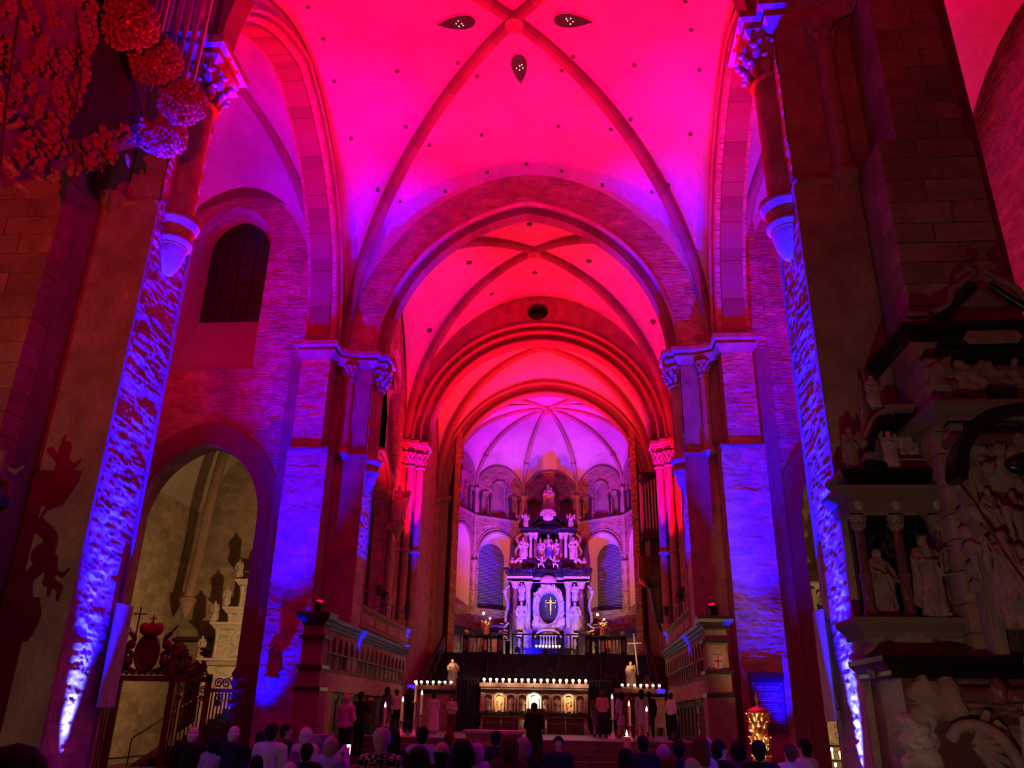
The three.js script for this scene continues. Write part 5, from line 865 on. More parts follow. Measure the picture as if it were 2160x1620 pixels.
  // scrolls at the flanks and folded drapery at the foot
  for (const s of [-1, 1]) {
    obj('side_scroll', [tube([[s * 2.55, 9.6, -0.3], [s * 2.85, 9.3, -0.3], [s * 2.75, 8.9, -0.3], [s * 2.6, 8.4, -0.3], [s * 2.75, 7.6, -0.3], [s * 2.7, 7.0, -0.3], [s * 2.95, 6.6, -0.3]], 0.1, 40, 8), ball(s * 2.8, 9.25, -0.3, 0.17), ball(s * 2.72, 7.9, -0.3, 0.13)], M.white, t);
    const rows = []; for (let i = 0; i <= 30; i++) { const u = i / 30, r = []; for (let j = 0; j <= 12; j++) { const v = j / 12; r.push([s * (2.55 + 1.7 * u), 6.15 + (1 - v) * (0.5 + 0.35 * Math.sin(u * 3.1) + 0.5 * (1 - u) * (1 - u)) , 0.1 + 0.25 * Math.sin(v * 2.6 + u) + 0.05 * Math.sin(v * 22 + u * 9)]); } rows.push(r); }
    obj('marble_drapery', [surf(rows)], M.black, t);
    obj('drapery_hem', [tube([[s * 2.5, 7.2, 0.2], [s * 2.8, 6.95, 0.3], [s * 3.3, 6.98, 0.35], [s * 3.9, 6.85, 0.35], [s * 4.2, 6.5, 0.35]], 0.07, 30, 8)], M.white, t);
    obj('plinth_base', bx(s * 2.4, s * 4.4, 4.9, 6.15, -0.6, 0.1), M.black, t);
  }
  // upper storey
  obj('upper_base', [bx(-2.0, 2.0, 10.6, 11.2, -1.2, -0.1), bx(-1.65, -0.75, 10.6, 11.25, -0.1, 0.3), bx(0.75, 1.65, 10.6, 11.25, -0.1, 0.3)], M.black, t);
  obj('upper_wall', [bx(-1.7, -0.7, 11.2, 13, -1.2, -0.3), bx(0.7, 1.7, 11.2, 13, -1.2, -0.3), bx(-1.7, 1.7, 11.2, 13.6, -1.3, -1.1)], M.black, t);
  for (const s of [-1, 1]) { col(s * 1.15, 11.25, 12.95, 0.1, 0.11); col(s * 0.84, 11.25, 12.95, 0.1, 0.11, M.redmarble); col(s * 1.5, 11.25, 12.95, -0.1, 0.11); }
  const ub = [[-1.75, -1.2], [-1.75, 0.25], [-0.68, 0.25], [-0.68, -0.2], [0.68, -0.2], [0.68, 0.25], [1.75, 0.25], [1.75, -1.2]].reverse();
  obj('upper_entablature', [molding(ub, [[0, 0], [0.03, 0.14], [0.1, 0.2], [0.16, 0.26], [0.16, 0.34], [0, 0.36]], 12.95), bx(-1.75, -0.68, 12.95, 13.3, -1.2, 0.25), bx(0.68, 1.75, 12.95, 13.3, -1.2, 0.25)], M.black, t);
  obj('upper_vault', archSweep(pointed(0.95, 0.72, 12), rect(0, 0.14, -0.3, 1.1), (x, y, d) => [x, 12.95 + y, -d]), M.black, t);
  obj('segment_gable', archSweep(pointed(1.25, 0.82, 12), rect(0, 0.2, -0.35, 0.5), (x, y, d) => [x, 13.15 + y, -d]), M.black, t);
  for (const s of [-1, 1]) {
    obj('gable_scroll', [archSweep(pointed(0.6, 0.55, 8), rect(-0.08, 0.12, -0.3, 0.2), (x, y, d) => [s * 1.25 + x, 13.3 + y, -d], true, s < 0 ? 0 : 8, s < 0 ? 8 : 16), ball(s * 0.85, 13.85, 0, 0.2, [1, 1, 1.2])], M.black, t);
    obj('scroll', [tube([[s * 1.35, 11.15, 0.2], [s * 1.75, 11.3, 0.2], [s * 2.15, 11.0, 0.2], [s * 2.1, 10.7, 0.2], [s * 1.8, 10.75, 0.2], [s * 1.85, 10.95, 0.2]], 0.1, 40, 8), ball(s * 1.78, 11.1, 0.25, 0.13)], M.white, t);
    obj('side_volute', [tube([[s * 1.8, 13.0, -0.3], [s * 2.1, 12.7, -0.3], [s * 1.95, 12.3, -0.3], [s * 2.15, 11.8, -0.3], [s * 2.0, 11.4, -0.3], [s * 2.25, 11.1, -0.3]], 0.09, 40, 8)], M.white, t);
    obj('urn', [lathe(s * 2.35, 10.65, 0.1, [[0.12, 0], [0.06, 0.1], [0.18, 0.3], [0.2, 0.45], [0.08, 0.52], [0.13, 0.62], [0.02, 0.72]], 14)], M.white, t);
  }
  obj('crest_shell', [lathe(0, 13.7, 0.2, [[0.02, 0], [0.3, 0.08], [0.42, 0.4], [0.5, 0.72], [0.38, 0.78]], 18), ...Array.from({ length: 9 }, (_, i) => ball(0.46 * Math.cos(i / 8 * Math.PI), 14.1 + 0.32 * Math.sin(i / 8 * Math.PI), 0.5, 0.1)), ball(0, 14.05, 0.55, 0.24, [1, 1.2, 0.5])], M.white, t);
  obj('top_pedestal', [bx(-0.9, 0.9, 13.6, 14.2, -0.9, -0.2), bx(-0.55, 0.55, 14.2, 14.42, -0.8, 0.2)], M.black, t);
  obj('tabernacle_arch', archSweep(pointed(0.75, 0.42, 12), rect(0, 0.12, -0.4, 0.4), (x, y, d) => [x, 6.3 + y, 0.1 - d]), M.white, t);
  obj('dove', [ball(0, 6.5, 0.55, 0.08, [1, 1.4, 1]), ball(-0.16, 6.56, 0.55, 0.14, [1.3, 0.45, 0.5]), ball(0.16, 6.56, 0.55, 0.14, [1.3, 0.45, 0.5])], M.white, t);
  const S = (key, x, y, z, h, label, turn = 0, m = M.white) => statue('statue', label, key, [X0 + x, y, Z0 + z], turn, h, m);
  S('madonna', 0, 14.42, -0.2, 1.85, 'crowned mother and child statue at the very top of the high altar');
  S('bishop', 0, 11.35, -0.55, 1.75, 'central enthroned bishop statue in the upper storey of the high altar', 0, M.gold && M.white);
  S('bishopB', -0.52, 11.2, -0.2, 1.5, 'mitred bishop statue left of the enthroned one'); S('bishop', 0.55, 11.2, -0.2, 1.5, 'mitred bishop statue right of the enthroned one', -0.3);
  S('apostle', -1.6, 11.2, 0.35, 1.45, 'robed saint holding a cross, outer left in the upper storey of the high altar', 0.2); S('apostleB', 1.62, 11.2, 0.35, 1.45, 'robed saint, outer right in the upper storey of the high altar', -0.2);
  S('apostleB', -1.72, 6.75, 0.45, 1.75, 'large robed saint standing low between the left columns of the high altar', 0.1); S('apostle', 1.72, 6.75, 0.45, 1.75, 'large robed saint standing low between the right columns of the high altar', -0.1);
  S('madonna', -1.7, 8.55, 0.1, 1.15, 'small saint in the upper left niche of the high altar'); S('striding', 1.7, 8.55, 0.1, 1.15, 'small saint in the upper right niche of the high altar');
  for (const s of [-1, 1]) {
    const w = s < 0 ? 'left' : 'right';
    S('angel', s * 1.45, 13.3, 0.3, 0.95, `angel seated on the ${w} broken gable of the high altar`, s * -0.4);
    S('cherub', s * 1.95, 13.65, -0.2, 0.6, `cherub perched at the outer ${w} end of the gable`, s * -0.3);
    S('cherub', s * 0.4, 10.65, 0.35, 0.75, `flying cherub ${w} of the middle over the entablature`, s * 0.4);
    S('kneeling', s * 3.9, 5.9, 0.5, 1.15, `kneeling angel at the ${w} foot of the high altar`, s * -0.5, M.grey);
    const v = thing('flower_vase', `white vase with a bunch of pale flowers on the ${w} of the altar table`, 'vase', [X0 + s * 1.68, 5.55, Z0 + 2.0]);
    obj('vase', lathe(0, 0, 0, [[0.09, 0], [0.05, 0.08], [0.12, 0.3], [0.06, 0.5], [0.09, 0.56]], 12), M.white, v); obj('flowers', Array.from({ length: 18 }, (_, i) => ball(0.17 * Math.cos(i * 2.4) * Math.sqrt(i / 18), 0.7 + 0.2 * hash(i, 2), 0.17 * Math.sin(i * 2.4) * Math.sqrt(i / 18), 0.085, [1, 0.8, 1], 6)), M.wax, v);
  }
}
// ---- small organ on the right sanctuary wall, hanging over a tub-shaped balcony
{
  const t = thing('organ', 'small hanging organ with a tub-shaped balcony on the right sanctuary wall', 'organ', [5.75, 0, -40.3]);
  const oct = (r, y, a0 = 0.39) => Array.from({ length: 9 }, (_, i) => [r * Math.cos(a0 + i * 0.7854), y, r * Math.sin(a0 + i * 0.7854)]);
  obj('balcony', quads([oct(0.5, 7.55), oct(0.95, 7.85), oct(1.0, 8.0)].map((r) => r)), M.woodRed, t);
  for (let i = 0; i < 8; i++) { const a = 0.39 + (i + 0.5) * 0.7854, g = obj('balcony_panel', [put(new THREE.BoxGeometry(0.66, 0.72, 0.06), 0, 8.55, 0.92), put(new THREE.BoxGeometry(0.6, 0.16, 0.06), 0, 8.12, 0.92)].map((q) => q.rotateY(Math.PI / 2 - a)), M.woodRed, t); }
  obj('balcony_frame', [quads([oct(0.99, 7.98), oct(1.02, 8.06)]), quads([oct(1.02, 8.2), oct(1.02, 8.24)]), quads([oct(1.02, 8.92), oct(1.05, 9.02), oct(0.8, 9.04)]), ...Array.from({ length: 8 }, (_, i) => { const a = 0.39 + i * 0.7854; return rod([0.99 * Math.cos(a), 8.0, 0.99 * Math.sin(a)], [0.99 * Math.cos(a), 9.0, 0.99 * Math.sin(a)], 0.045, 6); })], M.wood, t);
  obj('bracket', [lathe(0, 5.6, 0, [[0.05, 0], [0.25, 0.5], [0.4, 1.2], [0.52, 1.95]], 8)], M.wood, t);
  const c = obj('case', [bx(-0.6, 0.6, 10.1, 13.2, -0.4, 0.35), bx(-0.7, 0.7, 9.95, 10.15, -0.5, 0.45), bx(-0.7, 0.7, 13.15, 13.3, -0.5, 0.45), bx(-0.35, 0.5, 9.0, 10, -0.3, 0.25)], M.wood, t);
  for (let i = 0; i < 9; i++) obj('pipe', [lathe(-0.62 + i * 0.155, 10.35, 0.4, [[0.02, 0], [0.055, 0.25], [0.055, 2.6 - 0.09 * Math.abs(i - 4)], [0.045, 2.6 - 0.09 * Math.abs(i - 4)]], 10)], M.steel, c);
  for (let i = 0; i < 6; i++) obj('pipe', [lathe(-0.66, 10.35, 0.3 - i * 0.14, [[0.02, 0], [0.05, 0.25], [0.05, 2.3 + 0.07 * i], [0.04, 2.3 + 0.07 * i]], 10)], M.steel, c);
  statue('statue', 'carved angel on a bracket high on the left choir wall', 'angel', [-6.12, 9.6, -35.0], 0.5, 1.7, M.white);
  const cs = taken; const br = thing('bracket', 'scrolled stone bracket under the angel on the left choir wall', 'bracket', [-6.12, 9.6, -35.0]); obj('console', lathe(0, -0.8, 0, [[0.02, 0], [0.16, 0.3], [0.28, 0.6], [0.32, 0.78], [0.1, 0.8]], 14), M.stone, br); obj('backing_plate', bx(-0.5, -0.02, -0.3, 0, -0.1, 0.1), M.stone, br);
}

// ================================================================ ORGAN, MONUMENTS, SCREEN, CHAPEL ALTARS
const flowerGeo = (() => { const g = []; for (let i = 0; i < 6; i++) { const a = i / 6 * 6.283; g.push(put(new THREE.SphereGeometry(0.5, 7, 5), Math.cos(a) * 0.62, Math.sin(a) * 0.62, 0.06, 0.35 * Math.sin(a), -0.35 * Math.cos(a), a, [0.95, 0.72, 0.34])); } g.push(ball(0, 0, 0.12, 0.3, [1, 1, 0.7], 6)); return join(g); })();
const leafGeo = join([put(new THREE.SphereGeometry(0.5, 7, 5), 0, 0.5, 0, 0.2, 0, 0, [0.5, 1.2, 0.22]), put(new THREE.SphereGeometry(0.3, 6, 5), 0, 1.05, 0.06, 0.5, 0, 0, [0.5, 1.1, 0.3])]);
const gilt = mat('dull old gilding', [0.9, 0.66, 0.5], T.stone, 0.7, null, 0, 0.28, { metalness: 0.2 }), carved = mat('painted carved limewood', [0.85, 0.74, 0.66], T.stone, 0.8, T.stoneH, 0.006, 0.6), board = mat('dark painted boards', [0.16, 0.1, 0.09], T.wood, 1, null, 0, 0.7);
{
  const t = thing('organ', 'huge hanging organ case with carved flowers and gilded fruit garlands high on the left', 'organ');
  const c = [[-5.11, 9.58, -6.3], [-4.85, 11.43, -7.9], [-5.09, 7.48, -7.6], [-5.44, 10.77, -10.75]];
  const pt = (u, v, o = 0) => { const p = [0, 1, 2].map((k) => lerp(lerp(c[0][k], c[1][k], u), lerp(c[2][k], c[3][k], u), v)); return [p[0] + 0.35 * o, p[1] - 0.7 * o, p[2] + 0.6 * o]; };
  const rows = []; for (let i = 0; i <= 8; i++) { const r = []; for (let j = 0; j <= 8; j++) r.push(pt(i / 8, j / 8, -0.06)); rows.push(r); }
  obj('underside_board', surf(rows), carved, t);
  const dark = []; for (let i = 0; i <= 14; i++) { const v = 0.0 + 0.86 * i / 14, r = [], e = v < 0.5 ? lerp(0.9, 0.6, v / 0.5) : lerp(0.6, 0.26, (v - 0.5) / 0.4); for (let j = 0; j <= 4; j++) r.push(pt(lerp(e, 1.0, j / 4), v, -0.035)); dark.push(r); }
  obj('dark_panel', surf(dark), board, t);
  obj('case_body', [quads([[c[0], c[1]], [[c[0][0] - 0.3, c[0][1] + 4, c[0][2]], [c[1][0] - 0.3, c[1][1] + 4, c[1][2]]]]), quads([[c[1], c[3]], [[c[1][0] - 0.9, c[1][1] + 3, c[1][2] - 0.3], [c[3][0] - 0.9, c[3][1] + 3, c[3][2]]]])], board, t);
  seed = 991;
  const e1 = V3(c[1][0] - c[0][0], c[1][1] - c[0][1], c[1][2] - c[0][2]).normalize(), nn = V3(...pt(0.5, 0.5, 1)).sub(V3(...pt(0.5, 0.5, 0))).normalize(), q0 = new THREE.Quaternion().setFromUnitVectors(V3(0, 0, 1), nn);
  const stick = (name, g, u, v, r, tw) => { const o = obj(name, g, carved, t); o.position.set(...pt(u, v, 0.03)); o.quaternion.copy(q0).multiply(new THREE.Quaternion().setFromEuler(new THREE.Euler(rr(-0.4, 0.4), rr(-0.4, 0.4), tw))); o.scale.setScalar(r); };
  const edge = (v) => v < 0.5 ? lerp(0.92, 0.62, v / 0.5) : lerp(0.62, 0.28, (v - 0.5) / 0.4);
  for (let i = 0; i < 74; i++) { const v = rr(0, 0.95), u = rr(0, edge(v)); stick('carved_flower', flowerGeo, u, v, rr(0.07, 0.12) * (u > edge(v) - 0.2 ? 1.35 : 1), rr(0, 6)); }
  for (let i = 0; i < 16; i++) { const v = i / 16 * 0.92; stick('carved_flower', flowerGeo, edge(v) - rr(0, 0.06), v, rr(0.13, 0.17), rr(0, 6)); }
  for (let i = 0; i < 26; i++) stick('carved_flower', flowerGeo, rr(0.22, 0.98), rr(0.86, 1.02), rr(0.1, 0.17), rr(0, 6));
  for (let i = 0; i < 60; i++) { const v = rr(0, 1), u = i < 40 ? rr(0, edge(v)) : rr(0.2, 1), vv = i < 40 ? v : rr(0.84, 1.03); stick('carved_leaf', leafGeo, u, vv, rr(0.1, 0.2), rr(0, 6)); }
  // ridge garland: four swelling bunches of fruit, leaves and grapes
  [[[-4.95, 11.58, -7.9], 0.44], [[-4.77, 11.19, -8.6], 0.42], [[-4.77, 11.24, -9.4], 0.4], [[-4.61, 11, -10.1], 0.37], [[-5.01, 10.62, -10.5], 0.33]].forEach(([p, R], k) => {
    const g = obj('garland_bunch', [ball(...p, R * 0.86, [1, 0.95, 1], 14)], gilt, t), gr = [], lf = [];
    for (let i = 0; i < 230; i++) { const a = i * 2.39996, z = 1 - 2 * (i + 0.5) / 230, s = Math.sqrt(1 - z * z), d = V3(s * Math.cos(a), z, s * Math.sin(a)), w = R * rr(0.86, 0.98), r = rr(0.032, 0.065); if (d.z < -0.5) continue; (i % 4 ? gr : lf).push(i % 4 ? ball(p[0] + d.x * w, p[1] + d.y * w, p[2] + d.z * w, r, [1, 1, 1], 7) : put(new THREE.SphereGeometry(0.06, 7, 5), p[0] + d.x * w, p[1] + d.y * w, p[2] + d.z * w, rr(0, 3), rr(0, 3), rr(0, 3), [1.7, 0.8, 0.45])); }
    obj('grapes', gr, gilt, g).userData.kind = 'stuff'; obj('leaves', lf, gilt, g).userData.kind = 'stuff';
  });
  // pipes behind the ridge
  const pp = [[352, -10.4], [372, -10.45], [388, -10.5], [402, -10.55], [415, -10.6], [427, -10.7], [438, -10.75], [449, -10.8]];
  for (const [px, z] of [[-5.9, -10.2], [-5.75, -10.3], [-5.6, -10.35], [-5.46, -10.45], [-5.33, -10.55], [-5.2, -10.62], [-5.08, -10.72], [-4.96, -10.8], [-5.68, -10.0], [-5.52, -10.1], [-5.38, -10.2]]) obj('pipe', [lathe(px, 11.6, z, [[0.012, 0], [0.05, 0.9], [0.05, 5], [0.04, 5]], 12), ball(px, 12.56, z + 0.045, 0.025, [1, 1.4, 0.6], 6)], M.steel, t);
  obj('pipe_rail', [rod([-6.1, 14.3, -10.05], [-4.9, 14.3, -10.75], 0.05, 6), rod([-6.1, 12.9, -9.95], [-4.9, 12.9, -10.7], 0.02, 6)], M.wood, t);
  tag(obj('cable', tube([[-4.13, 9.01, -6], [-3.99, 8.12, -6], [-3.98, 7.52, -6.1], [-3.96, 7, -6.2], [-4.07, 6.69, -6.4]], 0.014, 20, 6), M.ironBlack), 'thin black cable hanging down past the carved organ flowers', 'cable');
}
// ---- carved monument on the near right pier
{
  const t = thing('monument', 'great carved wall monument in brown and white stone with columns, niches and reliefs', 'monument'), zL = -11.0, zC = -10.15;
  const b = (n, m, x0, x1, y0, y1, z0, z1, r) => obj(n, r ? rbx(x0, x1, y0, y1, z0, z1, r) : bx(x0, x1, y0, y1, z0, z1), m, t);
  const mg = M.grey, dk = M.black, rm = M.redmarble, strip = (x0, x1, y, z, prof, m, n = 'cornice') => obj(n, molding([[x0, zL - 0.4], [x0, z], [x1, z], [x1, zL - 0.4]].reverse(), prof, y), m, t);
  const C1 = [[0, 0], [0.03, 0.03], [0.03, 0.08], [0.1, 0.14], [0.14, 0.18], [0.14, 0.24], [0, 0.25]];
  // lower zone
  b('base', mg, 5.5, 9.2, 0, 1.1, -11.4, -10.0); b('base_wall', rm, 5.55, 9.2, 1.1, 2.3, -11.4, -10.3);
  strip(5.45, 9.2, 2.2, -10.25, C1, dk);
  // wing with three columns
  b('wing_back', dk, 5.55, 6.8, 2.45, 4.3, -11.4, -11.25);
  strip(5.35, 6.75, 2.68, -10.72, C1, mg);
  b('wing_plinth', mg, 5.42, 6.7, 2.42, 2.7, -11.3, -10.8);
  for (const [x, y] of [[5.5, 0], [5.98, 0], [6.5, 0]]) {
    obj('column', lathe(x, 2.9, -10.82, [[0.11, 0], [0.11, 0.05], [0.085, 0.08], [0.09, 0.11], [0.07, 0.14], [0.068, 0.5], [0.08, 0.52], [0.08, 0.58], [0.064, 0.6], [0.056, 1.12], [0.066, 1.14]], 18), rm, t);
    obj('capital', [capital(x, 4.03, -10.82, 0.058, 0.2), leaves(x, 4.03, -10.82, 0.062, 0.18, 7)], mg, t);
    obj('carved_head', [ball(x, 4.36, -10.72, 0.065, [1, 1.25, 1]), ball(x, 4.33, -10.67, 0.03), leaves(x, 4.26, -10.74, 0.05, 0.12, 6, 1)], M.white, t);
    const p = obj('carved_pedestal', reliefGeo(0.22, 0.46, 0.1, 12, 300 + x * 10, 0.022), mg, t); p.position.set(x + 0.05, 2.3, -10.78);
  }
  strip(5.4, 6.75, 4.25, -10.72, [[0, 0], [0.02, 0.02], [0.02, 0.2], [0.1, 0.24], [0.16, 0.27], [0.16, 0.34], [0, 0.35]], mg);
  strip(5.46, 6.7, 4.6, -10.8, C1, dk);
  const rel = (n, w, h, d, k, s, x, y, z, m = mg) => { const o = obj(n, reliefGeo(w, h, d, k, s, 0.026), m, t); o.position.set(x, y, z); return o; };
  // lunette over the wing
  b('lunette_base', mg, 5.9, 6.75, 4.85, 5.05, -11.35, -10.9);
  obj('lunette_arch', archSweep(pointed(0.44, 0.42, 12), rect(0, 0.1, -0.12, 0.25), (x, y, d) => [6.33 + x, 5.15 + y, -11.0 - d]), dk, t);
  rel('lunette_relief', 0.8, 0.52, 0.1, 46, 31, 6.33, 5.02, -11.1, M.white);
  obj('scrolls', [-1, 1].map((s) => [tube([[6.33 + s * 0.6, 5.2, -10.85], [6.33 + s * 0.66, 5.28, -10.85], [6.33 + s * 0.56, 5.36, -10.85], [6.33 + s * 0.42, 5.6, -10.85], [6.33 + s * 0.2, 5.74, -10.85], [6.33 + s * 0.12, 5.68, -10.85]], 0.028, 24, 6), ball(6.33 + s * 0.58, 5.26, -10.85, 0.05)]), mg, t);
  b('lunette_top', mg, 6.1, 6.56, 5.72, 5.8, -11.3, -10.8);
  // main body
  b('body', rm, 6.7, 9.4, 2.3, 6.0, -10.4, -10.3); b('body_left', mg, 6.62, 6.78, 2.45, 5.3, -11.3, -10.2);
  obj('niche_arch', archSweep(pointed(0.95, 0.85, 14), rect(0, 0.14, -0.22, 0.1), (x, y, d) => [7.55 + x, 4.5 + y, zC - 0.02 - d]), dk, t);
  rel('niche_relief', 1.8, 0.8, 0.1, 80, 41, 7.55, 4.5, -10.26);
  for (let i = 0; i < 6; i++) { const a = Math.PI * (0.12 + i * 0.152); obj('carved_mask', [ball(7.55 + 0.66 * Math.cos(a), 4.45 + 0.62 * Math.sin(a), -10.12, 0.085, [1, 1, 0.7]), leaves(7.55 + 0.66 * Math.cos(a), 4.4 + 0.62 * Math.sin(a), -10.14, 0.06, 0.1, 6, 1)], mg, t); }
  obj('dark_wreath', ball(7.55, 4.72, -10.16, 0.3, [1.3, 0.5, 0.4], 12), dk, t);
  rel('crowd_relief', 1.7, 1.05, 0.2, 120, 42, 7.45, 3.25, -10.24);
  for (let i = 0; i < 11; i++) { const f = obj('relief_figure', G(['apostle', 'striding', 'apostleB', 'madonna', 'bishop'][i % 5]), mg, t); f.position.set(6.78 + (i % 6) * 0.26 + (i > 5 ? 0.13 : 0), 3.3 + (i > 5 ? 0.36 : 0) + 0.05 * hash(i, 4), -10.12 - (i > 5 ? 0.06 : 0)); f.scale.set(0.4, 0.44, 0.3); f.rotation.y = rr(-0.5, 0.5); }
  strip(6.5, 9.4, 5.3, -10.1, C1, mg); strip(6.62, 9.4, 5.0, -10.16, [[0, 0], [0.05, 0.05], [0.05, 0.12], [0, 0.14]], rm);
  rel('upper_relief', 1.1, 0.62, 0.08, 80, 44, 7.3, 5.58, -10.24); b('inscription_plate', dk, 7.15, 7.5, 5.58, 5.78, -10.18, -10.12);
  for (const x of [6.48, 8.12]) { b('upper_pilaster', mg, x - 0.02, x + 0.32, 5.56, 6.22, -10.4, -10.2); rel('pilaster_carving', 0.26, 0.6, 0.07, 16, 45 + x, x + 0.15, 5.6, -10.18); }
  b('frieze', dk, 6.7, 8.3, 6.22, 6.42, -10.4, -10.2); obj('cartouche', [wall([[-0.3, 0], [0.3, 0], [0.36, 0.08], [0.3, 0.16], [-0.3, 0.16], [-0.36, 0.08]], [], 0.05, 0.01)].map((g) => put(clean(g), 7.3, 6.36, -10.05)), mg, t);
  strip(6.28, 9.2, 6.42, -10.1, C1, dk);
  b('gable_field', mg, 6.75, 8.1, 6.66, 6.78, -10.4, -10.2); obj('gable_relief', put(wall([[-0.62, 0], [0.62, 0], [0, 0.52]], [], 0.14), 7.38, 6.74, -10.36), mg, t);
  for (const s of [-1, 1]) obj('gable_rake', rod([7.38 + s * 0.1, 7.3, -10.15], [7.38 + s * 0.72, 6.72, -10.15], 0.075, 4), dk, t);
  obj('gable_scrolls', [-1, 1].map((s) => [tube([[7.38 + s * 0.75, 6.85, -10.1], [7.38 + s * 0.5, 7.0, -10.1], [7.38 + s * 0.42, 7.2, -10.1], [7.38 + s * 0.2, 7.36, -10.1], [7.38 + s * 0.08, 7.48, -10.1], [7.38 + s * 0.2, 7.56, -10.1]], 0.04, 30, 6), ball(7.38 + s * 0.95, 6.82, -10.1, 0.1, [1.6, 0.6, 0.6])]), mg, t);
  // plates and lower reliefs
  b('inscription_plate', mat('dark slate plate', [0.05, 0.055, 0.06], null, 1, null, 0, 0.5), 6.92, 8.2, 2.42, 2.78, -10.2, -10.12); b('plate_frame', mg, 6.86, 8.26, 2.36, 2.42, -10.2, -10.06); b('plate_frame', mg, 6.86, 8.26, 2.8, 2.88, -10.2, -10.06);
  obj('round_medallion', [put(new THREE.TorusGeometry(0.19, 0.04, 8, 24), 7.12, 3.05, -10.02), ...Array.from({ length: 10 }, (_, i) => ball(7.12 + 0.1 * Math.cos(i), 3.05 + 0.1 * Math.sin(i * 1.7), -10.04, 0.05, [1, 1, 0.6], 6))], mg, t);
  rel('lower_relief', 0.52, 0.42, 0.09, 34, 47, 5.92, 1.82, -10.28); rel('lower_relief', 0.3, 0.44, 0.09, 18, 48, 5.66, 1.3, -10.28, M.white); rel('lower_relief', 0.9, 0.5, 0.1, 40, 49, 6.9, 1.2, -10.28); rel('lion_relief', 0.5, 0.3, 0.14, 26, 52, 5.98, 2.5, -10.8);
  obj('stone_roll', [put(new THREE.CylinderGeometry(0.085, 0.085, 0.32, 16), 6.3, 2.02, -10.16, 0, 0, Math.PI / 2), put(new THREE.CylinderGeometry(0.085, 0.085, 0.8, 16), 6.95, 2.02, -10.16, 0, 0, Math.PI / 2), ball(6.52, 2.06, -10.12, 0.13, [0.7, 1.2, 1])], rm, t);
  obj('shell', [tube([[5.9, 1.55, -10.1], [6.0, 1.68, -10.05], [6.2, 1.7, -10.05], [6.4, 1.6, -10.05], [6.55, 1.35, -10.05], [6.6, 1.1, -10.1]], 0.07, 30, 6), ...Array.from({ length: 7 }, (_, i) => rod([6.15, 1.5, -10.08], [6.15 + 0.42 * Math.cos(-0.9 + i * 0.32), 1.5 + 0.42 * Math.sin(-1.2 + i * 0.36), -10.14], 0.05, 6))], mg, t);
  // statues standing on it
  const S = (key, x, y, z, h, turn, label, m = mg) => statue('statue', label, key, [x, y, z], turn, h, m);
  const hp = S('harper', 6.24, 2.93, -10.72, 1.02, 0.15, 'stone king holding a harp between two columns of the carved monument'); obj('harp', [tube([[0.16, 1.0, 0.26], [0.2, 1.32, 0.3], [0.42, 1.4, 0.3], [0.5, 1.25, 0.3], [0.42, 0.9, 0.28], [0.16, 0.86, 0.26]], 0.03, 30, 6, true), ...[0, 1, 2, 3, 4].map((i) => rod([0.2 + i * 0.055, 0.9, 0.28], [0.2 + i * 0.055, 1.32, 0.3], 0.006, 4))], mg, hp).scale.setScalar(0.6);
  const an = S('angel', 6.86, 2.72, -9.98, 1.15, -0.25, 'winged stone warrior with a long spear beside the columns of the carved monument'); obj('spear', rod([-0.55, 1.7, 0.3], [0.1, 0.1, 0.45], 0.014, 6), mg, an);
  S('kneeling', 7.28, 3.3, -9.98, 0.95, 0.3, 'kneeling praying stone figure high on the carved monument'); S('striding', 5.74, 2.93, -10.95, 0.9, 0.5, 'slim stone figure with a curved horn behind the left column of the carved monument');
  S('apostle', 6.02, 5.8, -10.95, 0.5, 0.3, 'small pale statue on top of the lunette of the carved monument', M.white); S('apostleB', 5.56, 4.86, -10.85, 0.62, 0.2, 'small stone figure beside the obelisk of the carved monument');
  S('madonna', 6.02, 4.86, -10.68, 0.5, 0.2, 'small draped figure at the left foot of the lunette relief', M.white); S('angel', 6.72, 5.02, -10.5, 0.42, -0.6, 'winged figure sitting at the right foot of the lunette relief');
  S('madonna', 6.75, 1.2, -10.0, 0.72, 0.2, 'robed stone statue in the lowest zone of the carved monument', M.white);
  const o = thing('obelisk', 'slender plain stone obelisk on the cornice of the carved monument', 'obelisk', [5.9, 4.86, -11.05]); obj('shaft', put(new THREE.CylinderGeometry(0.02, 0.17, 1.25, 4), 0, 0.78, 0, 0, 0.785), mg, o); obj('base', rbx(-0.17, 0.17, 0, 0.16, -0.17, 0.17, 0.01), dk, o);
}
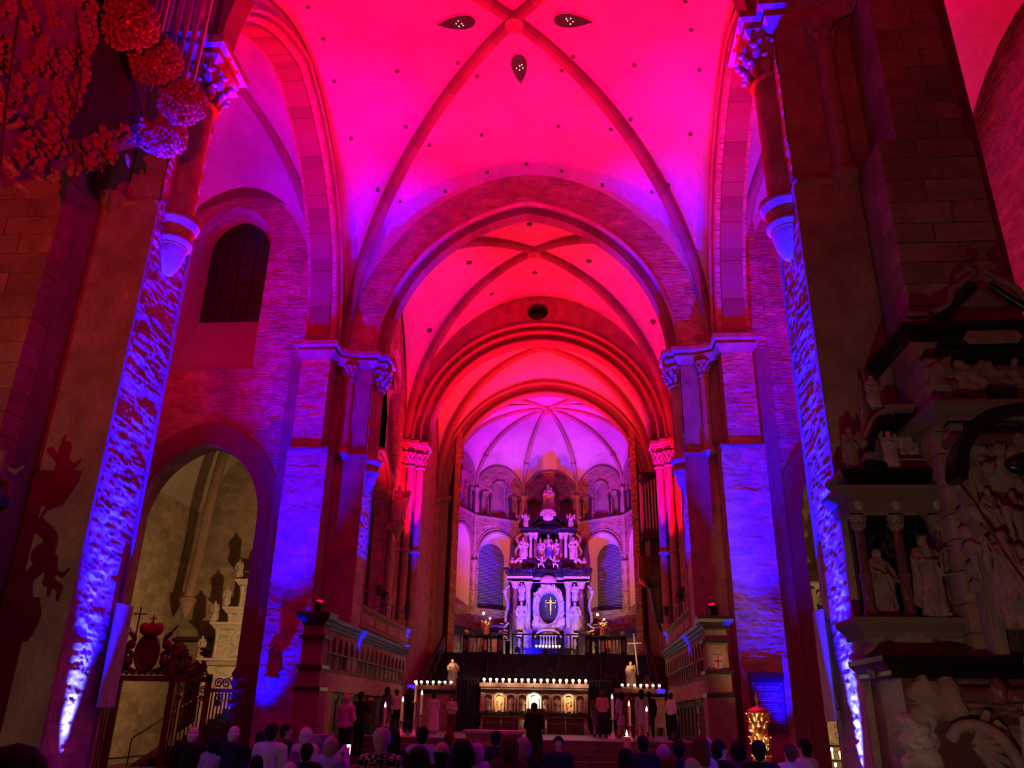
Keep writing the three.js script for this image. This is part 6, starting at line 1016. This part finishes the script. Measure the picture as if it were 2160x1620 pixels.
// ---- side altar at the near left pier, seen from its flank
{
  const t = thing('side_altar', 'dark side altar cut by the picture edge at the near left pier', 'altar', [-7.6, 0, -10.0]);
  obj('body', [bx(-1.6, 1.35, 0, 3.0, -0.4, 0.3)], M.black, t); obj('upper', bx(-1.4, 1.2, 3.0, 4.2, -0.4, 0.1), M.grey, t);
  obj('cornice', molding([[-1.6, -0.4], [-1.6, 0.2], [1.25, 0.2], [1.25, -0.4]].reverse(), [[0, 0], [0.05, 0.03], [0.1, 0.12], [0.3, 0.2], [0.3, 0.34], [0, 0.36]], 4.05), M.black, t);
  obj('volute', [tube([[1.2, 3.9, 0.0], [1.42, 3.7, 0.05], [1.4, 3.4, 0.08], [1.25, 3.2, 0.08], [1.28, 3.0, 0.05]], 0.09, 30, 8), ball(1.36, 3.5, 0.06, 0.14), lathe(1.42, 2.5, 0.0, [[0.02, 0], [0.08, 0.1], [0.13, 0.3], [0.05, 0.5]], 12)], M.grey, t);
  obj('column', lathe(1.0, 3.0, 0.25, [[0.13, 0], [0.1, 0.08], [0.09, 0.95], [0.13, 1.05]], 16), M.redmarble, t);
  statue('statue', 'winged putto with raised arms on the cornice of the dark side altar', 'cherub', [-6.22, 4.42, -10.25], 0.9, 0.62, M.grey); statue('statue', 'small pale putto low at the edge of the dark side altar', 'cherub', [-6.05, 3.02, -10.1], 0.6, 0.5, M.grey);
}
// ---- iron screen closing the left side chapel
{
  const t = thing('iron_screen', 'red-brown wrought iron screen with crowned coat of arms in front of the left chapel', 'screen', [0, 0, -25.6]), ir = M.iron;
  obj('top_beam', [bx(-13.2, -9.45, 2.52, 2.68, -0.06, 0.06), bx(-9.5, -8.0, 2.24, 2.34, -0.05, 0.05), bx(-9.6, -9.45, -0.25, 2.75, -0.06, 0.06), bx(-12.45, -12.3, -0.25, 2.6, -0.06, 0.06), bx(-10.75, -10.6, -0.25, 2.6, -0.06, 0.06)], ir, t);
  for (let i = 0; i < 9; i++) obj('bar', cyl(-10.52 + i * 0.115, -0.25, 0, 0.022, 0.022, 2.3, 6), ir, t); for (let i = 0; i < 13; i++) obj('bar', cyl(-9.36 + i * 0.108, -0.25, 0, 0.022, 0.022, 2.5, 6), ir, t); for (let i = 0; i < 7; i++) obj('bar', cyl(-13.1 + i * 0.1, -0.25, 0, 0.022, 0.022, 2.8, 6), ir, t);
  const spiral = (x, y, r, s, tw = 1.6) => tube(Array.from({ length: 16 }, (_, i) => { const a = i / 15 * 6.283 * tw; return [x + s * r * (1 - i / 19) * Math.cos(a), y + r * (1 - i / 19) * Math.sin(a), 0]; }), 0.022, 32, 5);
  for (let i = 0; i < 8; i++) obj('scroll', [i < 4 ? spiral(-10.4 + i * 0.24, 2.3, 0.11, i % 2 ? 1 : -1) : spiral(-10.4 + (i - 4) * 0.24, 2.05, 0.08, i % 2 ? -1 : 1)], ir, t);
  for (let i = 0; i < 3; i++) obj('scroll', [spiral(-9.15 + i * 0.42, 2.08, 0.12, 1), put(new THREE.SphereGeometry(0.1, 8, 6), -9.15 + i * 0.42, 1.92, 0, 0, 0, 0, [1.2, 0.8, 0.5])], ir, t);
  for (let i = 0; i < 5; i++) obj('crest_scroll', [i === 2 ? lathe(-8.72, 2.35, 0, [[0.03, 0], [0.1, 0.15], [0.05, 0.3], [0.12, 0.42], [0.02, 0.6]], 10) : spiral(-9.2 + i * 0.24, 2.5, 0.15, i < 2 ? 1 : -1)], ir, t);
  // arms with crown between two figures
  const cx = -11.65; obj('coat_of_arms', [put(new THREE.CylinderGeometry(0.4, 0.4, 0.1, 24), cx, 3.35, 0, Math.PI / 2, 0, 0, [0.85, 1, 1.25]), put(new THREE.TorusGeometry(0.42, 0.07, 8, 24), cx, 3.35, 0.03, 0, 0, 0, [0.85, 1.22, 1]), ...[-1, 1].flatMap((s) => [tube([[cx + s * 0.35, 2.8, 0], [cx + s * 0.62, 3.0, 0], [cx + s * 0.5, 3.3, 0], [cx + s * 0.72, 3.5, 0], [cx + s * 0.5, 3.75, 0], [cx + s * 0.66, 3.95, 0]], 0.07, 30, 6), ball(cx + s * 0.6, 3.1, 0, 0.16), ball(cx + s * 0.58, 3.6, 0, 0.14)])], ir, t);
  obj('crown', [ball(cx, 4.02, 0, 0.34, [1.1, 0.55, 0.6], 14), ball(cx - 0.22, 4.1, 0, 0.17), ball(cx + 0.22, 4.1, 0, 0.17), rod([cx, 4.1, 0], [cx, 4.5, 0], 0.025, 6), rod([cx - 0.1, 4.4, 0], [cx + 0.1, 4.4, 0], 0.025, 6), ball(cx, 4.22, 0, 0.08)], mat('red painted iron', [0.3, 0.02, 0.02], null, 1, null, 0, 0.4), t);
  obj('crozier_and_sword', [rod([cx + 0.5, 3.8, -0.03], [cx + 0.85, 4.2, -0.03], 0.03, 6), spiral(cx - 0.8, 4.0, 0.16, -1)], ir, t);
  obj('base_leafwork', Array.from({ length: 17 }, (_, i) => [spiral(-12.9 + i * 0.2, 2.8, 0.09, i % 2 ? 1 : -1), ball(-12.8 + i * 0.2, 2.74, 0, 0.05)]), ir, t);
  obj('leaf_mass', Array.from({ length: 60 }, (_, i) => put(new THREE.SphereGeometry(0.09, 6, 5), -10.9 + 1.0 * hash(i, 1) * 1.0, 2.75 + (0.75 - Math.abs(hash(i, 1) - 0.45)) * hash(i, 2), 0.06 * hash(i, 3), hash(i, 4) * 3, hash(i, 5) * 3, hash(i, 6) * 3, [1.4, 0.5, 0.5])), ir, t).userData.kind = 'stuff';
  for (const [x, y] of [[-9.78, 2.7]]) obj('vase', [lathe(x, y, 0, [[0.1, 0], [0.04, 0.06], [0.13, 0.25], [0.06, 0.4], [0.09, 0.44]], 12), ...Array.from({ length: 14 }, (_, i) => ball(x + 0.26 * (hash(i, 7) - 0.5), y + 0.5 + 0.3 * hash(i, 8), 0.1 * (hash(i, 9) - 0.5), 0.07, [1, 0.7, 1], 6))], ir, t);
  const a = statue('statue', 'iron-red figure of a saint with a cross on the left of the iron screen', 'apostleB', [-12.55, 2.68, -25.6], 0.2, 1.15, ir); obj('cross', [rod([0.4, 0.9, 0.1], [0.42, 2.05, 0.1], 0.025, 6), rod([0.22, 1.85, 0.1], [0.62, 1.85, 0.1], 0.025, 6)], ir, a);
  statue('statue', 'iron-red figure of a saint on the right of the coat of arms', 'bishop', [-10.75, 2.68, -25.6], -0.2, 1.2, ir);
  const st = thing('staircase', 'dark stone steps with a thin rail climbing behind the iron screen', 'stairs', [-11.2, -0.25, -27.2]);
  for (let i = 0; i < 12; i++) obj('step', bx(-1.15 + i * 0.12, 1.2, i * 0.17, (i + 1) * 0.17, -i * 0.3 - 0.4, -i * 0.3), M.black, st);
  obj('stringer', quads([[[-1.3, -0.1, 0], [-1.3, 0.25, 0]], [[0.2, 1.95, -3.4], [0.2, 2.3, -3.4]]]), M.stone, st); obj('rail', [rod([-1.3, 1.1, 0], [0.2, 3.1, -3.4], 0.025, 6), ...[0, 0.33, 0.66, 1].map((k) => rod([lerp(-1.3, 0.2, k), lerp(0.1, 2.1, k), -3.4 * k], [lerp(-1.3, 0.2, k), lerp(1.1, 3.1, k), -3.4 * k], 0.02, 6))], M.iron, st);
}
// ---- pale stone altars in the side chapels
function retable(label, at, turn, s, m) {
  const t = thing('chapel_altar', label, 'altar', at, turn), r = (x0, x1, y0, y1, z0, z1, n = 'block') => obj(n, rbx(x0, x1, y0, y1, z0, z1, 0.015), m, t);
  r(-1.6, 1.6, 0, 1.0, -0.6, 0.5, 'table'); r(-1.75, 1.75, 1.0, 1.14, -0.7, 0.6, 'table_slab');
  for (const [y, w, h] of [[1.2, 1.8, 2.45], [3.95, 1.5, 1.1], [5.32, 1.1, 0.35], [5.95, 0.75, 0.85]]) {
    r(-w, w, y, y + h, -0.6, -0.2, 'tier'); obj('cornice', molding([[-w, -0.6], [-w, -0.1], [w, -0.1], [w, -0.6]].reverse(), [[0, 0], [0.05, 0.04], [0.12, 0.14], [0.2, 0.2], [0.2, 0.28], [0, 0.29]], y + h), m, t);
    for (const q of [-1, 1]) { obj('column', lathe(q * (w - 0.16), y, 0, [[0.12, 0], [0.08, 0.08], [0.075, h - 0.25], [0.13, h - 0.05], [0.13, h]], 12), m, t); obj('niche_figure', G(q < 0 ? 'apostle' : 'striding'), m, t).position.set(q * (w + 0.15), y + h + 0.3, -0.2); t.children[t.children.length - 1].scale.setScalar(0.5); }
    obj('arch', archSweep(pointed(w * 0.55, w * 0.55, 8), rect(0, 0.09, -0.16, 0.05), (x, yy, d) => [x, y + h * 0.62 + yy * 0.7, -0.2 - d]), m, t);
    if (h < 0.5) continue;
    const g = obj('relief', reliefGeo(w * 1.0, h * 0.75, 0.12, 34, 60 + y * 3, 0.035), m, t); g.position.set(0, y + 0.1, -0.18);
  }
  obj('crest', [-1, 1].map((q) => [tube([[q * 0.6, 7.05, -0.3], [q * 0.35, 7.15, -0.3], [q * 0.4, 7.4, -0.3], [q * 0.1, 7.5, -0.3]], 0.09, 20, 6), ball(q * 0.5, 7.1, -0.3, 0.15)]), m, t);
  const f = obj('top_figure', G(s), m, t); f.position.set(0, 7.45, -0.3); f.scale.setScalar(0.5);
  const f2 = obj('niche_figure', G('madonna'), m, t); f2.position.set(0, 6.0, -0.05); f2.scale.setScalar(0.5);
  return t;
}
retable('tall pale stone altar with tiers and figures in the left chapel', [-11.5, -0.25, -33.4], 0.15, 'knight', M.white);
retable('tall pale stone altar half hidden behind the near right pier', [11.6, -0.25, -33.0], -0.25, 'knight', M.white);
{
  const t = thing('canopy', 'dark flat board over a round stone doorway behind the iron screen', 'canopy', [-14.3, 0, -35.6]); obj('board', rbx(-1.2, 1.4, 4.5, 4.66, -0.4, 0.5, 0.02), M.wood, t); obj('door_arch', archSweep(stilt(pointed(0.75, 0.75, 10), 2.6), rect(0, 0.2, -0.2, 0.3), (x, y, d) => [0.2 + x, 3.2 + y, -d]), M.stone, t); obj('door', bx(-0.55, 0.95, -0.25, 3.9, -0.3, -0.22), M.ironBlack, t);
  const c = thing('candle_table', 'small dark table with lit votive candles near the right pier', 'table', [9.85, -0.25, -28.3]); obj('table', [rbx(-0.6, 0.6, 0.85, 0.92, -0.25, 0.25, 0.01), rod([-0.5, 0, 0], [-0.5, 0.88, 0], 0.03), rod([0.5, 0, 0], [0.5, 0.88, 0], 0.03), rbx(-0.6, 0.6, 0.5, 0.55, -0.25, 0.25, 0.01)], M.ironBlack, c);
  for (let i = 0; i < 7; i++) { const k = thing('votive_candle', `${['first', 'second', 'third', 'fourth', 'fifth', 'sixth', 'seventh'][i]} small votive candle on the ${i < 4 ? 'lower' : 'upper'} shelf by the right pier`, 'candle', [9.45 + (i % 4) * 0.24, 0.67, -28.3 + (i < 4 ? 0.12 : -0.1)], 0, 'votive candles'); k.position.y = i < 4 ? 0.302 : 0.672; obj('wax', cyl(0, 0, 0, 0.03, 0.03, 0.1 + 0.05 * (i % 3), 8), M.wax, k); obj('flame', ball(0, 0.16 + 0.05 * (i % 3), 0, 0.04, [1, 1.6, 1], 6), flameMat, k); }
  lamp('votive_light', [9.8, 1.05, -28.0], CANDLE, 4, 3);
}
// ---- boards on the piers, carved head bracket, gilded stand, box
{
  const lines = tex(256, (u, v) => { const r = Math.floor((1 - v) * 22), f = (1 - v) * 22 - r, w = 0.25 + 0.2 * hash(r, 2), on = r > 1 && r < 20 && r % 5 !== 4 && f > 0.35 && f < 0.65 && Math.abs(u - 0.5) < w && hash(Math.floor(u * 60), r) > 0.25; return on ? 0.78 : 0.12; });
  const bm = new THREE.MeshStandardMaterial({ map: lines, roughness: 0.5, side: THREE.DoubleSide }); bm.name = 'printed board';
  const t = thing('text_board', 'dark board with lines of small text fixed to the far right pier', 'board', [7.22, 2.12, -25.28]); obj('panel', rbx(-0.48, 0.48, -0.68, 0.68, -0.03, 0.0, 0.008), M.ironBlack, t); const f = new THREE.Mesh(new THREE.PlaneGeometry(0.9, 1.3), bm); f.name = 'printed_face'; f.position.z = 0.003; t.add(f);
  for (const [x, y] of [[-0.4, 0.6], [0.4, 0.6], [-0.4, -0.6], [0.4, -0.6]]) obj('screw_cap', put(new THREE.CylinderGeometry(0.03, 0.03, 0.03, 10), x, y, 0.012, Math.PI / 2), M.steel, t); obj('frame', [rbx(-0.5, 0.5, 0.68, 0.9, -0.1, 0.05, 0.01)], M.wood, t);
  for (const s of [-1, 1]) { const b = thing('wall_board', `tall smooth board standing off the inner face of the near ${s < 0 ? 'left' : 'right'} pier`, 'board', [s * 5.36, 2.48, -12.66]); obj('panel', rbx(-0.02, 0.02, -0.76, 0.76, -0.23, 0.23, 0.006), M.white, b); obj('bracket', [rod([0, 0.6, 0.1], [s * 0.16, 0.6, 0.1], 0.015, 6), rod([0, -0.6, 0.1], [s * 0.16, -0.6, 0.1], 0.015, 6)], M.ironBlack, b); }
  const m = statue('statue', 'crowned mother and child figure on the front of the far left pier', 'madonna', [-7.32, 2.75, -24.95], 0, 1.15, M.white); obj('console', lathe(0, -0.45, 0, [[0.03, 0], [0.12, 0.15], [0.22, 0.35], [0.24, 0.45], [0.05, 0.45]], 12), M.stone, m);
  const g = thing('gilded_stand', 'gilded carved pillar gleaming in warm light before the text board', 'stand', [5.95, -0.25, -20.6]);
  obj('pillar', lathe(0, 0, 0, [[0.26, 0], [0.26, 0.1], [0.12, 0.2], [0.1, 0.9], [0.16, 1.0], [0.2, 1.15], [0.1, 1.3], [0.17, 1.5], [0.19, 1.75], [0.12, 1.95], [0.2, 2.1], [0.24, 2.2], [0.02, 2.3]], 20), M.gold, g); obj('carving', [leaves(0, 1.3, 0, 0.14, 0.35, 7), leaves(0, 1.75, 0, 0.15, 0.4, 7), leaves(0, 0.95, 0, 0.12, 0.3, 7), ...[0, 1, 2, 3, 4, 5].map((i) => ball(0.2 * Math.cos(i), 1.55 + 0.08 * i, 0.2 * Math.sin(i), 0.07))], M.gold, g);
  obj('finial', [lathe(0, 2.25, 0, [[0.05, 0], [0.02, 0.1], [0.06, 0.2], [0.01, 0.34]], 10)], M.gold, g);
  const d = thing('collection_box', 'tall grey-blue box with a sloping top and a pale label strip', 'box', [-3.45, -0.25, -17.6]); obj('body', [rbx(-0.2, 0.2, 0, 1.35, -0.18, 0.18, 0.01)], mat('blue-grey paint', [0.4, 0.4, 0.55], null, 1, null, 0, 0.6), d); obj('top', put(new THREE.CylinderGeometry(0.33, 0.27, 0.2, 4), 0, 1.45, 0, 0, 0.785), mat('blue-grey paint', [0.4, 0.4, 0.55], null, 1, null, 0, 0.6), d); obj('label_strip', bx(-0.11, 0.11, 1.12, 1.17, 0.181, 0.186), M.white, d);
}

// ================================================================ OPENINGS IN THE VAULTS
{
  const normalAt = (v, x, z) => V3(-(v.y(x + 0.05, z) - v.y(x - 0.05, z)) / 0.1, 1, -(v.y(x, z + 0.05) - v.y(x, z - 0.05)) / 0.1).normalize().negate();
  const hang = (v, x, z, g, m, name, off) => { const n = normalAt(v, x, z), o = obj(name, g, m, v.p); o.position.set(x + n.x * off, v.y(x, z) + n.y * off, z + n.z * off); o.quaternion.setFromUnitVectors(V3(0, -1, 0), n); return o; };
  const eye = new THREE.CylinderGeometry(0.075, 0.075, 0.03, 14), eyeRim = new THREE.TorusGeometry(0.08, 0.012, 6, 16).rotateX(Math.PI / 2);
  for (const [x, z] of [[-6.11, -19.15], [-6.23, -20.86], [-6.13, -22.94], [-5.47, -24.69], [-4.13, -21.06], [-4.82, -25.55], [-4.19, -23.10], [-3.50, -24.07], [-3.19, -26.15], [-2.05, -21.12], [-1.47, -21.77], [-1.58, -24.34], [-1.54, -26.01], [0.02, -25.90], [1.41, -26.09], [1.33, -24.12], [3.25, -23.79], [3.91, -23.16], [3.95, -21.24], [1.50, -21.68], [1.90, -21.08], [2.99, -26.19], [4.80, -25.50], [5.30, -24.80], [5.99, -23.25], [6.06, -21.06], [5.63, -19.63], [5.31, -18.52], [-6.11, -17.65]]) { hang(V1, x, z, eye, M.ironBlack, 'dark_hole_disc', 0.012); hang(V1, x, z, eyeRim, M.plaster, 'vent_rim', 0.01); }  // near-black discs stand for the unlit vent holes in the web
  for (const [x, z] of [[-0.09, -30.11], [-3.10, -32.82], [2.55, -33.07], [-0.08, -34.48], [-5.39, -35.75], [-4.89, -36.69], [5.66, -35.50], [-2.33, -35.81], [4.58, -35.70]]) hang(V2, x, z, put(new THREE.CylinderGeometry(0.13, 0.13, 0.03, 16)), M.ironBlack, 'dark_hole_disc', 0.015);  // choir vault holes likewise, their darkness put into the disc colour
  // three drop-shaped openings round the crossing of the ribs, each with small lamps inside
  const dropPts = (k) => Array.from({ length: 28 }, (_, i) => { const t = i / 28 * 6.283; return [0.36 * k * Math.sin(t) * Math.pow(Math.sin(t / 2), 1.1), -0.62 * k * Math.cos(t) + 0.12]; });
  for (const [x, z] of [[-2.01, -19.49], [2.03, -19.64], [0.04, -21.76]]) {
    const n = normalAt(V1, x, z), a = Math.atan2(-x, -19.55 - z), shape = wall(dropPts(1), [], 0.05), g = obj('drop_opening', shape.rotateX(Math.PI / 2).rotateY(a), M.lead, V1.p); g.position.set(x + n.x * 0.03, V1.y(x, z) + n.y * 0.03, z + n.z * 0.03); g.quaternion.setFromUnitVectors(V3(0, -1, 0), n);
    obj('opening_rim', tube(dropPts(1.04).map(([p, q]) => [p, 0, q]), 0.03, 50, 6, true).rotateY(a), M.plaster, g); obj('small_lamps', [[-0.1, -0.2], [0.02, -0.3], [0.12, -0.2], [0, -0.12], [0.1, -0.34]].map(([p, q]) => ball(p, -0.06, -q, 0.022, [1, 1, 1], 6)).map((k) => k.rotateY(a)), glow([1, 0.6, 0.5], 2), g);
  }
}

// ================================================================ THE CROWD
{
  const pat = tex(256, (u, v) => { const n = fbm(u, v, 10, 10, 2, 301), b = Math.abs(n - 0.5) < 0.06 ? 0.85 : 0.08; return [b, b * 0.9, b * 0.95]; }, true), patM = mat('patterned shirt cloth', 0.9, pat, 0.35, null, 0, 0.9);
  const W = '#c9b8c4', LAV = '#a893c8', DK = '#0d0c12', NAVY = '#161a38', RB = '#5a2028', GREY = '#5c5660', BLK = '#08080a', HB = '#0c0908', HG = '#c9c2c0', HR = '#5b2416', HL = '#a88c66';
  const P = [
    ['bald', -4.74, -0.25, -14.5, 0.983, 0.00, 'bald man in a black coat standing before the iron screen', DK, DK, HG],
    ['womanBob', -4.12, -0.25, -14.0, 0.911, 0.00, 'person in a pale shirt between two men in black coats', LAV, DK, HB],
    ['bald', -3.83, -0.25, -14.0, 1.006, 0.00, 'bald man in a black coat, second from the iron screen', DK, DK, HG],
    ['man', -4.79, -0.25, -16.2, 1.014, 0.00, 'dark-haired man half hidden behind a bald man in black', DK, DK, HB],
    ['manUp', -3.44, -0.25, -14.2, 0.951, 0.00, 'person in a dark red shirt beside the man in the white shirt', RB, DK, HB],
    ['manFront', -2.98, -0.25, -13.4, 1.032, 0.00, 'man with dark hair in a bright white shirt', W, DK, HB],
    ['man', -3.63, -0.25, -16.0, 1.014, -1.20, 'dark-haired man in profile wearing black', DK, DK, HB],
    ['womanBob', -2.94, -0.25, -15.0, 0.991, 0.20, 'white-haired woman in a pale blouse before the grey-blue box', W, GREY, HG],
    ['man', -1.95, -0.25, -12.0, 0.900, 0.00, 'dark-haired person in black low in front of the grey-blue box', BLK, BLK, HB],
    ['woman', -2.46, -0.25, -11.5, 0.819, 0.00, 'person in a dark blue top at the lower edge below the dark red shirt', NAVY, DK, HB],
    ['womanUp', -1.90, -0.25, -13.0, 0.940, -0.30, 'fair woman in a lilac top looking down at a phone', LAV, GREY, HL],
    ['womanBob', -1.83, -0.27, -11.0, 0.800, 0.00, 'white-haired person whose head just shows at the lower edge', W, GREY, HG],
    ['manFront', -4.53, 0.40, -23.4, 1.037, -0.40, 'person in a white shirt by the left choir screen', W, DK, HG],
    ['manUp', -4.43, 0.60, -24.5, 0.980, -0.50, 'person in dark clothes taking a picture by the left choir screen', DK, DK, HB],
    ['man', -0.46, -0.25, -10.0, 1.043, 0.00, 'white-haired man in a boldly patterned shirt', 'PAT', DK, HG],
    ['woman', -0.69, -0.25, -11.6, 1.037, 0.00, 'dark long-haired woman beside the patterned shirt', DK, DK, HB],
    ['man', -0.71, -0.25, -14.0, 1.026, 0.00, 'man with dark hair in a light blue shirt', LAV, NAVY, HB],
    ['woman', 0.31, -0.25, -8.2, 0.968, 0.00, 'person with long black hair close to the lower edge', BLK, BLK, HB],
    ['bald', 0.21, -0.25, -10.2, 0.965, 0.00, 'broad person in a black hooded jacket', BLK, BLK, HB],
    ['man', -0.57, -0.25, -16.0, 0.963, 0.00, 'person with reddish lit head behind the black hooded jacket', RB, DK, HR],
    ['womanBob', 0.64, -0.25, -8.8, 0.997, 0.00, 'person with thick black hair, shoulder to shoulder with a white-haired woman', LAV, BLK, HB],
    ['womanBob', 0.29, -0.25, -13.0, 0.911, 0.20, 'white-haired woman in a pale blouse near the middle', W, GREY, HG],
    ['man', 0.35, -0.25, -15.5, 0.991, -0.30, 'man in a navy jacket next to the red-haired woman', NAVY, DK, HB],
    ['womanBob', 0.93, -0.25, -11.0, 1.003, 0.00, 'woman with red bobbed hair and a dark red top', RB, DK, HR],
    ['womanBob', 1.02, -0.25, -12.3, 0.974, 0.00, 'woman with fair bobbed hair and a dark jacket', DK, DK, HL],
    ['robed', 0.59, 0.40, -23.7, 0.960, 0.00, 'man in a long black coat standing alone on the steps facing the altar', BLK, BLK, HB],
    ['man', 1.44, -0.25, -15.5, 0.951, 3.14, 'man in a blue jacket turned back towards the camera', NAVY, DK, HB],
    ['woman', 2.42, -0.25, -12.0, 0.917, 0.00, 'dark-haired person right of the thick painted candle', DK, DK, HB],
    ['man', 2.80, -0.25, -14.0, 0.991, 0.00, 'dark-haired man in a navy shirt right of the thick painted candle', NAVY, DK, HB],
    ['womanBob', 3.16, -0.25, -14.5, 0.911, 0.00, 'person in a white cap amid the right crowd', RB, DK, HG],
    ['womanBob', 3.03, -0.25, -12.5, 0.865, 0.40, 'person in an orange-red top low in the right crowd', '#b05a40', DK, HR],
    ['man', 3.24, -0.25, -13.0, 0.968, 0.00, 'person with dark hair in a blue shirt in the right crowd', NAVY, DK, HB],
    ['woman', 3.41, -0.25, -12.0, 1.014, 0.40, 'woman with long red hair in a lilac top', LAV, DK, HR],
    ['bald', 3.59, -0.25, -12.6, 1.006, 0.00, 'person with a pale lit head beside the long red hair', GREY, DK, HG],
    ['man', 3.73, -0.25, -12.3, 0.986, -1.10, 'dark-haired man in black looking to the right', BLK, BLK, HB],
    ['womanBob', 4.26, -0.25, -14.0, 0.957, 0.00, 'person in grey between the man in black and the gilded pillar', GREY, DK, HB],
    ['robed', 4.14, -0.25, -11.8, 0.994, 0.00, 'person in a black coat under the text board', BLK, BLK, HB],
    ['man', 4.80, -0.25, -13.0, 0.963, 0.50, 'man with reddish hair and a white shirt by the far right pier', W, DK, HR],
    ['manFront', 5.11, -0.25, -13.4, 0.997, 0.70, 'dark-haired man in a white shirt leaning by the far right pier', W, DK, HB],
    ['woman', 2.44, 1.10, -31.0, 0.831, 0.00, 'woman in a dark dress on the platform beside the curtain', GREY, DK, HB],
    ['womanBob', 2.63, 1.10, -30.5, 0.883, 0.00, 'woman in a pink blouse on the platform beside the curtain', '#c58a94', NAVY, HR],
    ['woman', 3.29, 1.10, -30.5, 0.854, 0.30, 'woman in a lilac blouse on the platform near the tall candles', LAV, RB, HB],
    ['man', 3.54, 1.10, -30.0, 0.848, 0.00, 'person with a red bag on the platform near the tall candles', RB, RB, HR],
    ['woman', 3.92, 1.10, -29.5, 0.894, 0.00, 'woman in a long pale grey dress on the platform', '#9b93a6', '#9b93a6', HB],
    ['man', 4.33, 1.10, -31.5, 0.888, 0.00, 'man in a black coat behind the pale grey dress', BLK, BLK, HB],
    ['youth', 4.81, 1.10, -28.5, 0.819, -0.80, 'youth in a pale shirt and dark shorts by the right screen', W, DK, HB],
    ['man', 2.69, 1.10, -38.2, 1.000, 0.00, 'dark figure on the right stairs, next to the curtain', BLK, BLK, HB],
    ['man', 3.16, 2.00, -39.0, 1.000, 0.00, 'dark figure on the right stairs, second from the curtain', DK, DK, HB],
    ['man', 3.83, 1.80, -38.4, 1.000, 0.00, 'dark figure on the right stairs beside the statue with the cross', BLK, BLK, HB],
    ['man', 4.53, 1.60, -38.2, 1.000, 0.00, 'dark figure on the right stairs just past the statue with the cross', BLK, BLK, HB],
    ['woman', 4.85, 1.80, -38.6, 1.000, 0.00, 'figure in dark pink on the right stairs', '#8a3048', DK, HR],
    ['youth', -2.78, 1.10, -38.0, 1.000, 0.00, 'person in a red top with a black backpack on the left stairs', '#c02438', DK, HB],
    ['robed', -3.50, 1.07, -31.5, 0.800, 0.00, 'person in a long white robe before the left low wall', W, W, HB],
    ['womanBob', -2.98, 1.02, -32.5, 0.800, 3.14, 'person with a broad white collar seen before the left low wall', W, RB, HB],
    ['woman', -4.90, 1.10, -30.0, 0.865, -0.40, 'woman in grey at the far end of the left choir screen', GREY, DK, HB],
    ['youth', -4.79, 1.10, -31.0, 0.837, 0.20, 'youth in a pale top and dark trousers by the left candles', W, DK, HB],
    ['man', -4.60, 1.10, -32.5, 0.905, 0.00, 'man in black behind the left candles', BLK, BLK, HB],
    ['woman', -0.10, -0.25, -2.9, 1.054, 0.00, 'dark head of a spectator close to the camera', BLK, BLK, HB],
  ];
  for (const [kind, x, y, z, sc, turn, label, shirt, trousers, hair] of P) person(kind, [x, y, z], turn, label, shirt === 'PAT' ? patM : shirt, trousers, hair, sc);
}
{
  const ph = (x, y, z, turn, label, c, k) => { const t = thing('phone', label, 'phone', [x, y, z], turn); obj('case', rbx(-0.038, 0.038, -0.075, 0.075, -0.005, 0.004, 0.004), M.ironBlack, t); obj('screen', bx(-0.034, 0.034, -0.07, 0.07, 0.0042, 0.0055), glow(c, k), t); };
  ph(-1.77, 1.19, -13.5, -0.3 + Math.PI * 0, 'bright phone screen held by the fair woman in lilac', [1, 1, 1], 4);
  ph(-3.44, 1.22, -14.68, 0, 'blue-lit camera display held up beside a bald man', [0.1, 0.15, 1], 3);
}

// ================================================================ THE LAMPS
for (const l of LAMPS) {
  const d = V3(...l.aim).sub(V3(...l.at)).normalize(), r = l.r ?? 0.11;
  const t = thing('stage_lamp', l.label, 'lamp', l.at);
  const q = new THREE.Quaternion().setFromUnitVectors(V3(0, 1, 0), d), turn = (g) => g.applyQuaternion(q);
  obj('housing', turn(lathe(0, -0.02, 0, [[0.02, -0.26], [r * 0.8, -0.25], [r * 0.95, -0.1], [r * 1.05, 0.0], [r * 1.15, 0.05], [r * 1.02, 0.05], [r * 0.98, 0.0]], 16)), M.ironBlack, t);
  const e = new THREE.MeshStandardMaterial({ color: 0x111111, emissive: new THREE.Color(...l.c), emissiveIntensity: l.glow ?? 3, roughness: 0.3 }); e.name = 'lamp lens glow';
  obj('lens', turn(cyl(0, -0.005, 0, r * 0.9, r * 0.9, 0.012, 16)), e, t);
  obj('yoke', [rod([-r * 1.3, 0, 0], [-r * 1.3, -0.28, 0], 0.014, 6), rod([r * 1.3, 0, 0], [r * 1.3, -0.28, 0], 0.014, 6), rod([-r * 1.3, -0.28, 0], [r * 1.3, -0.28, 0], 0.014, 6), cyl(0, -0.34, 0, 0.09, 0.07, 0.06, 12)], M.ironBlack, t);
  if (l.pole !== undefined) obj('pole', [cyl(0, l.pole - l.at[1], 0, 0.02, 0.02, l.at[1] - l.pole - 0.3, 8), cyl(0, l.pole - l.at[1], 0, 0.22, 0.2, 0.03, 16)], M.ironBlack, t);
  if (l.box !== undefined) obj('flight_case', rbx(-0.16, 0.16, l.box - l.at[1], -0.33, -0.16, 0.16, 0.012), M.ironBlack, t);
  const s = new THREE.SpotLight(new THREE.Color(...l.c), l.I, 0, l.deg * Math.PI / 180, l.pen, 2);
  s.name = 'stage_lamp_beam'; s.position.set(...l.at).addScaledVector(d, 0.06); s.target.position.set(...l.aim); s.castShadow = true; s.shadow.radius = l.soft ?? 3;
  scene.add(s, s.target);
}
renderer.render(scene, camera);
